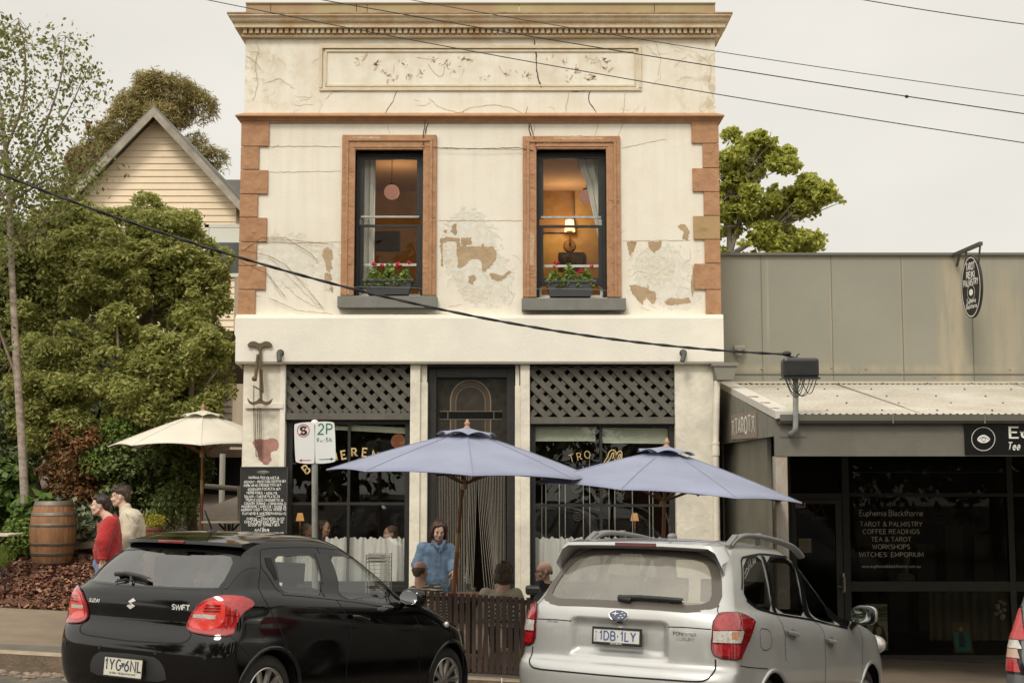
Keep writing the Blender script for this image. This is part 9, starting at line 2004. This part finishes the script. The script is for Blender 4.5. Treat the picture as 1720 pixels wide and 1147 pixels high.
def top_of(J,mat,par,name='top',g=1.0):
 rt,fd = J['rt'],J['fd']; segs = [(J['hc']+V3((0,0,-.15)),J['mid']+V3((0,0,-.03)),.068,.12)]
 for q,sg in ((0,-1),(1,1)): segs += [(J['sh'][q]-rt*sg*.02,J['el'][q],.080*g,.065*g),(J['el'][q],J['wr'][q]-fd*.04,.062*g,.045*g),(J['mid']+rt*sg*.07+V3((0,0,-.08)),J['pel']+rt*sg*.07+V3((0,0,.02)),.125*g,.135*g)]
 segs.append((J['mid']+V3((0,0,-.08)),J['pel']+V3((0,0,.02)),.13*g,.14*g)); return garment(name,mat,par,segs,.012,3)
def legs_of(J,par,mat): 
 segs = [(J['pel']-J['rt']*.06,J['pel']+J['rt']*.06,.13,.13)]
 for q in (0,1): segs += [(J['pel'],J['kn'][q],.10,.08),(J['kn'][q],J['ft'][q],.08,.06)]
 garment('trousers',mat,par,segs,.014,3)
m_str = bpy.data.materials.new('stripe_knit'); m_str.use_nodes = True; nt = m_str.node_tree; tc = nd(nt,'ShaderNodeTexCoord'); wv = nd(nt,'ShaderNodeTexWave',Scale=9.5); wv.bands_direction = 'Z'; wv.inputs['Distortion'].default_value = .8; nt.links.new(tc.outputs['Object'],wv.inputs['Vector']); rp = nd(nt,'ShaderNodeValToRGB'); rp.color_ramp.interpolation = 'CONSTANT'; rp.color_ramp.elements[0].color = (.03,.028,.03,1); rp.color_ramp.elements[1].position = .48; rp.color_ramp.elements[1].color = (.50,.44,.33,1); nt.links.new(wv.outputs[0],rp.inputs[0]); nt.links.new(rp.outputs[0],nt.nodes['Principled BSDF'].inputs['Base Color']); nt.nodes['Principled BSDF'].inputs['Roughness'].default_value = .9
sk_b = skin('tan',(.52,.32,.235))
R,T,F,J = seated('balding man in a striped top seated with his back to the street',15.65,706.5,959,(.55,.8,-.08),sk_b,.98,(694,734),996); top_of(J,m_str,R,'striped_top',1.08); legs_of(J,R,MATS['trousers_dark'])
hr = MB()
for q in (-1,1): hr.ell(T(q*.062,-.035,.012),(.020,.052,.034),14,10,F)
hr.ell(T(0,-.062,.008),(.073,.052,.052),16,12,F); hr.ell(T(0,-.066,-.035),(.056,.034,.030),12,8,F); fuse(hr,'hair',M('hair_stubble',(.10,.068,.050),.8,var=.4,vs=60),R,.007,1)
R,T,F,J = seated('woman with a brown bob and cream jumper seated with her back to the street',15.65,846.5,963,(.05,1,-.1),sk_b,.98,(822,862),998); top_of(J,fabric('jumper_oat',(.42,.385,.30),.1,12,.5,60),R,'jumper',1.03); legs_of(J,R,MATS['trousers_dark'])
hr = MB(); hr.ell(T(0,-.022,.030),(.094,.106,.092),22,14,F); hr.ell(T(0,-.045,-.040),(.104,.078,.095),20,12,F)
for q in (-1,1): hr.ell(T(q*.095,.0,-.055),(.032,.055,.065),12,10,F)
fuse(hr,'hair',M('hair_mouse',(.115,.075,.048),.5,col2=(.05,.03,.018),vs=45,vdet=3,bump=.5,bs=70,stretch=(1,1,.15)),R,.008,8); wisps(T,R,MATS['hair_mouse'],[p for p in SKULL if p[1] < .05],200,.15,2.2,4,.0028)
R,T,F,J = seated('older bald man in glasses and a black top seated beside the right window',16.5,913,960,(-1,-.22,-.05),skin('ruddy',(.55,.33,.25)),1.0,(905,945),994); top_of(J,fabric('top_black',(.010,.011,.016),.2,9,.3,20),R,'black_top',1.08); legs_of(J,R,MATS['trousers_dark'])
hr = MB()
for q in (-1,1): hr.ell(T(q*.068,-.040,.0),(.014,.045,.030),14,10,F)
hr.ell(T(0,-.095,-.005),(.055,.016,.036),14,10,F); fuse(hr,'hair',M('hair_greyish',(.20,.17,.145),.7,var=.3,vs=60),R,.007,1)
m = MB()
for q in (-1,1): m.tube([T(q*.032+.021*math.cos(t),.096,.004+.016*math.sin(t)) for t in np.linspace(0,2*PI,17)[:-1]],.0022,5,closed=True); m.tube([T(q*.053,.094,.010),T(q*.078,.03,.012),T(q*.080,-.01,.008)],.0022,5)
m.tube([T(-.011,.100,.006),T(.011,.100,.006)],.0022,5); o = m.build('spectacles',M('specs_brown',(.05,.025,.015),.3)); tag(o,'thin dark-rimmed glasses on the older bald man','glasses')
def inside(label,px,py,fdir,Y,skc,hairc,topc,s=.98,long=False):
 R,T,F,J = seated(label,Y,px,py,fdir,skin('in%d' % px,skc),s,(px-20,px+20),py+36,vox=.011); top_of(J,fabric('top_in%d' % px,topc),R,'shirt'); hr = MB(); hr.ell(T(0,-.028,.046),(.082,.092,.076),18,12,F); hr.ell(T(0,-.080,.0),(.066,.034,.065),14,10,F)
 if long:
  for q in (-1,1): capsule(hr,T(q*.075,-.01,.0),T(q*.075,-.03,-.15),.028,.03)
  capsule(hr,T(0,-.09,0),T(0,-.10,-.16),.06,.05)
 fuse(hr,'hair',M('hair_in%d' % px,hairc,.6,var=.4,vs=40),R,.010,1)
inside('grey-haired man in profile behind the left café window, left of the pole',517,893,(1,-.3,-.05),18.95,(.48,.22,.15),(.16,.14,.12),(.20,.05,.04))
inside('dark-haired woman in profile behind the left café window, right of the pole',544,887,(1,-.35,-.05),19.0,(.52,.27,.18),(.03,.018,.012),(.05,.04,.04),long=True)
inside('person with reddish hair near the right edge of the left café window',655,897,(-.9,-.4,-.1),19.0,(.45,.24,.17),(.10,.05,.03),(.10,.06,.05))
# ---------------------------------------------------------------- the other side of the street (seen only in reflections and from other places)
random.seed(3)
def far_tree(x,y,h,w,seed,label):
 g = Gh(max(-30,min(30,x)),y); root = thing('street_tree',label,'tree',(x,y,g),'trees across the street'); r = random.Random(seed)
 B = [(x+r.uniform(-.5,.5)*w,y+r.uniform(-.5,.5)*w,g+h*(.22+.66*q/10),w*r.uniform(.42,.6),w*r.uniform(.42,.6),h*r.uniform(.14,.2)) for q in range(11)]
 limbs('trunk',[(wander((x,y,g-.1),(x,y,g+h*.75),4,.2,seed),.28,.08)]+[(wander((x,y,g+h*.35),b[:3],3,.15,seed+j),.09,.03) for j,b in enumerate(B)],m_bark_d,root); crown('crown',B,6500,.26,L_pit2,root,seed,lump=.8,shell=.5,fill=.3)
for i,(x,y,h,w_) in enumerate(((-13,-15,13,5.5),(-6,-16,12,5.5),(1,-17,13.5,6),(19,-16,12,6),(28,-12,11,6),(-22,-13,12,6),(-34,-4,10,6),(36,-3,9,6),(9,-27,14,7),(16,-27,14,7))): far_tree(x,y,h,w_,50+i,'tall bushy street tree on the far side of the road')
hb = thing('brick_house','low orange brick house with tiled roof across the road','house',(9,-20,-.5)); m = MB(); m.box(5,14,-25,-18,-1.2,2.7); m.build('wall',M('brick_orange',(.36,.17,.09),.85,var=.3,vs=8),hb)
m = MB(); m.v = [(4.5,-17.5,2.7),(14.5,-17.5,2.7),(14.5,-25.5,2.7),(4.5,-25.5,2.7),(7,-21.5,4.9),(12,-21.5,4.9)]; m.f = [(0,1,5,4),(1,2,5),(2,3,4,5),(3,0,4),(3,2,1,0)]; m.build('roof',M('tile_brown',(.16,.10,.07),.8,var=.3,vs=6),hb)
m = MB()
for x_ in (6,9,12): m.box(x_,x_+1.6,-17.99,-17.94,.6,2.0)
m.build('window',M('pane_dark',(.07,.075,.08),.08),hb)
hb = thing('timber_shed','pale timber shed across the road','shed',(-18,-20,0)); m = MB(); m.box(-22,-15,-24,-19.5,-.5,3.2); m.build('wall',m_wb,hb); m = MB(); m.v = [(-22.4,-19,3.1),(-14.6,-19,3.1),(-14.6,-24.5,3.1),(-22.4,-24.5,3.1),(-22.4,-21.7,4.6),(-14.6,-21.7,4.6)]; m.f = [(0,1,5,4),(2,3,4,5),(1,2,5),(3,0,4),(3,2,1,0)]; m.build('roof',m_iron,hb)
V = []
for x in np.linspace(-40,40,21): V += [(x,-11.5,Gh(x,-11.5)+.006),(x,-30,Gh(x,-30)+.006)]
tag(mesh('verge',V,[(2*i+1,2*i+3,2*i+2,2*i) for i in range(20)],M('verge_grass',(.10,.12,.04),.95,var=.4,vs=2)),kind='structure')
# ---------------------------------------------------------------- light
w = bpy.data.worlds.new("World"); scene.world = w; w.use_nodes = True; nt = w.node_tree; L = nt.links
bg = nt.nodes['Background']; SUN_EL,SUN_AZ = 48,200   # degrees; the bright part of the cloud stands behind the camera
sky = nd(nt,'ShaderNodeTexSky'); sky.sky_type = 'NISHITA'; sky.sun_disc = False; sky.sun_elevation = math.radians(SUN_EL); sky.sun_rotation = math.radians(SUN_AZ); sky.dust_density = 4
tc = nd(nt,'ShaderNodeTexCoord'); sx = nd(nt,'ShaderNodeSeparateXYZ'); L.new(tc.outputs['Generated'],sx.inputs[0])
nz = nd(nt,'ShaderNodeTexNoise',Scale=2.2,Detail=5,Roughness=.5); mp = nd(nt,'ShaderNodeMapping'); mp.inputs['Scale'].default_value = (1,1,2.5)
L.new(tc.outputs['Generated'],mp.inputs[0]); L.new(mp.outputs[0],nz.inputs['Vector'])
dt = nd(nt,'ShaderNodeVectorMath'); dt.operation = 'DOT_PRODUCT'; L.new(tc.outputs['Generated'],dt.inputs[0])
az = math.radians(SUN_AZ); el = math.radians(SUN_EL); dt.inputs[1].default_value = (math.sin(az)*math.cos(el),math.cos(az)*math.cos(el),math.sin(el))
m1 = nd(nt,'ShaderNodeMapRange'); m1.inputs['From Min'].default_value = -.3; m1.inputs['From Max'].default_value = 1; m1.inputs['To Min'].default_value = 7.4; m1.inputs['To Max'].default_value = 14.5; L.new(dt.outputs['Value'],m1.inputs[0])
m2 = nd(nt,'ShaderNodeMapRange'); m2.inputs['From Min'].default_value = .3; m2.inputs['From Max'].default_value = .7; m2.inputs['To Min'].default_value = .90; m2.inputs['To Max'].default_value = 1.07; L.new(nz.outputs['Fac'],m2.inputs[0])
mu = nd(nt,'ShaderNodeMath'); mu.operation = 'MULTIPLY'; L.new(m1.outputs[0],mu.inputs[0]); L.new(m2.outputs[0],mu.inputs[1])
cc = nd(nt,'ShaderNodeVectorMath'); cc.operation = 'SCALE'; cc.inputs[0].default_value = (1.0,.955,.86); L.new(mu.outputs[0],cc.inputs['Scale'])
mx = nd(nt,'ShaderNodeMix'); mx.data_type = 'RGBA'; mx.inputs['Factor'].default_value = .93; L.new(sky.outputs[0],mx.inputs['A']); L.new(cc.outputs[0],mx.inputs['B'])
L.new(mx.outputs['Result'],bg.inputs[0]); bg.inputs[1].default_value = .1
sl = bpy.data.lights.new('sun','SUN'); sl.energy = 1.4; sl.angle = math.radians(14); sl.color = (1,.95,.86)
so = bpy.data.objects.new('sun',sl); COL.objects.link(so)
sd = Vector((math.sin(az)*math.cos(el),math.cos(az)*math.cos(el),math.sin(el))); so.rotation_euler = sd.to_track_quat('Z','Y').to_euler(); so.location = (0,-6,12)
vs_ = scene.view_settings; vs_.view_transform = 'Standard'; vs_.look = 'None'; vs_.exposure = .27; vs_.gamma = 1
cy = scene.cycles if hasattr(scene,'cycles') else None
scene.render.engine = 'CYCLES'
scene.cycles.max_bounces = 7; scene.cycles.diffuse_bounces = 3; scene.cycles.glossy_bounces = 4; scene.cycles.transparent_max_bounces = 16
scene.cycles.use_denoising = True; scene.cycles.sample_clamp_indirect = 4; scene.cycles.caustics_reflective = False; scene.cycles.caustics_refractive = False
try: scene.cycles.denoiser = 'OPENIMAGEDENOISE'; scene.cycles.use_adaptive_sampling = True; scene.cycles.adaptive_threshold = .01
except Exception: pass
